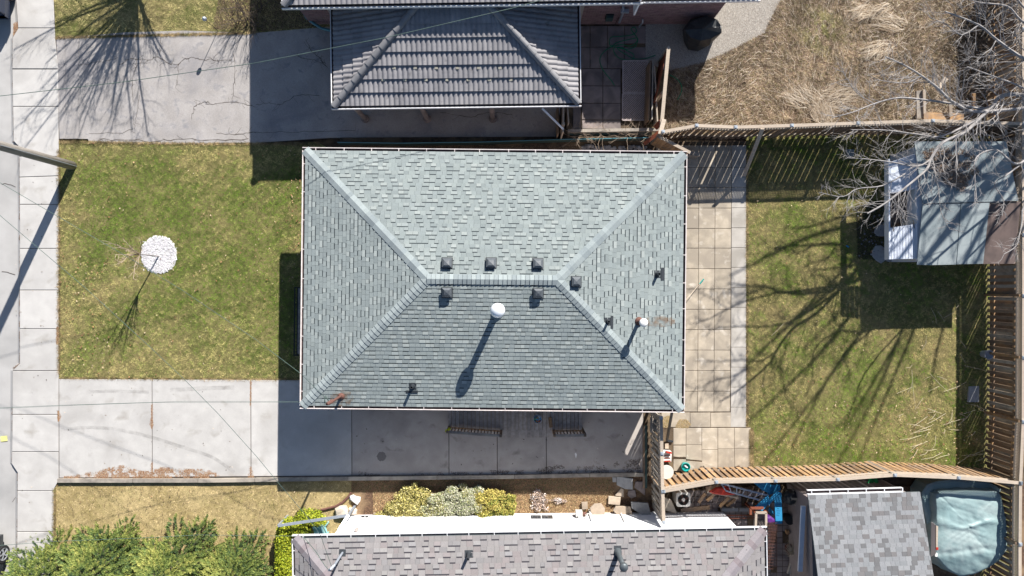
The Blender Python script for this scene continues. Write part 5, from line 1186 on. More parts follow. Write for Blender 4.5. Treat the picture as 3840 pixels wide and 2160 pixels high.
# blue-grey board by the east fence & tub
b = MB(); b.prism([KG(3, 2, 2015, 990), KG(3, 2, 2112, 985), KG(3, 2, 2112, 1145), KG(3, 2, 2000, 1145)], 0, .07); single('grey_slab', b, M['cement_block'], 'blue-grey slab lying in the shade by the east fence', 'slab', KG(3, 2, 2060, 1060))
b = MB(); q = KP(3, 2, 2215, 670, .3); b.lathe((q.x, q.y, 0), [(.13, 0), (.17, .35), (.19, .37), (.15, .37), (.13, .3)], 16); single('bucket', b, M['alu'], 'pale grey bucket standing at the foot of the east fence', 'bucket', (q.x, q.y, 0))
# lumber pile top right
for i, (x0, y0, x1, y1, z, w_, m_, lab) in enumerate(((1535, 910, 1540, 1190, .9, .36, 'wood_grey', 'broad upright grey board beside the dry grass under the bare tree'), (1565, 900, 1570, 1150, 1.0, .08, 'wood_cap', 'thin pale post next to the broad grey board under the bare tree'), (1700, 900, 1790, 790, .9, .16, 'wood_cap', 'slanting pale plank in the brush under the bare tree'), (1830, 1000, 1835, 1170, 1.0, .12, 'wood_cap', 'short pale post above the fence cap under the bare tree'), (2070, 940, 2070, 1120, 1.0, .10, 'wood_tan', 'tan post in the brush right of the pale post'), (1560, 1170, 1960, 1185, .8, .3, 'wood_tan', 'long tan timber lying behind the fence cap under the bare tree'))):
    b = MB(); b.beam(KP(3, 0, x0, y0, z), KP(3, 0, x1, y1, z * .8), w_, .08 if z > .85 else .1); single('plank', b, M[m_], lab, 'plank', KP(3, 0, x0, y0, 0), 'lumber under the bare tree')

# ================================================================== SHED with grey shingles
sx = [KP(3, 3, 400, 635, 2.25), KP(3, 3, 1530, 603, 2.25), KP(3, 3, 1668, 1449, 2.75), KP(3, 3, 497, 1449, 2.75)]
A_, B_ = sx[0], sx[1]; u_ = (B_ - A_).normalized(); v_ = Vector((u_.y, -u_.x, 0)); Dp = 3.3
C_ = A_ + v_ * Dp + Vector((0, 0, .8)); D_ = B_ + v_ * Dp + Vector((0, 0, .8))
t = thing('shed', 'garden shed with patchy light and dark grey shingle roof at the lower right', 'shed', ((A_.x + B_.x) / 2, A_.y - 2, 0))
F1 = Face(A_, B_, C_, D_); Fb = Face(D_ + v_ * 2.5 - Vector((0, 0, .6)), C_ + v_ * 2.5 - Vector((0, 0, .6)), D_, C_)
r3 = deck('roof', [F1, Fb], M['roof_under'], t)
pal3 = {'light': [(.155, .155, .16), (.145, .145, .15), (.165, .158, .16)], 'mid': [(.225, .23, .242), (.24, .245, .255), (.212, .22, .23)], 'band': (.19, .18, .185)}
shingle_roof(r3, [F1], .155, (.15, .26), pal3, Vector((18, -9, 2)), plight=.36, thick=.005, band=False)
b = MB(); q = [A_ + u_ * .15 + v_ * .2, B_ - u_ * .12 + v_ * .2, B_ - u_ * .12 + v_ * 4.9, A_ + u_ * .15 + v_ * 4.9]; b.prism(q, -.05, 2.14); part('wall', b, M['wall_mauve'], t)
g_ = part('gutter', MB().beam(A_ - v_ * .09 + Vector((0, 0, -.12)), B_ - u_ * .62 - v_ * .09 + Vector((0, 0, -.12)), .12, .01), M['gutter_in'], t)
b = MB(); b.beam(A_ - v_ * .16 + Vector((0, 0, -.06)), B_ - u_ * .62 - v_ * .16 + Vector((0, 0, -.06)), .015, .12); b.beam(A_ - v_ * .02 + Vector((0, 0, -.04)), B_ - u_ * .62 - v_ * .02 + Vector((0, 0, -.04)), .03, .1); part('lip', b, M['gutter_white2'], g_)
for k in range(6): a = A_ + u_ * (.15 + k * .66) ; part('strap', MB().beam(a - v_ * .17 - Vector((0, 0, .01)), a - Vector((0, 0, .01)), .03, .01), M['gutter_white2'], g_)
# trim beam and blue-white panels by the shed's left wall
b = MB(); b.beam(KP(3, 3, 355, 745, 1.9), KP(3, 3, 322, 1400, 1.7), .16, .08); b.beam(KP(3, 3, 338, 745, 1.8), KP(3, 3, 305, 1400, 1.6), .03, .1); single('white_beam', b, M['shed_white'], 'long white metal trough standing along the left wall of the shingled shed', 'trough', KP(3, 3, 330, 1100, 0))
b = MB(); b.prism([KP(3, 3, 200, 1430, .15), KP(3, 3, 235, 1310, .15), KP(3, 3, 385, 1330, .15), KP(3, 3, 330, 1449, .15)], 0, .15); single('step_slab', b, M['paver_pale'], 'pale concrete step slab at the foot of the white trough', 'slab', KP(3, 3, 300, 1390, 0))
b = MB(); b.prism([KP(3, 3, 262, 810, .5), KP(3, 3, 332, 808, .5), KP(3, 3, 325, 1020, .5), KP(3, 3, 290, 1150, .5), KP(3, 3, 268, 1150, .5)], .2, .5); single('white_board', b, M['shed_white'], 'narrow white board lying left of the white trough', 'board', KP(3, 3, 290, 950, 0))
p = KP(3, 3, 225, 1180, .3); t = thing('potted_grass', 'terracotta pot of dry ornamental grass left of the shingled shed', 'potted plant', (p.x, p.y, 0))
part('pot', MB().lathe((p.x, p.y, 0), [(.12, 0), (.18, .3), (.2, .32), (.16, .32), (.15, .26)], 16), M['rust'], t)
b = MB()
for i in range(120): a = random.uniform(0, 6.3); r = random.uniform(.1, .38); b.tube([(p.x, p.y, .28), (p.x + r * .5 * math.cos(a), p.y + r * .5 * math.sin(a), .5), (p.x + r * math.cos(a), p.y + .1 + r * math.sin(a), .5 - r * .2)], [.006, .005, .002], 3, cap=False)
part('grass', b, M['reed'], t, kind='stuff')
# things in the dark strip between shed and fence
t = thing('black_planter', 'black bin left of the potted grass by the shingled shed', 'bin', KP(3, 3, 215, 880, 0)); p = KP(3, 3, 215, 880, .4); part('body', MB().lathe((p.x, p.y, 0), [(.14, 0), (.18, .45), (.19, .47), (.15, .45)], 16), M['black'], t)
t = thing('round_grill', 'dark round charcoal grill with a pale cover near the blue boards', 'grill', KP(3, 3, 230, 640, 0)); p = KP(3, 3, 215, 650, .7); part('bowl', MB().lathe((p.x, p.y, .45), [(.05, 0), (.24, .12), (.3, .25), (.29, .36), (.2, .46), (.01, .5)], 22), M['cover'], t)
part('cloth', MB().add([KP(3, 3, 235, 665, 1.0), KP(3, 3, 330, 660, 1.0), KP(3, 3, 300, 775, .7), KP(3, 3, 270, 740, .75), KP(3, 3, 240, 730, .85)], [(4, 3, 2, 1, 0)]), M['paver_tan'], t)
for k in range(3): a = k * 2.1; part('leg', MB().beam((p.x + .08 * math.cos(a), p.y + .08 * math.sin(a), .5), (p.x + .25 * math.cos(a), p.y + .25 * math.sin(a), 0), .025, .025), M['black'], t)
b = MB(); b.prism([KP(3, 3, 190, 1000, .3), KP(3, 3, 215, 995, .3), KP(3, 3, 220, 1030, .3), KP(3, 3, 195, 1035, .3)], .1, .3); single('orange_pot', b, M['wood_tan'], 'small bright orange pot in the gap left of the shingled shed', 'pot', KP(3, 3, 205, 1015, 0))
b = MB()
for i in range(70): q = KP(3, 3, random.uniform(1005, 1100), random.uniform(465, 515), .35); a = random.uniform(0, 6.3); b.beam(q, q + Vector((.07 * math.cos(a), .07 * math.sin(a), .03)), .035, .006)
M['bright_green'] = mat('bright_green', (.01, .35, .10), (.02, .25, .08), 20, rough=.5); single('green_plants', b, M['bright_green'], 'bright green plastic leaves in the dark gap behind the sunlit fence', 'artificial plant', KP(3, 3, 1050, 490, 0))
# blue foam boards
for i, (q, z, lab) in enumerate(((((2420, 500), (2576 + 20, 500), (2576 + 20, 620), (2520, 590)), .9, 'upper blue insulation board with white stripes of light behind the fence'), (((2440, 760), (2576, 640), (2600, 700), (2520, 795), (2490, 790)), 1.0, 'lower blue insulation board crossing behind the ladder'))):
    b = MB(); b.prism([KP(2, 3, *a, z) for a in q], z - .05, z); single('foam_board', b, M['foam_blue'], lab, 'insulation board', KP(2, 3, *q[0], 0), 'blue insulation boards stacked behind the fence')
for i, (q, z, lab) in enumerate(((((0, 700), (90, 590), (115, 610), (10, 740)), 1.1, 'slanting blue insulation board on top of the pile'), (((62, 600), (135, 610), (145, 920), (78, 925)), 1.0, 'upright long blue insulation board with printed lines'), (((0, 535), (120, 530), (125, 590), (0, 640)), .8, 'short blue insulation board nearest the fence cap'), (((5, 790), (20, 760), (60, 810), (40, 845)), .6, 'small blue offcut beside the long insulation board'))):
    b = MB(); b.prism([KP(3, 3, *a, z) for a in q], z - .05, z); o = single('foam_board', b, M['foam_blue'], lab, 'insulation board', KP(3, 3, *q[0], 0), 'blue insulation boards stacked behind the fence')
    if i == 1:
        s = MB()
        for k in range(9):
            s.beam(KP(3, 3, 85 + (k % 2) * 5, 660 + k * 22, z + .004), KP(3, 3, 125 - (k % 3) * 6, 662 + k * 22, z + .004), .012, .004)
        part('print', s, M['navy'], o)
# ladder
t = thing('ladder', 'aluminium ladder lying on its side under the blue insulation boards', 'ladder', KP(2, 3, 2300, 580, 0))
a0_, a1_ = KP(2, 3, 2100, 515, .8), KP(2, 3, 2585, 640, .9); b0_, b1_ = KP(2, 3, 2150, 590, .7), KP(2, 3, 2480, 680, .8)
part('rail', MB().beam(a0_, a1_, .06, .08), M['alu'], t); part('rail', MB().beam(b0_, b1_, .06, .08), M['alu'], t)
for k in range(7): r = k / 6; part('rung', MB().beam(a0_.lerp(a1_, r), b0_.lerp(b1_, r), .035, .035), M['alu'], t)
# red sled, sacks, wood pieces
t = thing('red_sled', 'red plastic sled lying behind the cross fence corner', 'sled', KP(2, 3, 2120, 600, 0))
q = [(1985, 605), (2060, 562), (2190, 550), (2215, 590), (2255, 632), (2130, 640), (2030, 625)]
b = MB(); b.slab([KP(2, 3, *a, .7) for a in q], .6, .7, 0, .05); part('shell', b, M['red'], t)
for i, (x0, y0, x1, y1, m_, w_, lab) in enumerate(((1960, 600, 2280, 665, 'wood_cap', .06, 'thin pale slat below the red sled'), (1880, 710, 1945, 615, 'wood_tan', .12, 'yellowish timber strut, leftmost of the four by the AC unit'), (1960, 690, 2035, 625, 'wood_tan', .12, 'yellowish timber strut, second from the AC unit'), (2090, 750, 2180, 660, 'wood_tan', .12, 'yellowish timber strut, third from the AC unit'), (2160, 745, 2245, 675, 'wood_tan', .1, 'yellowish timber strut farthest from the AC unit'), (1700, 790, 1990, 755, 'wood_brown', .16, 'rotting brown log lying along the siding wall'), (1950, 575, 2100, 540, 'wood_brown', .18, 'dark board jutting above the red sled'))):
    b = MB(); b.beam(KP(2, 3, x0, y0, .4), KP(2, 3, x1, y1, .45), w_, .06); single('timber', b, M[m_], lab, 'timber', KP(2, 3, x0, y0, 0), 'scrap timber behind the cross fence')
s = MB(); s.prism([G(*p) for p in [(2500, 1845), (3840, 1810), (3840, 2400), (2500, 2400)]], -.12, .0); struct('side_yard', s, M['mulch'])
s = MB(); s.prism([KG(2, 3, 1530, 600), KG(2, 3, 2576, 540), KG(3, 3, 350, 560), KG(3, 3, 350, 1500), KG(2, 3, 2420, 1500), KG(2, 3, 2300, 870), KG(2, 3, 1530, 830)], -.05, .01); sy = struct('paved_yard', s, M['soil'])
for i in range(22):
    for j in range(16):
        x0, y0 = 2560 + i * 22, 1838 + j * 22
        if x0 < 2705 and y0 > 1915: continue
        if x0 > 2990 or (x0 > 2760 and y0 < 1820): continue
        if random.random() < .12: continue
        s = MB(); s.slab([G(x0, y0), G(x0 + 22, y0), G(x0 + 22, y0 + 22), G(x0, y0 + 22)], -.03, .03, .01, .008); part('paver', s, M['paver_dark'], sy)
# AC unit
p = KP(2, 3, 1724, 681, .75); t = thing('ac_unit', 'beige air conditioner unit with a dark round fan grille behind the cross fence', 'air conditioner', (p.x, p.y, 0))
def rrect(cx, cy, w, h, r, n=5): return [(cx + sx_ * (w / 2 - r) + r * math.cos(a0 + k * 1.5708 / n), cy + sy_ * (h / 2 - r) + r * math.sin(a0 + k * 1.5708 / n)) for sx_, sy_, a0 in ((1, 1, 0), (-1, 1, 1.5708), (-1, -1, 3.1416), (1, -1, 4.7124)) for k in range(n + 1)]
W_ = .545; b = MB(); b.slab(rrect(p.x, p.y, W_ - .03, W_ - .03, .09), 0, .70, 0, .01); part('body', b, M['ac'], t)
n = 32; ro = rrect(p.x, p.y, W_, W_, .10, 7); b = MB(); cir = [(p.x + .215 * math.cos(6.2832 * k / n + .02), p.y + .215 * math.sin(6.2832 * k / n + .02)) for k in range(n)]; assert len(ro) == n
vs = [(*q, .75) for q in ro] + [(*q, .765) for q in cir] + [(*q, .70) for q in ro] + [(*q, .68) for q in cir]
b.add(vs, [(k, (k + 1) % n, n + (k + 1) % n, n + k) for k in range(n)] + [(2 * n + k, 2 * n + (k + 1) % n, (k + 1) % n, k) for k in range(n)] + [(n + k, n + (k + 1) % n, 3 * n + (k + 1) % n, 3 * n + k) for k in range(n)]); part('top_cover', b, M['ac'], t)
b = MB(); b.lathe((p.x, p.y, .70), [(.214, 0), (.001, .0)], 28); part('fan_well', b, M['soffit'], t)
b = MB(); b.lathe((p.x, p.y, .75), [(.07, 0), (.065, .02), (.001, .025)], 18); part('fan_hub', b, M['ac'], t)
for k in range(4): a = k * 1.57 + .3; b = MB(); b.fr((p.x + .12 * math.cos(a), p.y + .12 * math.sin(a), .72), (.07 * math.cos(a), .07 * math.sin(a), 0), (-.045 * math.sin(a), .045 * math.cos(a), .02), (0, 0, .003)); part('fan_blade', b, M['rust'], t)
b = MB()
for r in (.10, .135, .17, .205): b.tube([(p.x + r * math.cos(6.2832 * k / 20), p.y + r * math.sin(6.2832 * k / 20), .762) for k in range(21)], .0035, 4)
for k in range(12): a = k * .5236; b.beam((p.x + .06 * math.cos(a), p.y + .06 * math.sin(a), .764), (p.x + .215 * math.cos(a), p.y + .215 * math.sin(a), .764), .006, .005)
part('grille', b, M['black'], t)
# corner fittings near the lower house's right end
t = thing('window_well_cage', 'rusty metal bars over the well at the right end of the siding wall', 'window well cage', KP(2, 3, 2300, 850, 0))
for k in range(15): x_ = 2175 + k * 18; part('bar', MB().beam(KP(2, 3, x_, 838, .6), KP(2, 3, x_ + 8, 868, .6), .02, .02), M['rust'], t)
for y_ in (838, 868): part('frame', MB().beam(KP(2, 3, 2165, y_, .6), KP(2, 3, 2450, y_ - 2, .6), .03, .03), M['wood_red'], t)
for i, x_ in enumerate((2110, 2290)): b = MB(); a = KP(2, 3, x_, 768, .2); c = KP(2, 3, x_ + (165 if i == 0 else 95), 800, .2); b.prism([(a.x, a.y), (c.x, a.y), (c.x, c.y), (a.x, c.y)], 0, .2); single('cinder_block', b, M['cement_block'], ('longer' if i == 0 else 'shorter') + ' grey concrete block beside the window well cage', 'concrete block', a, 'concrete blocks by the window well')
t = thing('wooden_frame', 'open red-brown timber frame box at the right corner of the lower house', 'timber frame', KP(2, 3, 2505, 880, 0))
for a, c in (((2450, 810), (2560, 812)), ((2455, 815), (2450, 950)), ((2555, 815), (2555, 950)), ((2400, 770), (2400, 830)), ((2400, 765), (2530, 765))): part('beam', MB().beam(KP(2, 3, *a, 1.1), KP(2, 3, *c, 1.1), .08, .08), M['wood_red' if a[0] < 2450 else 'wood_cap'], t)
for a in ((2450, 810), (2560, 812)): q = KP(2, 3, *a, 1.1); part('post', MB().beam((q.x, q.y, 0), (q.x, q.y, 1.1), .08, .08), M['wood_red'], t)
t = thing('wire_cage', 'rust-pink wire mesh trellis standing below the purple bag', 'trellis', KP(3, 3, 45, 1150, 0))
for k in range(10): part('wire', MB().beam(KP(3, 3, 8 + k * 9, 905 + k * 3, 1.2), KP(3, 3, 5 + k * 9.5, 1385 - k * 2, 1.0), .008, .008), M['rust'], t)
for k in range(16): part('wire', MB().beam(KP(3, 3, -5, 910 + k * 31, 1.2), KP(3, 3, 95, 915 + k * 31, 1.15), .007, .007), M['rust'], t)
b = MB(); b.slab([KP(3, 3, *a, 1.0) for a in ((-10, 860), (30, 850), (70, 880), (75, 915), (20, 925), (-10, 920))], .7, 1.0, 0, .06); single('purple_bag', b, M['purple'], 'purple plastic bag beside the long blue board', 'bag', KP(3, 3, 30, 890, 0))
# flagstones leaning or lying along lower house
FG = [((1055, 450), (1125, 455), (1215, 470), (1215, 580), (1140, 575), (1055, 535), 'broad grey paving slab striped by fence light at the end of the garden bed', .08, 'cement_block'),
      ((1010, 455), (1052, 455), (1050, 505), (1015, 505), None, None, 'small grey paving piece left of the striped slab', .06, 'cement_block'),
      ((1100, 565), (1125, 580), (1125, 655), (1038, 640), None, None, 'pointed grey stone flake below the striped slab', .10, 'flag'),
      ((972, 648), (1095, 658), (1085, 738), (968, 725), None, None, 'curled square sandy slab on the litter in front of the siding wall', .12, 'flag'),
      ((700, 710), (760, 705), (762, 775), (708, 782), None, None, 'small sandy slab leaning right of the gas meter', .15, 'flag'),
      ((785, 765), (830, 725), (900, 722), (935, 770), (935, 840), (800, 840), 'large domed sandy slab leaning on the siding wall', .30, 'flag'),
      ((1015, 790), (1045, 748), (1190, 752), (1215, 835), (1060, 838), None, 'wide sandy slab leaning on the wall behind the white pipe', .30, 'flag'),
      ((1170, 590), (1240, 585), (1250, 650), (1200, 670), (1165, 640), None, 'dark slab among fence light stripes left of the cross fence', .06, 'paver_dark'),
      ((1245, 500), (1340, 500), (1340, 640), (1235, 560), None, None, 'dark slab touching the cross fence foot', .05, 'paver_dark'),
      ((1200, 705), (1370, 715), (1400, 835), (1310, 835), (1205, 770), None, 'grey curved slab leaning at the wall corner by the cross fence', .35, 'cement_block'),
      ((1530, 660), (1600, 680), (1665, 825), (1545, 790), None, None, 'grey leaning board between the cross fence and the air conditioner', .4, 'wood_grey')]
for f_ in FG:
    q = [KP(2, 3, *a, f_[7]) for a in f_[:6] if a]; b = MB(); b.slab(q, max(0, f_[7] - .08), f_[7], 0, .01); single('paving_slab', b, M[f_[8]], f_[6], 'slab', (q[0].x, q[0].y, 0), 'loose slabs along the siding wall')
def rock(label, pts, h, m, c=(1, 3), z=0):
    q = [KP(*c, *a, h * .5) for a in pts]; ce = sum(q, Vector()) / len(q); b = MB(); n = len(q)
    vs = [Vector((p.x, p.y, 0)) for p in q] + [Vector((p.x, p.y, h * .6)) for p in q] + [ce + (Vector((p.x, p.y, ce.z)) - ce) * .65 + Vector((random.uniform(-.02, .02), random.uniform(-.02, .02), h * random.uniform(.4, .6))) for p in q] + [ce + Vector((0, 0, h * .55))]
    b.add(vs, [(i, (i + 1) % n, n + (i + 1) % n, n + i) for i in range(n)] + [(n + i, n + (i + 1) % n, 2 * n + (i + 1) % n, 2 * n + i) for i in range(n)] + [(2 * n + i, 2 * n + (i + 1) % n, 3 * n) for i in range(n)])
    single('rock', b, M[m], label, 'rock', (ce.x, ce.y, 0), 'pale rocks at the garden corner')
M['limestone'] = mat('limestone', (.55, .49, .41), (.45, .39, .32), 9, rough=.9, bump=.4, bscale=30)
rock('large pale limestone boulder above the porch rail', [(795, 770), (840, 745), (900, 745), (928, 790), (930, 840), (870, 845), (800, 845)], .28, 'limestone')
rock('smaller pale boulder right of the largest one', [(935, 765), (985, 762), (1015, 790), (1010, 830), (950, 835), (930, 800)], .22, 'limestone')
rock('white angular rock at the end of the black edging', [(945, 645), (975, 635), (1000, 650), (1050, 660), (1045, 700), (1020, 735), (980, 705), (945, 680)], .16, 'white')
rock('round tan stone beside the yellow shrub foot', [(1180, 815), (1200, 810), (1210, 825), (1195, 838), (1178, 832)], .12, 'flag')
b = MB(); b.tube([KG(1, 3, x_, y_, .06) for x_, y_ in ((560, 785), (680, 775), (800, 745), (880, 700), (930, 650), (960, 605))], .045, 8); single('bed_edging', b, M['rust'], 'curved brown rubber edging between lawn and garden bed', 'garden edging', KG(1, 3, 700, 775))
# turquoise pot with reel, round table, toy
p = KP(2, 3, 1750, 352, .35); t = thing('turquoise_planter', 'turquoise planter holding a grey hose nozzle on the patio pavers', 'planter', (p.x, p.y, 0))
part('pot', MB().lathe((p.x, p.y, 0), [(.10, 0), (.15, .22), (.175, .36), (.155, .37), (.14, .3), (.13, .2), (.001, .2)], 24), M['turq'], t)
part('nozzle', MB().tube([(p.x - .06, p.y + .05, .3), (p.x, p.y, .36), (p.x + .07, p.y - .03, .33)], [.02, .035, .02], 8), M['alu'], t); part('nozzle', MB().box((p.x + .01, p.y + .02, .37), (.13, .05, .03), -.7), M['gutter_white2'], t)
p = KP(2, 3, 1556, 405, .7); t = thing('round_table', 'round pale grey patio table tucked against the cross fence', 'table', (p.x, p.y, 0))
part('tabletop', MB().lathe((p.x, p.y, .67), [(.27, 0), (.275, .02), (.265, .035), (.001, .035)], 28), M['ac'], t)
for k in range(4): a = k * 1.57 + .7; part('leg', MB().beam((p.x + .2 * math.cos(a), p.y + .2 * math.sin(a), 0), (p.x + .18 * math.cos(a), p.y + .18 * math.sin(a), .67), .03, .03), M['alu'], t)
p = KP(2, 3, 1565, 250, .4); t = thing('toy_wagon', 'white and red plastic toy seat beside the cross fence', 'toy', (p.x, p.y, 0))
part('body', MB().slab([(p.x - .17, p.y - .2), (p.x + .15, p.y - .2), (p.x + .17, p.y + .18), (p.x - .17, p.y + .2)], .05, .38, 0, .03), M['white'], t)
for dy_, w_ in ((-.17, .05), (-.05, .03), (.06, .03)): part('slot', MB().box((p.x, p.y + dy_, .39), (.24, w_, .02), .05), M['wood_red' if dy_ > -.1 else 'red'], t)
part('backrest', MB().box((p.x + .03, p.y + .19, .45), (.22, .05, .16), -.2), M['red'], t)
b = MB(); b.box(KP(2, 3, 1556, 140, .05), (.14, .2, .08)); single('concrete_brick', b, M['flag'], 'small brick at the patio edge above the white and red toy', 'brick', KP(2, 3, 1556, 140, 0))
b = MB(); b.tube([KP(2, 1, 1870, 1449, .05), KP(2, 1, 1895, 1400, .06)], .008, 5); b.tube([KP(2, 1, 1893, 1405, .06), KP(2, 1, 1930, 1358, .08)], .02, 8)
b2_ = MB(); b2_.tube([KP(2, 2, 1735, 135, 1.0), KP(2, 1, 1893, 1405, .06)], .011, 6); t = thing('mop', 'thin mop with a turquoise handle leaning across the walkway pavers', 'mop', KP(2, 1, 1895, 1400, 0)); part('stick', b2_, M['wood_cap'], t); b3_ = MB(); b3_.tube([KP(2, 1, 1888, 1408, .07), KP(2, 1, 1930, 1358, .09)], .024, 8); part('handle', b3_, M['turq'], t)
b = MB(); b.box(P(15, 1645, -.08), (.26, .21, .012), .1); single('yellow_paper', b, M['yellow'], 'square pale yellow notice lying on the street near the pavement', 'paper', P(15, 1645, -.09))
b = MB(); b.add([KG(2, 3, *a, .05) for a in ((630, 215), (642, 203), (652, 225), (642, 262))], [(0, 3, 2, 1)]); single('paper_scrap', b, M['white'], 'white paper scrap on the shaded concrete driveway', 'paper scrap', KG(2, 3, 640, 230))
# ================================================================== COVERED THING (teal tarp)
t = thing('tarp_cover', 'bulky boat trailer shape under a wrinkled pale teal tarp in the lower right corner', 'tarp-covered trailer', P(3650, 1980, 0))
ol = [(1690, 640), (1735, 605), (2000, 590), (2300, 600), (2345, 640), (2400, 900), (2405, 1180), (2330, 1290), (2230, 1360), (2080, 1430), (1930, 1455), (1790, 1370), (1690, 1250), (1700, 1000)]
inr = [K(3, 3, x_, y_) for x_, y_ in ol]
def tarp_mesh():
    b = MB(); b.smooth = True; n = 120; rings = 30; cx, cy = K(3, 3, 2030, 960); zt = 1.30
    L = len(inr)
    def outl(s):
        s = (s % 1) * L; i = int(s); r = s - i; a = inr[i]; c = inr[(i + 1) % L]; return (a[0] + (c[0] - a[0]) * r, a[1] + (c[1] - a[1]) * r)
    vs = []
    for j in range(rings + 4):
        for k in range(n):
            ox, oy = outl(k / n)
            if j < rings:
                r = (j + 1) / rings; x_, y_ = cx + (ox - cx) * r, cy + (oy - cy) * r; ang = k / n * 6.283
                z = zt - .25 * max(0, (y_ - 2060) / 90) ** 1.2 - .10 * r ** 5
                z += .6 * (.05 * abs(math.sin(ang * 2.5 + r * 4)) * r + .04 * abs(math.sin(ang * 6.5 + 2 + r * 3)) * r * r + .045 * abs(math.sin(x_ * .028 + y_ * .02 + .6 * math.sin(y_ * .03))) + .018 * abs(math.sin(x_ * .11 + y_ * .06 + 2 * math.sin(y_ * .05))) + .014 * abs(math.sin(y_ * .16 - x_ * .05)) + .035 * abs(math.sin(y_ * .045 - x_ * .018 + math.sin(x_ * .03))) - .05)
                z += .06 * math.exp(-((y_ - 1968 - 12 * math.sin(x_ * .03)) / 9) ** 2) - .05 * math.exp(-((y_ - 2066 - 8 * math.sin(x_ * .02)) / 10) ** 2)
                vs.append(P(x_, y_, max(z, .3)))
            else:
                base = vs[(rings - 1) * n + k]; d_ = (j - rings + 1); f = Vector((base.x, base.y, 0)) ; c_ = P(cx, cy, 0); o_ = (f - Vector((c_.x, c_.y, 0))).normalized()
                vs.append(Vector((base.x + o_.x * (.02 * d_ + .025 * math.sin(k * 1.3) * d_), base.y + o_.y * (.02 * d_ + .025 * math.sin(k * 1.3) * d_), base.z - .27 * d_)) if base.z - .27 * d_ > .05 else Vector((base.x + o_.x * .03 * d_, base.y + o_.y * .03 * d_, .05)))
    vs.append(P(cx, cy, zt + .02)); m_ = rings + 4
    fs = [(j * n + k, j * n + (k + 1) % n, (j + 1) * n + (k + 1) % n, (j + 1) * n + k) for j in range(m_ - 1) for k in range(n)] + [((k + 1) % n, k, m_ * n) for k in range(n)]
    b.add(vs, [f[::-1] for f in fs]); return b
part('tarp', tarp_mesh(), M['tarp'], t)
b = MB(); q = [(1545, 610), (1600, 530), (1700, 495), (1850, 480), (2200, 490), (2340, 570), (2340, 640), (1695, 640), (1690, 900), (1600, 925), (1545, 700)]
q = [KP(3, 3, *a, .85) for a in q]; b.slab(q, .1, .9, 0, .08); part('hull', b, M['tarp'], t)
b = MB(); b.smooth = True; nf = 24
p0_ = KP(3, 3, 1950, 1400, 1.25)
for k in range(nf):
    a0 = math.pi * (k / nf) ; a1 = math.pi * ((k + 1) / nf); r0 = .30 if k % 2 else .24; r1 = .30 if (k + 1) % 2 else .24; h0 = .0 if k % 2 else .07; h1 = .07 - h0
    b.add([p0_ + Vector((0, .05, .03)), p0_ + Vector((r0 * 1.3 * math.cos(a0), -.1 + r0 * .6 * math.sin(a0) * -.2 + .18 * math.cos(a0 * 2) * 0 + .12, h0 - .05)), p0_ + Vector((r1 * 1.3 * math.cos(a1), -.1 + r1 * .6 * math.sin(a1) * -.2 + .12, h1 - .05))], [(0, 1, 2)])
t2 = thing('folded_screen', 'white panel with tan trim leaning against the left side of the teal tarp', 'panel', KP(3, 3, 1680, 1080, 0))
sheet('sheet', [KP(3, 3, 1650, 905, 1.2), KP(3, 3, 1690, 935, 1.5), KP(3, 3, 1690, 1225, 1.5), KP(3, 3, 1645, 1255, 1.2)], .04, M['siding'], t2)
sheet('trim', [KP(3, 3, 1693, 940, 1.52), KP(3, 3, 1712, 950, 1.52), KP(3, 3, 1708, 1160, 1.52), KP(3, 3, 1692, 1160, 1.52)], .05, M['wood_cap'], t2)
part('lamp', MB().box(KP(3, 3, 1700, 1172, 1.5), (.08, .1, .05)), M['red'], t2); part('lamp', MB().box(KP(3, 3, 1690, 1235, 1.4), (.08, .12, .06)), M['white'], t2)
s = MB(); s.prism([G(*p) for p in [(3640, 1815), (3812, 1822), (3812, 2400), (3700, 2400)]], -.1, .006); struct('side_lawn', s, M['lawn_base'])
# ================================================================== TREES AND PLANTS
def path_tube(b, pts, r0, r1, n=5):
    k = len(pts) - 1; b.tube(pts, [r0 + (r1 - r0) * i / k for i in range(k + 1)], n, cap=False)
def grow(b, twig, p, d, L, r, lvl, rr, up=.1, seg=4, nb=(3, 5), spread=(.4, .9), shrink=(.42, .62), stop=3, wob=.18):
    pts = [Vector(p)]; dd = Vector(d).normalized()
    for i in range(seg):
        dd = (dd + Vector((rr.gauss(0, wob), rr.gauss(0, wob), rr.gauss(0, wob * .7) + up * .25))).normalized(); pts.append(pts[-1] + dd * L / seg)
    path_tube(b if lvl == 0 else twig, pts, r, r * .45, 6 if lvl == 0 else (4 if lvl == 1 else 3))
    if lvl >= stop: return
    for k in range(rr.randint(*nb)):
        t = rr.uniform(.25, 1.0); i = min(int(t * seg), seg - 1); q = pts[i].lerp(pts[i + 1], t * seg - i); ax = (pts[i + 1] - pts[i]).normalized()
        per = ax.orthogonal().normalized(); per.rotate(Matrix.Rotation(rr.uniform(0, 6.28), 3, ax)); an = rr.uniform(*spread)
        grow(b, twig, q, ax * math.cos(an) + per * math.sin(an), L * rr.uniform(*shrink), r * (.55 - .2 * t), lvl + 1, rr, up, seg, nb, spread, shrink, stop, wob)
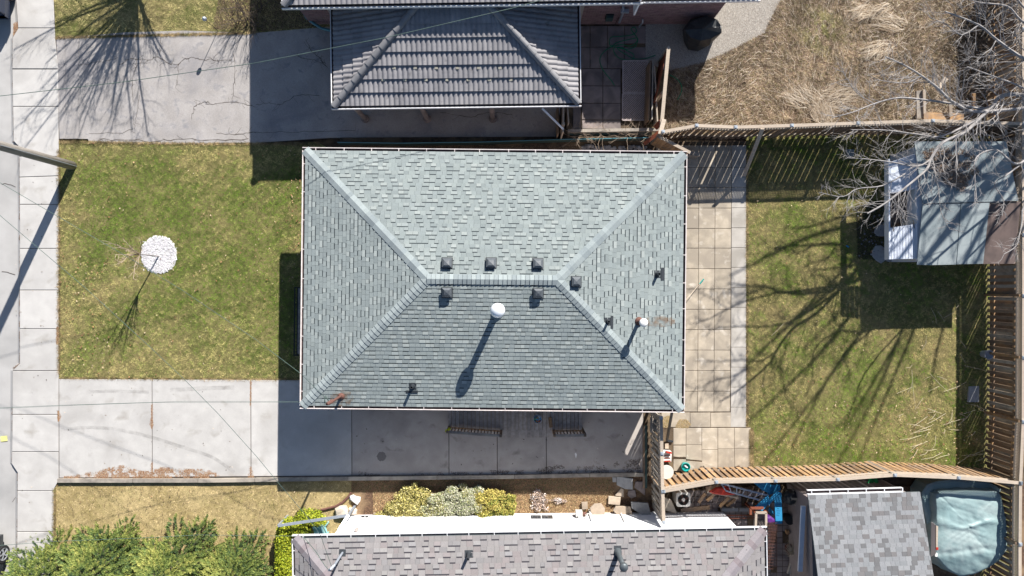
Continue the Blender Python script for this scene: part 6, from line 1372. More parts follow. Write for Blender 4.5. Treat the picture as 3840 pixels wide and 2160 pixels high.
def limb(b, twig, pts, r0, r1, rr, n, L, stop=2, lvl=1, flat=.5, nb=(2, 4)):
    """explicit limb through world points; side shoots along it"""
    fine = []
    for i in range(len(pts) - 1):
        for k in range(4):
            t = k / 4; p0 = pts[max(i - 1, 0)]; p1 = pts[i]; p2 = pts[i + 1]; p3 = pts[min(i + 2, len(pts) - 1)]
            fine.append(.5 * ((2 * p1) + (p2 - p0) * t + (2 * p0 - 5 * p1 + 4 * p2 - p3) * t * t + (3 * p1 - p0 - 3 * p2 + p3) * t ** 3))
    fine.append(pts[-1]); path_tube(b, fine, r0, r1, 7); K_ = len(fine) - 1
    for k in range(n):
        t = (k + rr.random()) / n * .92 + .08; i = min(int(t * K_), K_ - 1); q = fine[i].lerp(fine[i + 1], t * K_ - i); ax = (fine[i + 1] - fine[i]).normalized()
        sd = rr.choice((-1, 1)); per = ax.cross(Vector((0, 0, 1))).normalized() * sd; an = rr.uniform(.45, 1.0); d = ax * math.cos(an) + per * math.sin(an) + Vector((0, 0, rr.gauss(.05, flat * .5)))
        grow(b, twig, q, d, L * rr.uniform(.6, 1.2) * (1.1 - .5 * t), max(.009, (r0 + (r1 - r0) * t) * .34), lvl, rr, .04, 4, nb, (.35, .85), (.45, .68), stop, .16)
# bare tree at the right
rr = random.Random(5)
T1 = thing('bare_tree', 'large leafless grey tree spreading pale branches over the shed at the right edge', 'tree', (22.0, 6.6, 0))
b, tw = MB(), MB(); cro = Vector((21.6, 6.8, 3.0))
trk = MB(); path_tube(trk, [Vector((22.0, 6.6, -.1)), Vector((21.9, 6.7, 1.2)), cro], .26, .20, 10); part('trunk', trk, M['bark'], T1)
k3 = lambda x, y, z: KP(3, 0, x, y, z)
LM = [([cro, P(3950, 260, 3.9), k3(2576, 590, 4.4), k3(2300, 400, 4.7), k3(2120, 250, 5.0), k3(1780, 115, 5.3)], .085, 10, 1.3),
      ([cro, P(3960, 420, 3.8), k3(2576, 890, 4.2), k3(2300, 780, 4.5), k3(2000, 670, 4.8)], .06, 7, .9),
      ([cro, P(3960, 400, 3.6), k3(2576, 960, 3.9), k3(2345, 965, 4.1), k3(2250, 1080, 4.2), k3(2130, 1190, 4.3), k3(1980, 1330, 4.5), k3(1750, 1440, 4.7), KP(3, 1, 1640, 150, 4.9), KP(3, 1, 1590, 260, 5.0), KP(3, 1, 1380, 440, 5.1), KP(3, 1, 1190, 590, 5.1), KP(3, 1, 1000, 700, 5.1)], .095, 22, 1.0),
      ([k3(2130, 1190, 4.3), k3(1750, 1370, 4.6), k3(1500, 1350, 4.8), k3(1180, 1310, 4.9), k3(830, 1305, 5.0)], .045, 9, .8),
      ([KP(3, 1, 1640, 150, 4.9), KP(3, 1, 1500, 225, 5.0), KP(3, 1, 1230, 180, 5.1), KP(3, 1, 980, 150, 5.2), KP(3, 1, 800, 140, 5.2)], .035, 8, .6),
      ([KP(3, 1, 1380, 300, 5.0), KP(3, 1, 1150, 420, 5.0), KP(3, 1, 900, 450, 5.1), KP(3, 1, 750, 530, 5.1), KP(3, 1, 515, 485, 5.1)], .03, 8, .55),
      ([cro, k3(2250, 1120, 4.2), k3(1900, 1050, 4.6), k3(1700, 880, 4.9), k3(1540, 760, 5.0), k3(1360, 650, 5.2), k3(1180, 570, 5.3)], .07, 14, .85),
      ([k3(2250, 1120, 4.2), k3(1900, 1050, 4.5), k3(1540, 1000, 4.7), k3(1300, 985, 4.9), k3(1080, 1040, 5.0), k3(850, 1130, 5.1), k3(640, 1185, 5.1)], .05, 12, .7),
      ([k3(1540, 765, 5.0), k3(1400, 830, 5.0), k3(1200, 820, 5.1), k3(1060, 790, 5.1)], .03, 6, .5),
      ([k3(1060, 1040, 5.0), k3(900, 940, 5.0), k3(800, 800, 5.1), k3(735, 700, 5.2)], .018, 6, .4),
      ([cro, P(3900, 560, 4.0), KP(3, 1, 2500, 200, 4.3), KP(3, 1, 2300, 60, 4.6), KP(3, 1, 2100, 130, 4.8), KP(3, 1, 2080, 320, 4.9), KP(3, 1, 2100, 560, 4.9)], .05, 10, .7),
      ([P(3900, 560, 4.0), KP(3, 1, 2420, 300, 4.3), KP(3, 1, 2280, 400, 4.5), KP(3, 1, 2370, 560, 4.5), KP(3, 1, 2355, 720, 4.5)], .035, 8, .5),
      ([KP(3, 1, 1590, 260, 5.0), KP(3, 1, 1700, 380, 4.9), KP(3, 1, 1740, 680, 4.9), KP(3, 1, 1830, 860, 4.9)], .025, 8, .5),
      ([KP(3, 1, 1380, 440, 5.1), KP(3, 1, 1250, 560, 5.1), KP(3, 1, 1350, 660, 5.1), KP(3, 1, 1400, 740, 5.1)], .02, 5, .4),
      ([cro, P(3930, 150, 4.0), k3(2540, 200, 4.4), k3(2400, 60, 4.7), k3(2100, 20, 5.0), k3(1950, -80, 5.2)], .06, 11, .9),
      ([cro, P(3950, 120, 4.0), k3(2560, 60, 4.5), k3(2450, -150, 5.0)], .06, 7, .9),
      ([k3(2120, 250, 5.0), k3(1950, 350, 5.0), k3(1800, 250, 5.1), k3(1620, 170, 5.2)], .03, 7, .6),
      ([k3(2290, 400, 4.7), k3(2200, 560, 4.7), k3(2050, 570, 4.8), k3(1990, 540, 4.8)], .02, 6, .5),
      ([cro, P(3880, 700, 4.4), P(3830, 850, 4.8), KP(3, 1, 2500, 1020, 4.9), KP(3, 1, 2370, 1110, 5.0)], .04, 7, .6),
      # upper limbs reaching back over the yard, outside the picture's crowns, that throw the long shadows
      ([cro, Vector((21.6, 6.2, 5.0)), Vector((19.5, 5.2, 6.4)), Vector((17.5, 4.6, 7.6)), Vector((16.3, 4.0, 8.4))], .10, 12, 1.2)]
for pts, r, n, L in LM[:-1]: limb(b, tw, pts, r * .85, r * .26, rr, int(n * 2.7), L * 1.3, nb=(4, 6))
part('branch', b, M['bark'], T1); part('twig', tw, M['bark'], T1, kind='stuff')
# second tree beyond the right edge whose branches shade the lawn and the walkway
rr = random.Random(12)
T2 = thing('bare_tree', 'tall leafless tree beyond the top right corner throwing branch shadows on the back lawn', 'tree', (24.3, 13.5, 0))
b, tw = MB(), MB(); c2_ = Vector((23.6, 12.9, 5)); trk = MB(); path_tube(trk, [Vector((24.3, 13.5, -.1)), Vector((24.0, 13.2, 3)), c2_], .26, .2, 9); part('trunk', trk, M['bark'], T2)
for (ex, ey, ez, n, L) in ((14.5, 9, 9.5, 12, 1.6), (15.6, 8.2, 10, 13, 1.6), (18, 8.6, 11, 13, 1.7), (19.5, 8.0, 10, 12, 1.6), (16.5, 11, 9.5, 11, 1.5), (21, 8.8, 11.5, 12, 1.6), (14, 12, 8.5, 9, 1.4), (22.5, 8.6, 9.5, 10, 1.4), (18.5, 12.5, 11, 9, 1.5), (17, 8.4, 11.5, 11, 1.5), (20, 8.5, 12, 10, 1.5)):
    e_ = Vector((ex, ey, ez)); mid = c2_.lerp(e_, .5) + Vector((rr.uniform(-.4, .4), rr.uniform(.2, .9), rr.uniform(.2, .7))); limb(b, tw, [c2_, c2_.lerp(mid, .5), mid, mid.lerp(e_, .5) + Vector((rr.uniform(-.4, .4), rr.uniform(0, .4), 0)), e_], .13, .035, rr, n, L, nb=(3, 4))
part('branch', b, M['bark'], T2); part('twig', tw, M['bark'], T2, kind='stuff')
# street tree beyond the top edge, its fan of branch shadows falls on the driveway
rr = random.Random(3)
T3 = thing('bare_tree', 'low branching leafless street tree just above the top edge shading the asphalt driveway', 'tree', (-13.8, 13.85, 0))
b, tw = MB(), MB(); trk = MB(); q0_ = Vector((-13.8, 13.85, 0)); path_tube(trk, [q0_ - Vector((0, 0, .1)), q0_ + Vector((0, 0, 1.7))], .13, .11, 9); part('trunk', trk, M['bark_dark'], T3); q1_ = q0_ + Vector((0, 0, 1.65))
for k in range(26):
    a = k * 2.399 + .4; sp = rr.uniform(.15, 1.08); L = rr.uniform(2.9, 4.7) * (1 - .12 * max(0, sp - .6)); d = Vector((math.cos(a) * math.sin(sp), math.sin(a) * math.sin(sp), math.cos(sp))); e_ = q1_ + d * L
    mid = q1_.lerp(e_, .5) + Vector((rr.uniform(-.2, .2), rr.uniform(-.2, .2), rr.uniform(-.1, .3))); limb(b, tw, [q1_, q1_.lerp(mid, .55), mid, mid.lerp(e_, .5), e_], .045, .016, rr, 17, 1.15, nb=(4, 5))
part('branch', b, M['bark_dark'], T3); part('twig', tw, M['bark_dark'], T3, kind='stuff')
# bare shrub by the upper driveway
rr = random.Random(8)
T4 = thing('bare_shrub', 'dark leafless shrub beside the upper driveway near the garden lamp', 'shrub', G(930, 62)); b, tw = MB(), MB()
for k in range(26):
    a = rr.uniform(0, 6.3); q = G(930 + rr.uniform(-55, 55), 60 + rr.uniform(-35, 35), 0); d = Vector((math.cos(a) * .5, math.sin(a) * .5, 1)); grow(b, tw, q, d, rr.uniform(.8, 1.4), .014, 0, rr, .1, 4, (3, 5), (.3, .7), (.4, .6), 2)
part('stem', b, M['bark_dark'], T4, kind='stuff'); part('twig', tw, M['bark_dark'], T4, kind='stuff')
litter('leaf_litter', [[G(*p) for p in [(830, -60), (1180, -60), (1180, 100), (960, 120), (800, 108)]]], 14000, [(.12, .08, .055), (.18, .12, .08), (.07, .05, .035), (.25, .18, .12)], (.03, .09), (.012, .03), .0, rise=(0, .7))
# dry vine on the retaining wall
rr = random.Random(9)
T5 = thing('dry_vine', 'tangle of bare straw-coloured vine canes over the retaining wall', 'vine', KP(2, 0, 950, 1330, 0)); b, tw = MB(), MB()
for k in range(70):
    x_ = rr.uniform(560, 1450); q = KP(2, 0, x_, 1335 + rr.uniform(-20, 60), .5); a = rr.uniform(0, 6.28); d = Vector((math.cos(a), math.sin(a) * .8, rr.uniform(.0, .5))); grow(b, tw, q, d, rr.uniform(.3, .8), .007, 0, rr, 0, 4, (1, 3), (.3, .9), (.4, .6), 1, .25)
part('cane', b, M['twig_tan'], T5, kind='stuff'); part('twig', tw, M['twig_tan'], T5, kind='stuff')
rr = random.Random(19)
b, tw = MB(), MB()
for k in range(90):
    q = KP(3, 0, rr.uniform(1860, 2200), rr.uniform(-40, 950), .05); grow(b, tw, q, Vector((rr.gauss(0, .5), rr.gauss(0, .5), 1)), rr.uniform(.6, 1.3), .012, 0, rr, 0, 3, (2, 4), (.4, .9), (.4, .6), 1, .2)
T6 = thing('bare_brush', 'dark bare brush in the strip between the dry grass and the east fence', 'brush', KP(3, 0, 2020, 450, 0)); part('stem', b, M['bark_dark'], T6, kind='stuff'); part('twig', tw, M['bark_dark'], T6, kind='stuff')
litter('leaf_litter', [[KG(3, 0, *a) for a in ((1850, -200), (2215, -200), (2215, 1180), (1620, 1180), (1700, 700), (1860, 560))]], 22000, [(.045, .035, .028), (.08, .06, .045), (.12, .08, .05)], (.03, .1), (.012, .03), .004)
# sapling in the gravel circle
rr = random.Random(21); sb = G(597, 961)
T7 = thing('sapling', 'thin leafless sapling leaning out of the white gravel circle', 'sapling', sb); b, tw = MB(), MB()
lean = Vector((-.22, .04, 0)); p1_ = sb + lean * .55 + Vector((0, 0, 1.15)); path_tube(b, [sb - Vector((0, 0, .05)), sb + lean * .25 + Vector((0, 0, .5)), p1_], .032, .024, 8); part('trunk', b, M['bark'], T7)
b = MB()
for (ex, ey, ez, n) in ((400, 905, 3.0, 9), (455, 985, 2.4, 6), (430, 955, 2.6, 5), (500, 1045, 1.9, 6), (470, 905, 2.7, 6), (530, 900, 2.2, 4), (520, 990, 2.0, 4), (480, 930, 2.9, 7)):
    e_ = P(ex, ey, ez); mid = p1_.lerp(e_, .45) + Vector((rr.uniform(-.08, .08), rr.uniform(-.08, .08), .12)); limb(b, tw, [p1_, mid, mid.lerp(e_, .5), e_], .017, .007, rr, n, .4, stop=2, nb=(2, 3))
part('branch', b, M['twig_tan'], T7); part('twig', tw, M['twig_tan'], T7, kind='stuff')

# spruces in the lower left corner
def spruce(label, c, R, H, seed, n=26000):
    t = thing('spruce', label, 'spruce tree', (c[0], c[1], 0), 'spruces in the lower left corner'); r_ = np.random.default_rng(seed)
    b = MB(); path_tube(b, [Vector((c[0], c[1], -.1)), Vector((c[0], c[1], H * .95))], .11, .02, 8); part('trunk', b, M['bark_dark'], t)
    # boughs carry sprigs; each sprig is a short shoot with a star of needles
    nb = int(34 * R); br = MB(); SP, SD, SH = [], [], []
    for k in range(nb):
        h = r_.uniform(.02, .93); rad = R * (1 - h) ** .7 * r_.uniform(.7, 1.15) + .18; a = k * 2.39996 + r_.uniform(-.3, .3); z0 = H * h
        d = np.array([math.cos(a), math.sin(a), 0]); e0 = np.array([c[0], c[1], z0]); perp = np.array([-d[1], d[0], 0])
        br.tube([tuple(e0), tuple(e0 + d * rad * .5 + np.array([0, 0, .06])), tuple(e0 + d * rad * .95 + np.array([0, 0, -.06 * rad]))], [.018, .012, .004], 4, cap=False)
        m = max(5, int(rad * 13)); st_ = np.linspace(.22, 1.0, m)
        for s_ in st_:
            for sg in ((-1, 0, 1) if s_ < .93 else (0,)):
                wd = sg * (.16 + .34 * rad * (1 - s_)) * r_.uniform(.5, 1.1); p = e0 + d * s_ * rad + perp * wd; p = p + np.array([0, 0, .06 - .1 * s_ ** 2 * rad - abs(wd) * .1 + r_.normal(0, .03)])
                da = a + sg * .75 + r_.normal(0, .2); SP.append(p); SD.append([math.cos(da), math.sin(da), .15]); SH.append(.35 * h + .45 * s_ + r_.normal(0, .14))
    SP, SD, SH = map(np.array, (SP, SD, SH)); per = max(20, int(n / len(SP))); N = per * len(SP); ix = np.repeat(np.arange(len(SP)), per)
    tt_ = r_.uniform(0, 1, N); sl_ = r_.uniform(.13, .22, len(SP))[ix]; ax = SD[ix] / np.linalg.norm(SD[ix], axis=1)[:, None]; base_ = SP[ix] + ax * (tt_ * sl_)[:, None]
    an = np.arctan2(ax[:, 1], ax[:, 0]) + np.where(r_.random(N) < .5, 1, -1) * r_.uniform(.25, 1.15, N); d = np.stack([np.cos(an), np.sin(an), r_.uniform(-.15, .8, N)], 1); d /= np.linalg.norm(d, axis=1)[:, None]
    L = r_.uniform(.05, .10, N) * (1.15 - .5 * tt_); w = r_.uniform(.015, .028, N); pr = np.stack([-d[:, 1], d[:, 0], r_.normal(0, .4, N)], 1); pr /= np.linalg.norm(pr, axis=1)[:, None] + 1e-9
    v = np.zeros((N, 3, 3)); v[:, 0] = base_ - pr * w[:, None] / 2; v[:, 1] = base_ + pr * w[:, None] / 2; v[:, 2] = base_ + d * L[:, None]
    c0, c1, c2 = np.array((.05, .10, .05)), np.array((.20, .26, .065)), np.array((.52, .50, .14)); bn = vnoise(SP[:, :2], 2.2, seed)  # lit yellow-green tips and dark shaded inside put into the needle colour
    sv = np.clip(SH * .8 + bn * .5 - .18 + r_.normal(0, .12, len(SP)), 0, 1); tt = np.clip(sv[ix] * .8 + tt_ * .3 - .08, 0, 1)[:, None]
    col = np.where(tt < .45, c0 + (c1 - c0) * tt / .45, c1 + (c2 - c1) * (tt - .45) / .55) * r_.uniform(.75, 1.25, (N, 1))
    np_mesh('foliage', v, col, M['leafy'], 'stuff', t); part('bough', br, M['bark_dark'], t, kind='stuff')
g2 = lambda x, y: (G(x, y).x, G(x, y).y)
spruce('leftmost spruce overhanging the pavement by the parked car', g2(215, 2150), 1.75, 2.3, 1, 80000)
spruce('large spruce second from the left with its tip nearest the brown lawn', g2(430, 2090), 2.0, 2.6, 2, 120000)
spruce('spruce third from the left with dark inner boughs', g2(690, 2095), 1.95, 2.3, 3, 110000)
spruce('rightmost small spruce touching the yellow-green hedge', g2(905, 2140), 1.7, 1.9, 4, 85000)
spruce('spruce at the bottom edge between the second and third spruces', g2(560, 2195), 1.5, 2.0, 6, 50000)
def leafcloud(name, label, cat, blobs, n, size, pal, seed, base, group=None, stems=True, up=.5):
    r_ = np.random.default_rng(seed); t = thing(name, label, cat, base, group); V, C = [], []
    if cat != 'hedge':
        nbs = []
        for (cx, cy, cz, rx, ry, rz) in blobs:
            rx *= 1.3; ry *= 1.12; rz *= .8; nbs.append((cx, cy, cz * .7, rx * .68, ry * .68, rz * .7))
            for k in range(10):
                a = r_.uniform(0, 6.28); f = r_.uniform(.35, .95); q = r_.uniform(.22, .45); nbs.append((cx + rx * f * math.cos(a), cy + ry * f * math.sin(a), cz * r_.uniform(.4, 1.1), rx * q, ry * q * 1.1, rz * r_.uniform(.3, .6)))
        blobs = nbs
    wt = np.array([bl[3] * bl[4] for bl in blobs]); wt = wt / wt.sum(); lump = r_.normal(0, 1, (40, 3)); lump /= np.linalg.norm(lump, axis=1)[:, None]
    for bl, w in zip(blobs, wt):
        cx, cy, cz, rx, ry, rz = bl; m = int(n * w); d = r_.normal(0, 1, (m, 3)); d[:, 2] = np.abs(d[:, 2]) * .9 - .1; d /= np.linalg.norm(d, axis=1)[:, None]
        lb = np.max(d @ lump.T, axis=1); rad = (r_.uniform(.1, 1.1, m) ** .5) * (.72 + .34 * (lb - .7) / .3)
        p = np.array([cx, cy, cz]) + d * rad[:, None] * np.array([rx, ry, rz]); p[:, 2] = np.maximum(p[:, 2], .03)
        nr = d * .7 + r_.normal(0, .9, (m, 3)) + np.array([0, 0, up]); nr /= np.linalg.norm(nr, axis=1)[:, None]
        u = np.cross(nr, r_.normal(0, 1, (m, 3))); u /= np.linalg.norm(u, axis=1)[:, None] + 1e-9; v = np.cross(nr, u); s = r_.uniform(*size, m)[:, None]
        q = np.stack([p - u * s, p - v * s * .55, p + u * s, p + v * s * .55], 1); V.append(q)
        pc = np.array(pal); k = np.clip((vnoise(p[:, :2], 3.5, seed) * .6 + r_.uniform(0, .6, m)) * len(pc), 0, len(pc) - 1).astype(int); C.append(pc[k] * r_.uniform(.35 if cat != 'hedge' else .6, 1.35, (m, 1)))
    np_mesh('foliage', np.concatenate(V), np.concatenate(C), M['leafy'], 'stuff', t)
    b = MB(); rr = random.Random(seed)
    for bl in blobs[:12]:
        for k in range(4): a = rr.uniform(0, 6.3); f = rr.uniform(.3, .8); b.tube([(bl[0] + rr.uniform(-.1, .1), bl[1] + rr.uniform(-.1, .1), 0), (bl[0] + bl[3] * f * math.cos(a) * .5, bl[1] + bl[4] * f * math.sin(a) * .5, bl[2] + bl[5] * .3), (bl[0] + bl[3] * f * math.cos(a), bl[1] + bl[4] * f * math.sin(a), bl[2] + bl[5] * .6)], [.015, .01, .004], 4, cap=False)
    part('stem', b, M['bark_dark'], t, kind='stuff')
def bl(c, r, x, y, z, rx, ry, rz): p = KP(c, r, x, y, z); return (p.x, p.y, z, rx, ry, rz)
leafcloud('yellow_shrub', 'golden yellow leafy shrub, leftmost of the three in the garden bed', 'shrub', [bl(1, 3, 1480, 700, .3, .52, .5, .35), bl(1, 3, 1530, 800, .3, .6, .38, .35), bl(1, 3, 1650, 650, .25, .5, .45, .3), bl(1, 3, 1700, 800, .25, .35, .3, .3), bl(1, 3, 1300, 828, .15, .28, .12, .15), bl(1, 3, 1560, 600, .3, .3, .3, .35)], 15000, (.022, .044), [(.38, .34, .06), (.58, .49, .14), (.20, .19, .05), (.68, .60, .26), (.50, .44, .14)], 31, KP(1, 3, 1500, 720, 0), 'bright shrubs in the garden bed')
leafcloud('variegated_shrub', 'pale cream and grey-green variegated shrub, middle one in the garden bed', 'shrub', [bl(1, 3, 1880, 760, .35, .68, .52, .45), bl(1, 3, 2080, 720, .35, .62, .55, .45), bl(1, 3, 1800, 820, .3, .4, .3, .3), bl(1, 3, 2150, 630, .3, .4, .32, .35)], 19000, (.019, .036), [(.42, .42, .26), (.55, .55, .40), (.30, .34, .17), (.62, .60, .46), (.38, .36, .15)], 32, KP(1, 3, 1950, 760, 0), 'bright shrubs in the garden bed')
leafcloud('yellow_shrub', 'yellow-green leafy shrub, rightmost of the three in the garden bed', 'shrub', [bl(1, 3, 2340, 720, .35, .55, .55, .45), bl(1, 3, 2440, 680, .35, .38, .4, .4), bl(1, 3, 2470, 800, .3, .3, .35, .3), bl(2, 3, 0, 740, .3, .25, .35, .3)], 14000, (.02, .04), [(.36, .34, .07), (.20, .24, .05), (.48, .42, .10), (.58, .47, .14)], 33, KP(1, 3, 2380, 720, 0), 'bright shrubs in the garden bed')
leafcloud('hedge', 'clipped yellow-green hedge wrapping the left corner of the lower house', 'hedge', [bl(1, 3, 540, 840, .5, .55, .3, .45), bl(1, 3, 400, 930, .5, .6, .32, .45), bl(1, 3, 620, 880, .5, .4, .25, .4), bl(1, 3, 300, 1000, .5, .35, .4, .5), bl(1, 3, 450, 990, .5, .5, .25, .45)] + [bl(1, 3, 285, 1080 + k * 75, .55, .33, .38, .5) for k in range(7)], 26000, (.022, .04), [(.17, .24, .015), (.28, .34, .02), (.38, .40, .03), (.12, .17, .015)], 34, KP(1, 3, 300, 1100, 0))
leafcloud('pale_weeds', 'dried pinkish weed clump on the litter left of the gas meter', 'dried plant', [bl(2, 3, 260, 690, .1, .32, .3, .15), bl(2, 3, 480, 690, .08, .28, .12, .1), bl(2, 3, 290, 750, .1, .25, .18, .12)], 1800, (.02, .04), [(.62, .50, .45), (.50, .36, .26), (.70, .62, .58)], 35, KP(2, 3, 260, 690, 0))

# ================================================================== STREET FURNITURE AND REST
pb = G(272, 622); pz_ = 9.5
t = thing('utility_pole', 'thick weathered wooden utility pole rising by the pavement at the left edge', 'utility pole', pb)
b = MB(); b.smooth = True; b.tube([pb - Vector((0, 0, .2)), pb + Vector((0, 0, 3)), pb + Vector((0, 0, 6)), pb + Vector((0, 0, pz_))], [.175, .165, .15, .13], 24); part('shaft', b, M['pole'], t)
b = MB(); b.beam(pb + Vector((.17, -.02, 0)), pb + Vector((.16, -.02, 4)), .02, .02, up=(1, 0, 0)); part('cable_guard', b, M['alu'], t)
b = MB(); b.beam(pb + Vector((-.9, 0, 8.9)), pb + Vector((.9, 0, 8.9)), .1, .12); part('crossarm', b, M['pole'], t)
def wire(label, pts, r=.011, n=10, sag=.0, group='overhead wires'):
    ps = []
    for i in range(len(pts) - 1):
        for k in range(n):
            f = k / n; q = pts[i].lerp(pts[i + 1], f); q = q + Vector((0, 0, -sag * 4 * f * (1 - f))); ps.append(q)
    ps.append(pts[-1]); b = MB(); b.tube(ps, r, 5); return single('overhead_wire', b, M['wire'], label, 'wire', pts[0], group)
wire('long overhead wire crossing the asphalt driveway and the tiled carport roof', [P(-200, 398, 6.2), P(0, 360, 6.1), K3 if False else P(*K(0, 0, 1240, 825), 5.9), P(960, 236, 5.8), P(*K(1, 0, 1300, 380), 5.6), P(1920, 31, 5.4), P(2030, 0, 5.4), P(2500, -110, 5.4)], .010)
wire('service wire running over the front lawn and gravel circle to the rusty mast', [P(-200, 560, 6.2), P(0, 685, 5.9), P(*K(0, 1, 600, 740), 5.7), P(*K(0, 1, 1290, 1140), 5.4), P(*K(0, 2, 1830, 20), 5.1), P(*K(0, 2, 2150, 235), 4.95), P(*K(0, 2, 2576, 520), 4.75), P(1130, 1403, 4.55), MAST1], .008)
wire('service wire crossing lawn and concrete driveway down to the lower house mast', [P(-200, 625, 6.4), P(0, 808, 6.1), P(*K(0, 1, 400, 1060), 5.8), P(*K(0, 2, 860, 0), 5.6), P(*K(0, 2, 1500, 585), 5.3), P(*K(0, 2, 1850, 915), 5.1), P(*K(0, 2, 2200, 1270), 4.9), P(*K(0, 3, 2576, 240), 4.7), P(*K(1, 3, 240, 530), 4.6), P(*K(1, 3, 530, 870), 4.45), P(*K(1, 3, 650, 1040), 4.4), MAST2], .008)
wire('thin low wire added along a wire shadow on the concrete driveway, ending under the middle house eave', [P(-200, 1535, 5.0), P(0, 1529, 4.6), P(*K(0, 2, 600, 1180), 4.1), P(*K(0, 2, 1540, 1150), 3.5), P(*K(0, 2, 1850, 1140), 3.3), P(960, 1505, 3.0), P(1138, 1506, 2.6)], .006)  # added wire, drawn in place of a thin line taken for a wire shadow
wire('twin thin low wire added along the second wire shadow, ending under the middle house eave', [P(-200, 1540, 5.0), P(0, 1532, 4.6), P(*K(0, 2, 850, 1176), 4.0), P(*K(0, 2, 1540, 1152), 3.5), P(960, 1509, 3.0), P(1138, 1508, 2.6)], .005)  # added too, for the other line of that shadow pair
wire('thin low wire passing over the spruces to the lower house corner', [P(-100, 2051, 5.0), P(35, 2043, 4.7), P(*K(0, 3, 550, 1100), 4.3), P(*K(0, 3, 1450, 1065), 3.7), P(*K(0, 3, 2000, 1035), 3.4), P(960, 2009, 3.1), P(1098, 2010, 2.76)], .007)
wire('black wire from the lower house gutter corner up to its roof mast', [KP(1, 3, 478, 1055, 2.8), KP(1, 3, 600, 1200, 3.5), KP(1, 3, 690, 1340, 4.0), MAST2 + Vector((-.05, -.1, .1))], .010)
# garden lamp
p = KG(0, 0, 2195, 310, 0); t = thing('garden_lamp', 'small globe garden lamp on a thin stake at the upper driveway edge', 'garden lamp', p)
top_ = KP(0, 0, 2143, 195, 1.2); part('stake', MB().tube([p, (p.x, p.y, 1.1)], .012, 6), M['black'], t)
b = MB(); b.smooth = True; b.lathe((p.x, p.y, 1.1), [(.02, 0), (.07, .04), (.085, .10), (.07, .16), (.03, .19), (.001, .195)], 16); part('globe', b, M['alu'], t)
# cars
def car(label, x, y, paint, rot=0):
    t = thing('parked_car', label, 'car', (x, y, 0)); wd, ln = 1.8, 4.6
    prof = [(0, .35), (.02, .75), (.5, .92), (1.25, 1.0), (1.75, 1.42), (3.2, 1.46), (4.0, 1.05), (4.5, .95), (4.6, .4)]
    b = MB(); b.smooth = False; secs = []
    for (l_, z_) in prof:
        top_w = wd / 2 * (.98 if z_ < 1.1 else .78); secs.append([(-wd / 2 * .97, .3), (-wd / 2, .62), (-wd / 2 * .97, min(z_, .9)), (-top_w, z_), (top_w, z_), (wd / 2 * .97, min(z_, .9)), (wd / 2, .62), (wd / 2 * .97, .3)])
    vs = [(x - wd / 2 + px, y + .72 - l_, pz - .1) for (l_, _), s_ in zip(prof, secs) for px, pz in s_]
    n = 8; fs = [(i * n + k, i * n + (k + 1) % n, (i + 1) * n + (k + 1) % n, (i + 1) * n + k) for i in range(len(prof) - 1) for k in range(n)] + [tuple(range(n)), tuple(range((len(prof) - 1) * n, len(prof) * n))[::-1]]
    b.add(vs, fs); part('body', b, paint, t)
    b = MB(); b.box((x - wd / 2, y + .72 - 2.45, 1.25), (wd * .80, 1.9, .22)); part('window', b, M['glass'], t)
    for (wy, sx_) in ((0, 1), (-2.75, 1), (0, -1), (-2.75, -1)):
        cx = x + .0 if sx_ > 0 else x - wd; c = Vector((cx, y + wy - .05, .24)); ax = (sx_, 0, 0)
        b = MB(); b.lathe(c - Vector((sx_ * .2, 0, 0)), [(.20, 0), (.33, .02), (.345, .06), (.345, .18), (.33, .215), (.25, .222), (.245, .19), (.0, .19)], 28, ax=ax); w = part('wheel', b, M['tyre'], t)
        b = MB(); b.lathe(c + Vector((sx_ * .0, 0, 0)), [(.245, -.01), (.235, .025), (.22, .02), (.215, -.04)], 24, ax=ax); part('rim', b, M['rim'], w)
        for k in range(5):
            a = k * 1.2566 + .3
            for o_ in (-.12, .12): b = MB(); b.beam(c + Vector((sx_ * .02, .05 * math.cos(a), .05 * math.sin(a))), c + Vector((sx_ * .012, .225 * math.cos(a + o_), .225 * math.sin(a + o_))), .028, .02, up=(1, 0, 0)); part('spoke', b, M['rim'], w)
        part('hub', MB().lathe(c, [(.06, 0), (.055, .03), (.001, .035)], 12, ax=ax), M['rim'], w)
    for sx_ in (-.15, -wd + .15): b = MB(); b.box((x + sx_, y + .66, .52), (.3, .14, .14)); part('headlight', b, M['gutter_white2'], t)
    return t
car('dark car parked at the bottom left with one alloy wheel in view', P(10, 2073, .3).x - .02, P(10, 2076, .3).y, M['carpaint'])
car('navy car added at the top left corner, standing in for a dark shadow', P(12, 0, .6).x, P(12, 45, .6).y + 3.75, M['navy'])  # added car, its dark corner takes the place of a navy cast shadow
# barbecue under a black cover
t = thing('covered_grill', 'barbecue under a draped black cover at the edge of the crushed stone patio', 'barbecue', KP(2, 0, 1900, 350, 0))
b = MB(); b.smooth = False; cxy = K(2, 0, 1905, 330)
top_o = [(1850, 195), (1960, 160), (2050, 190), (2105, 260), (2108, 330), (2010, 385), (1900, 410), (1800, 380), (1740, 300), (1780, 235)]
mid_o = [(1800, 190), (1960, 165), (2070, 200), (2110, 270), (2110, 330), (2020, 410), (1990, 455), (1870, 465), (1770, 420), (1715, 300)]
bot_o = [(1790, 250), (1940, 235), (2030, 260), (2060, 320), (2040, 380), (1975, 465), (1900, 480), (1870, 515), (1770, 500), (1730, 420)]
n = 10; vs = [KP(2, 0, 1920, 290, 1.28)] + [KP(2, 0, *a, 1.15 + .04 * (-1) ** i) for i, a in enumerate(top_o)] + [KP(2, 0, *a, .75) for a in mid_o] + [KP(2, 0, *a, .03) for a in bot_o]
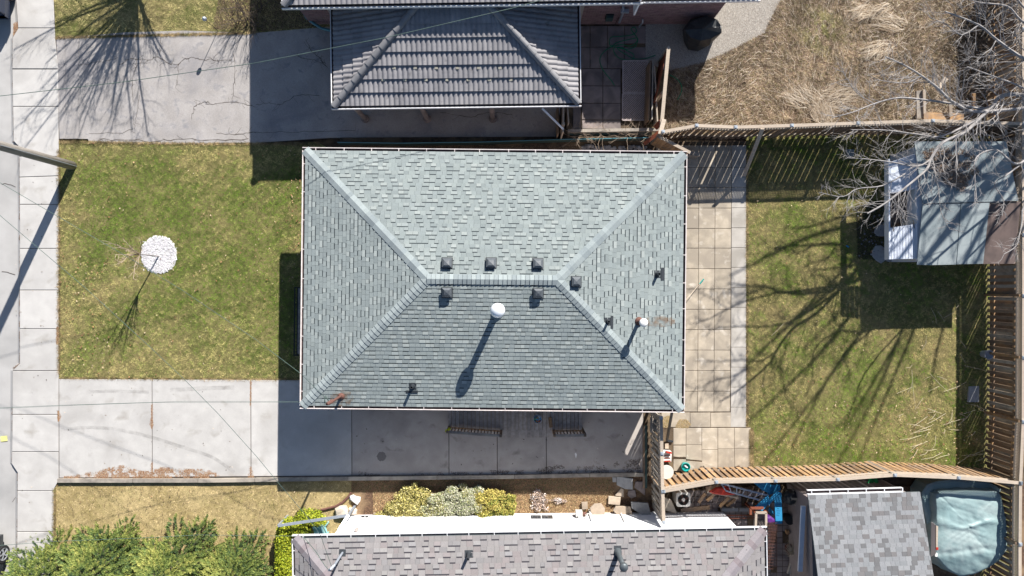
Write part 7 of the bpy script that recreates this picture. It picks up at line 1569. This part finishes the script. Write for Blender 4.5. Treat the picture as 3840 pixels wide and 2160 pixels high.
fs = [(0, 1 + (k + 1) % n, 1 + k)[::-1] for k in range(n)]
for r in range(2): fs += [(1 + r * n + k, 1 + r * n + (k + 1) % n, 1 + (r + 1) * n + (k + 1) % n, 1 + (r + 1) * n + k) for k in range(n)]
b.add(vs, fs); part('cover', b, M['cover'], t)
b = MB(); b.prism([KG(2, 0, 1830, 300), KG(2, 0, 2000, 300), KG(2, 0, 2000, 440), KG(2, 0, 1830, 440)], 0, .9); part('cabinet', b, M['black'], t)
b = MB(); b.box(KP(2, 0, 1925, 430, .5), (.4, .05, .3)); part('shelf', b, M['wood_tan'], t)
# hoses
def hose(label, pts, r=.016, z=.05, nm='garden_hose', m='hose'):
    ps = []; q = [KG(2, 0, x_, y_, z + .02 * math.sin(i)) for i, (x_, y_) in enumerate(pts)]
    for i in range(len(q) - 1):
        p0, p1, p2, p3 = q[max(i - 1, 0)], q[i], q[i + 1], q[min(i + 2, len(q) - 1)]
        for k in range(6): t_ = k / 6; ps.append(.5 * ((2 * p1) + (p2 - p0) * t_ + (2 * p0 - 5 * p1 + 4 * p2 - p3) * t_ ** 2 + (3 * p1 - p0 - 3 * p2 + p3) * t_ ** 3))
    ps.append(q[-1]); b = MB(); b.tube(ps, r, 6); return single(nm, b, M[m], label, 'hose', q[0])
hose('coiled green garden hose on the dark patio pavers', [(1030, 865), (985, 800), (920, 720), (885, 640), (890, 570), (940, 510), (1020, 470), (1100, 455), (1180, 470), (1240, 440), (1260, 390), (1180, 400), (1060, 430), (1000, 470), (975, 430), (1000, 380), (1100, 370), (1200, 355), (1250, 320), (1230, 280), (1195, 300), (1220, 340), (1260, 400), (1240, 470), (1150, 500), (1040, 480), (1020, 520), (1060, 580), (1130, 605), (1210, 600), (1220, 550), (1150, 510), (1090, 480), (1060, 500), (1130, 545), (1230, 595), (1340, 590), (1440, 560)], z=.055)
hose('end of a green hose curving over the dry grass right of the pale rail', [(1565, 765), (1620, 790), (1670, 830), (1698, 890), (1690, 950), (1655, 1015)], .018, z=.16)
b = MB(); pts = [KP(1, 0, x_, y_, .3) for x_, y_ in ((475, 120), (510, 180), (580, 235), (660, 285), (760, 310))]; b.tube(pts, .055, 10); single('drain_hose', b, M['plaster_teal'] if False else M['turq_dark'] if 'turq_dark' in M else M['teal_metal'], 'corrugated teal drain pipe curving from under the upper eave to the carport', 'pipe', pts[0])
for o in list(bpy.data.objects):
    if o.type == 'MESH' and o.name.startswith('crack'): pass
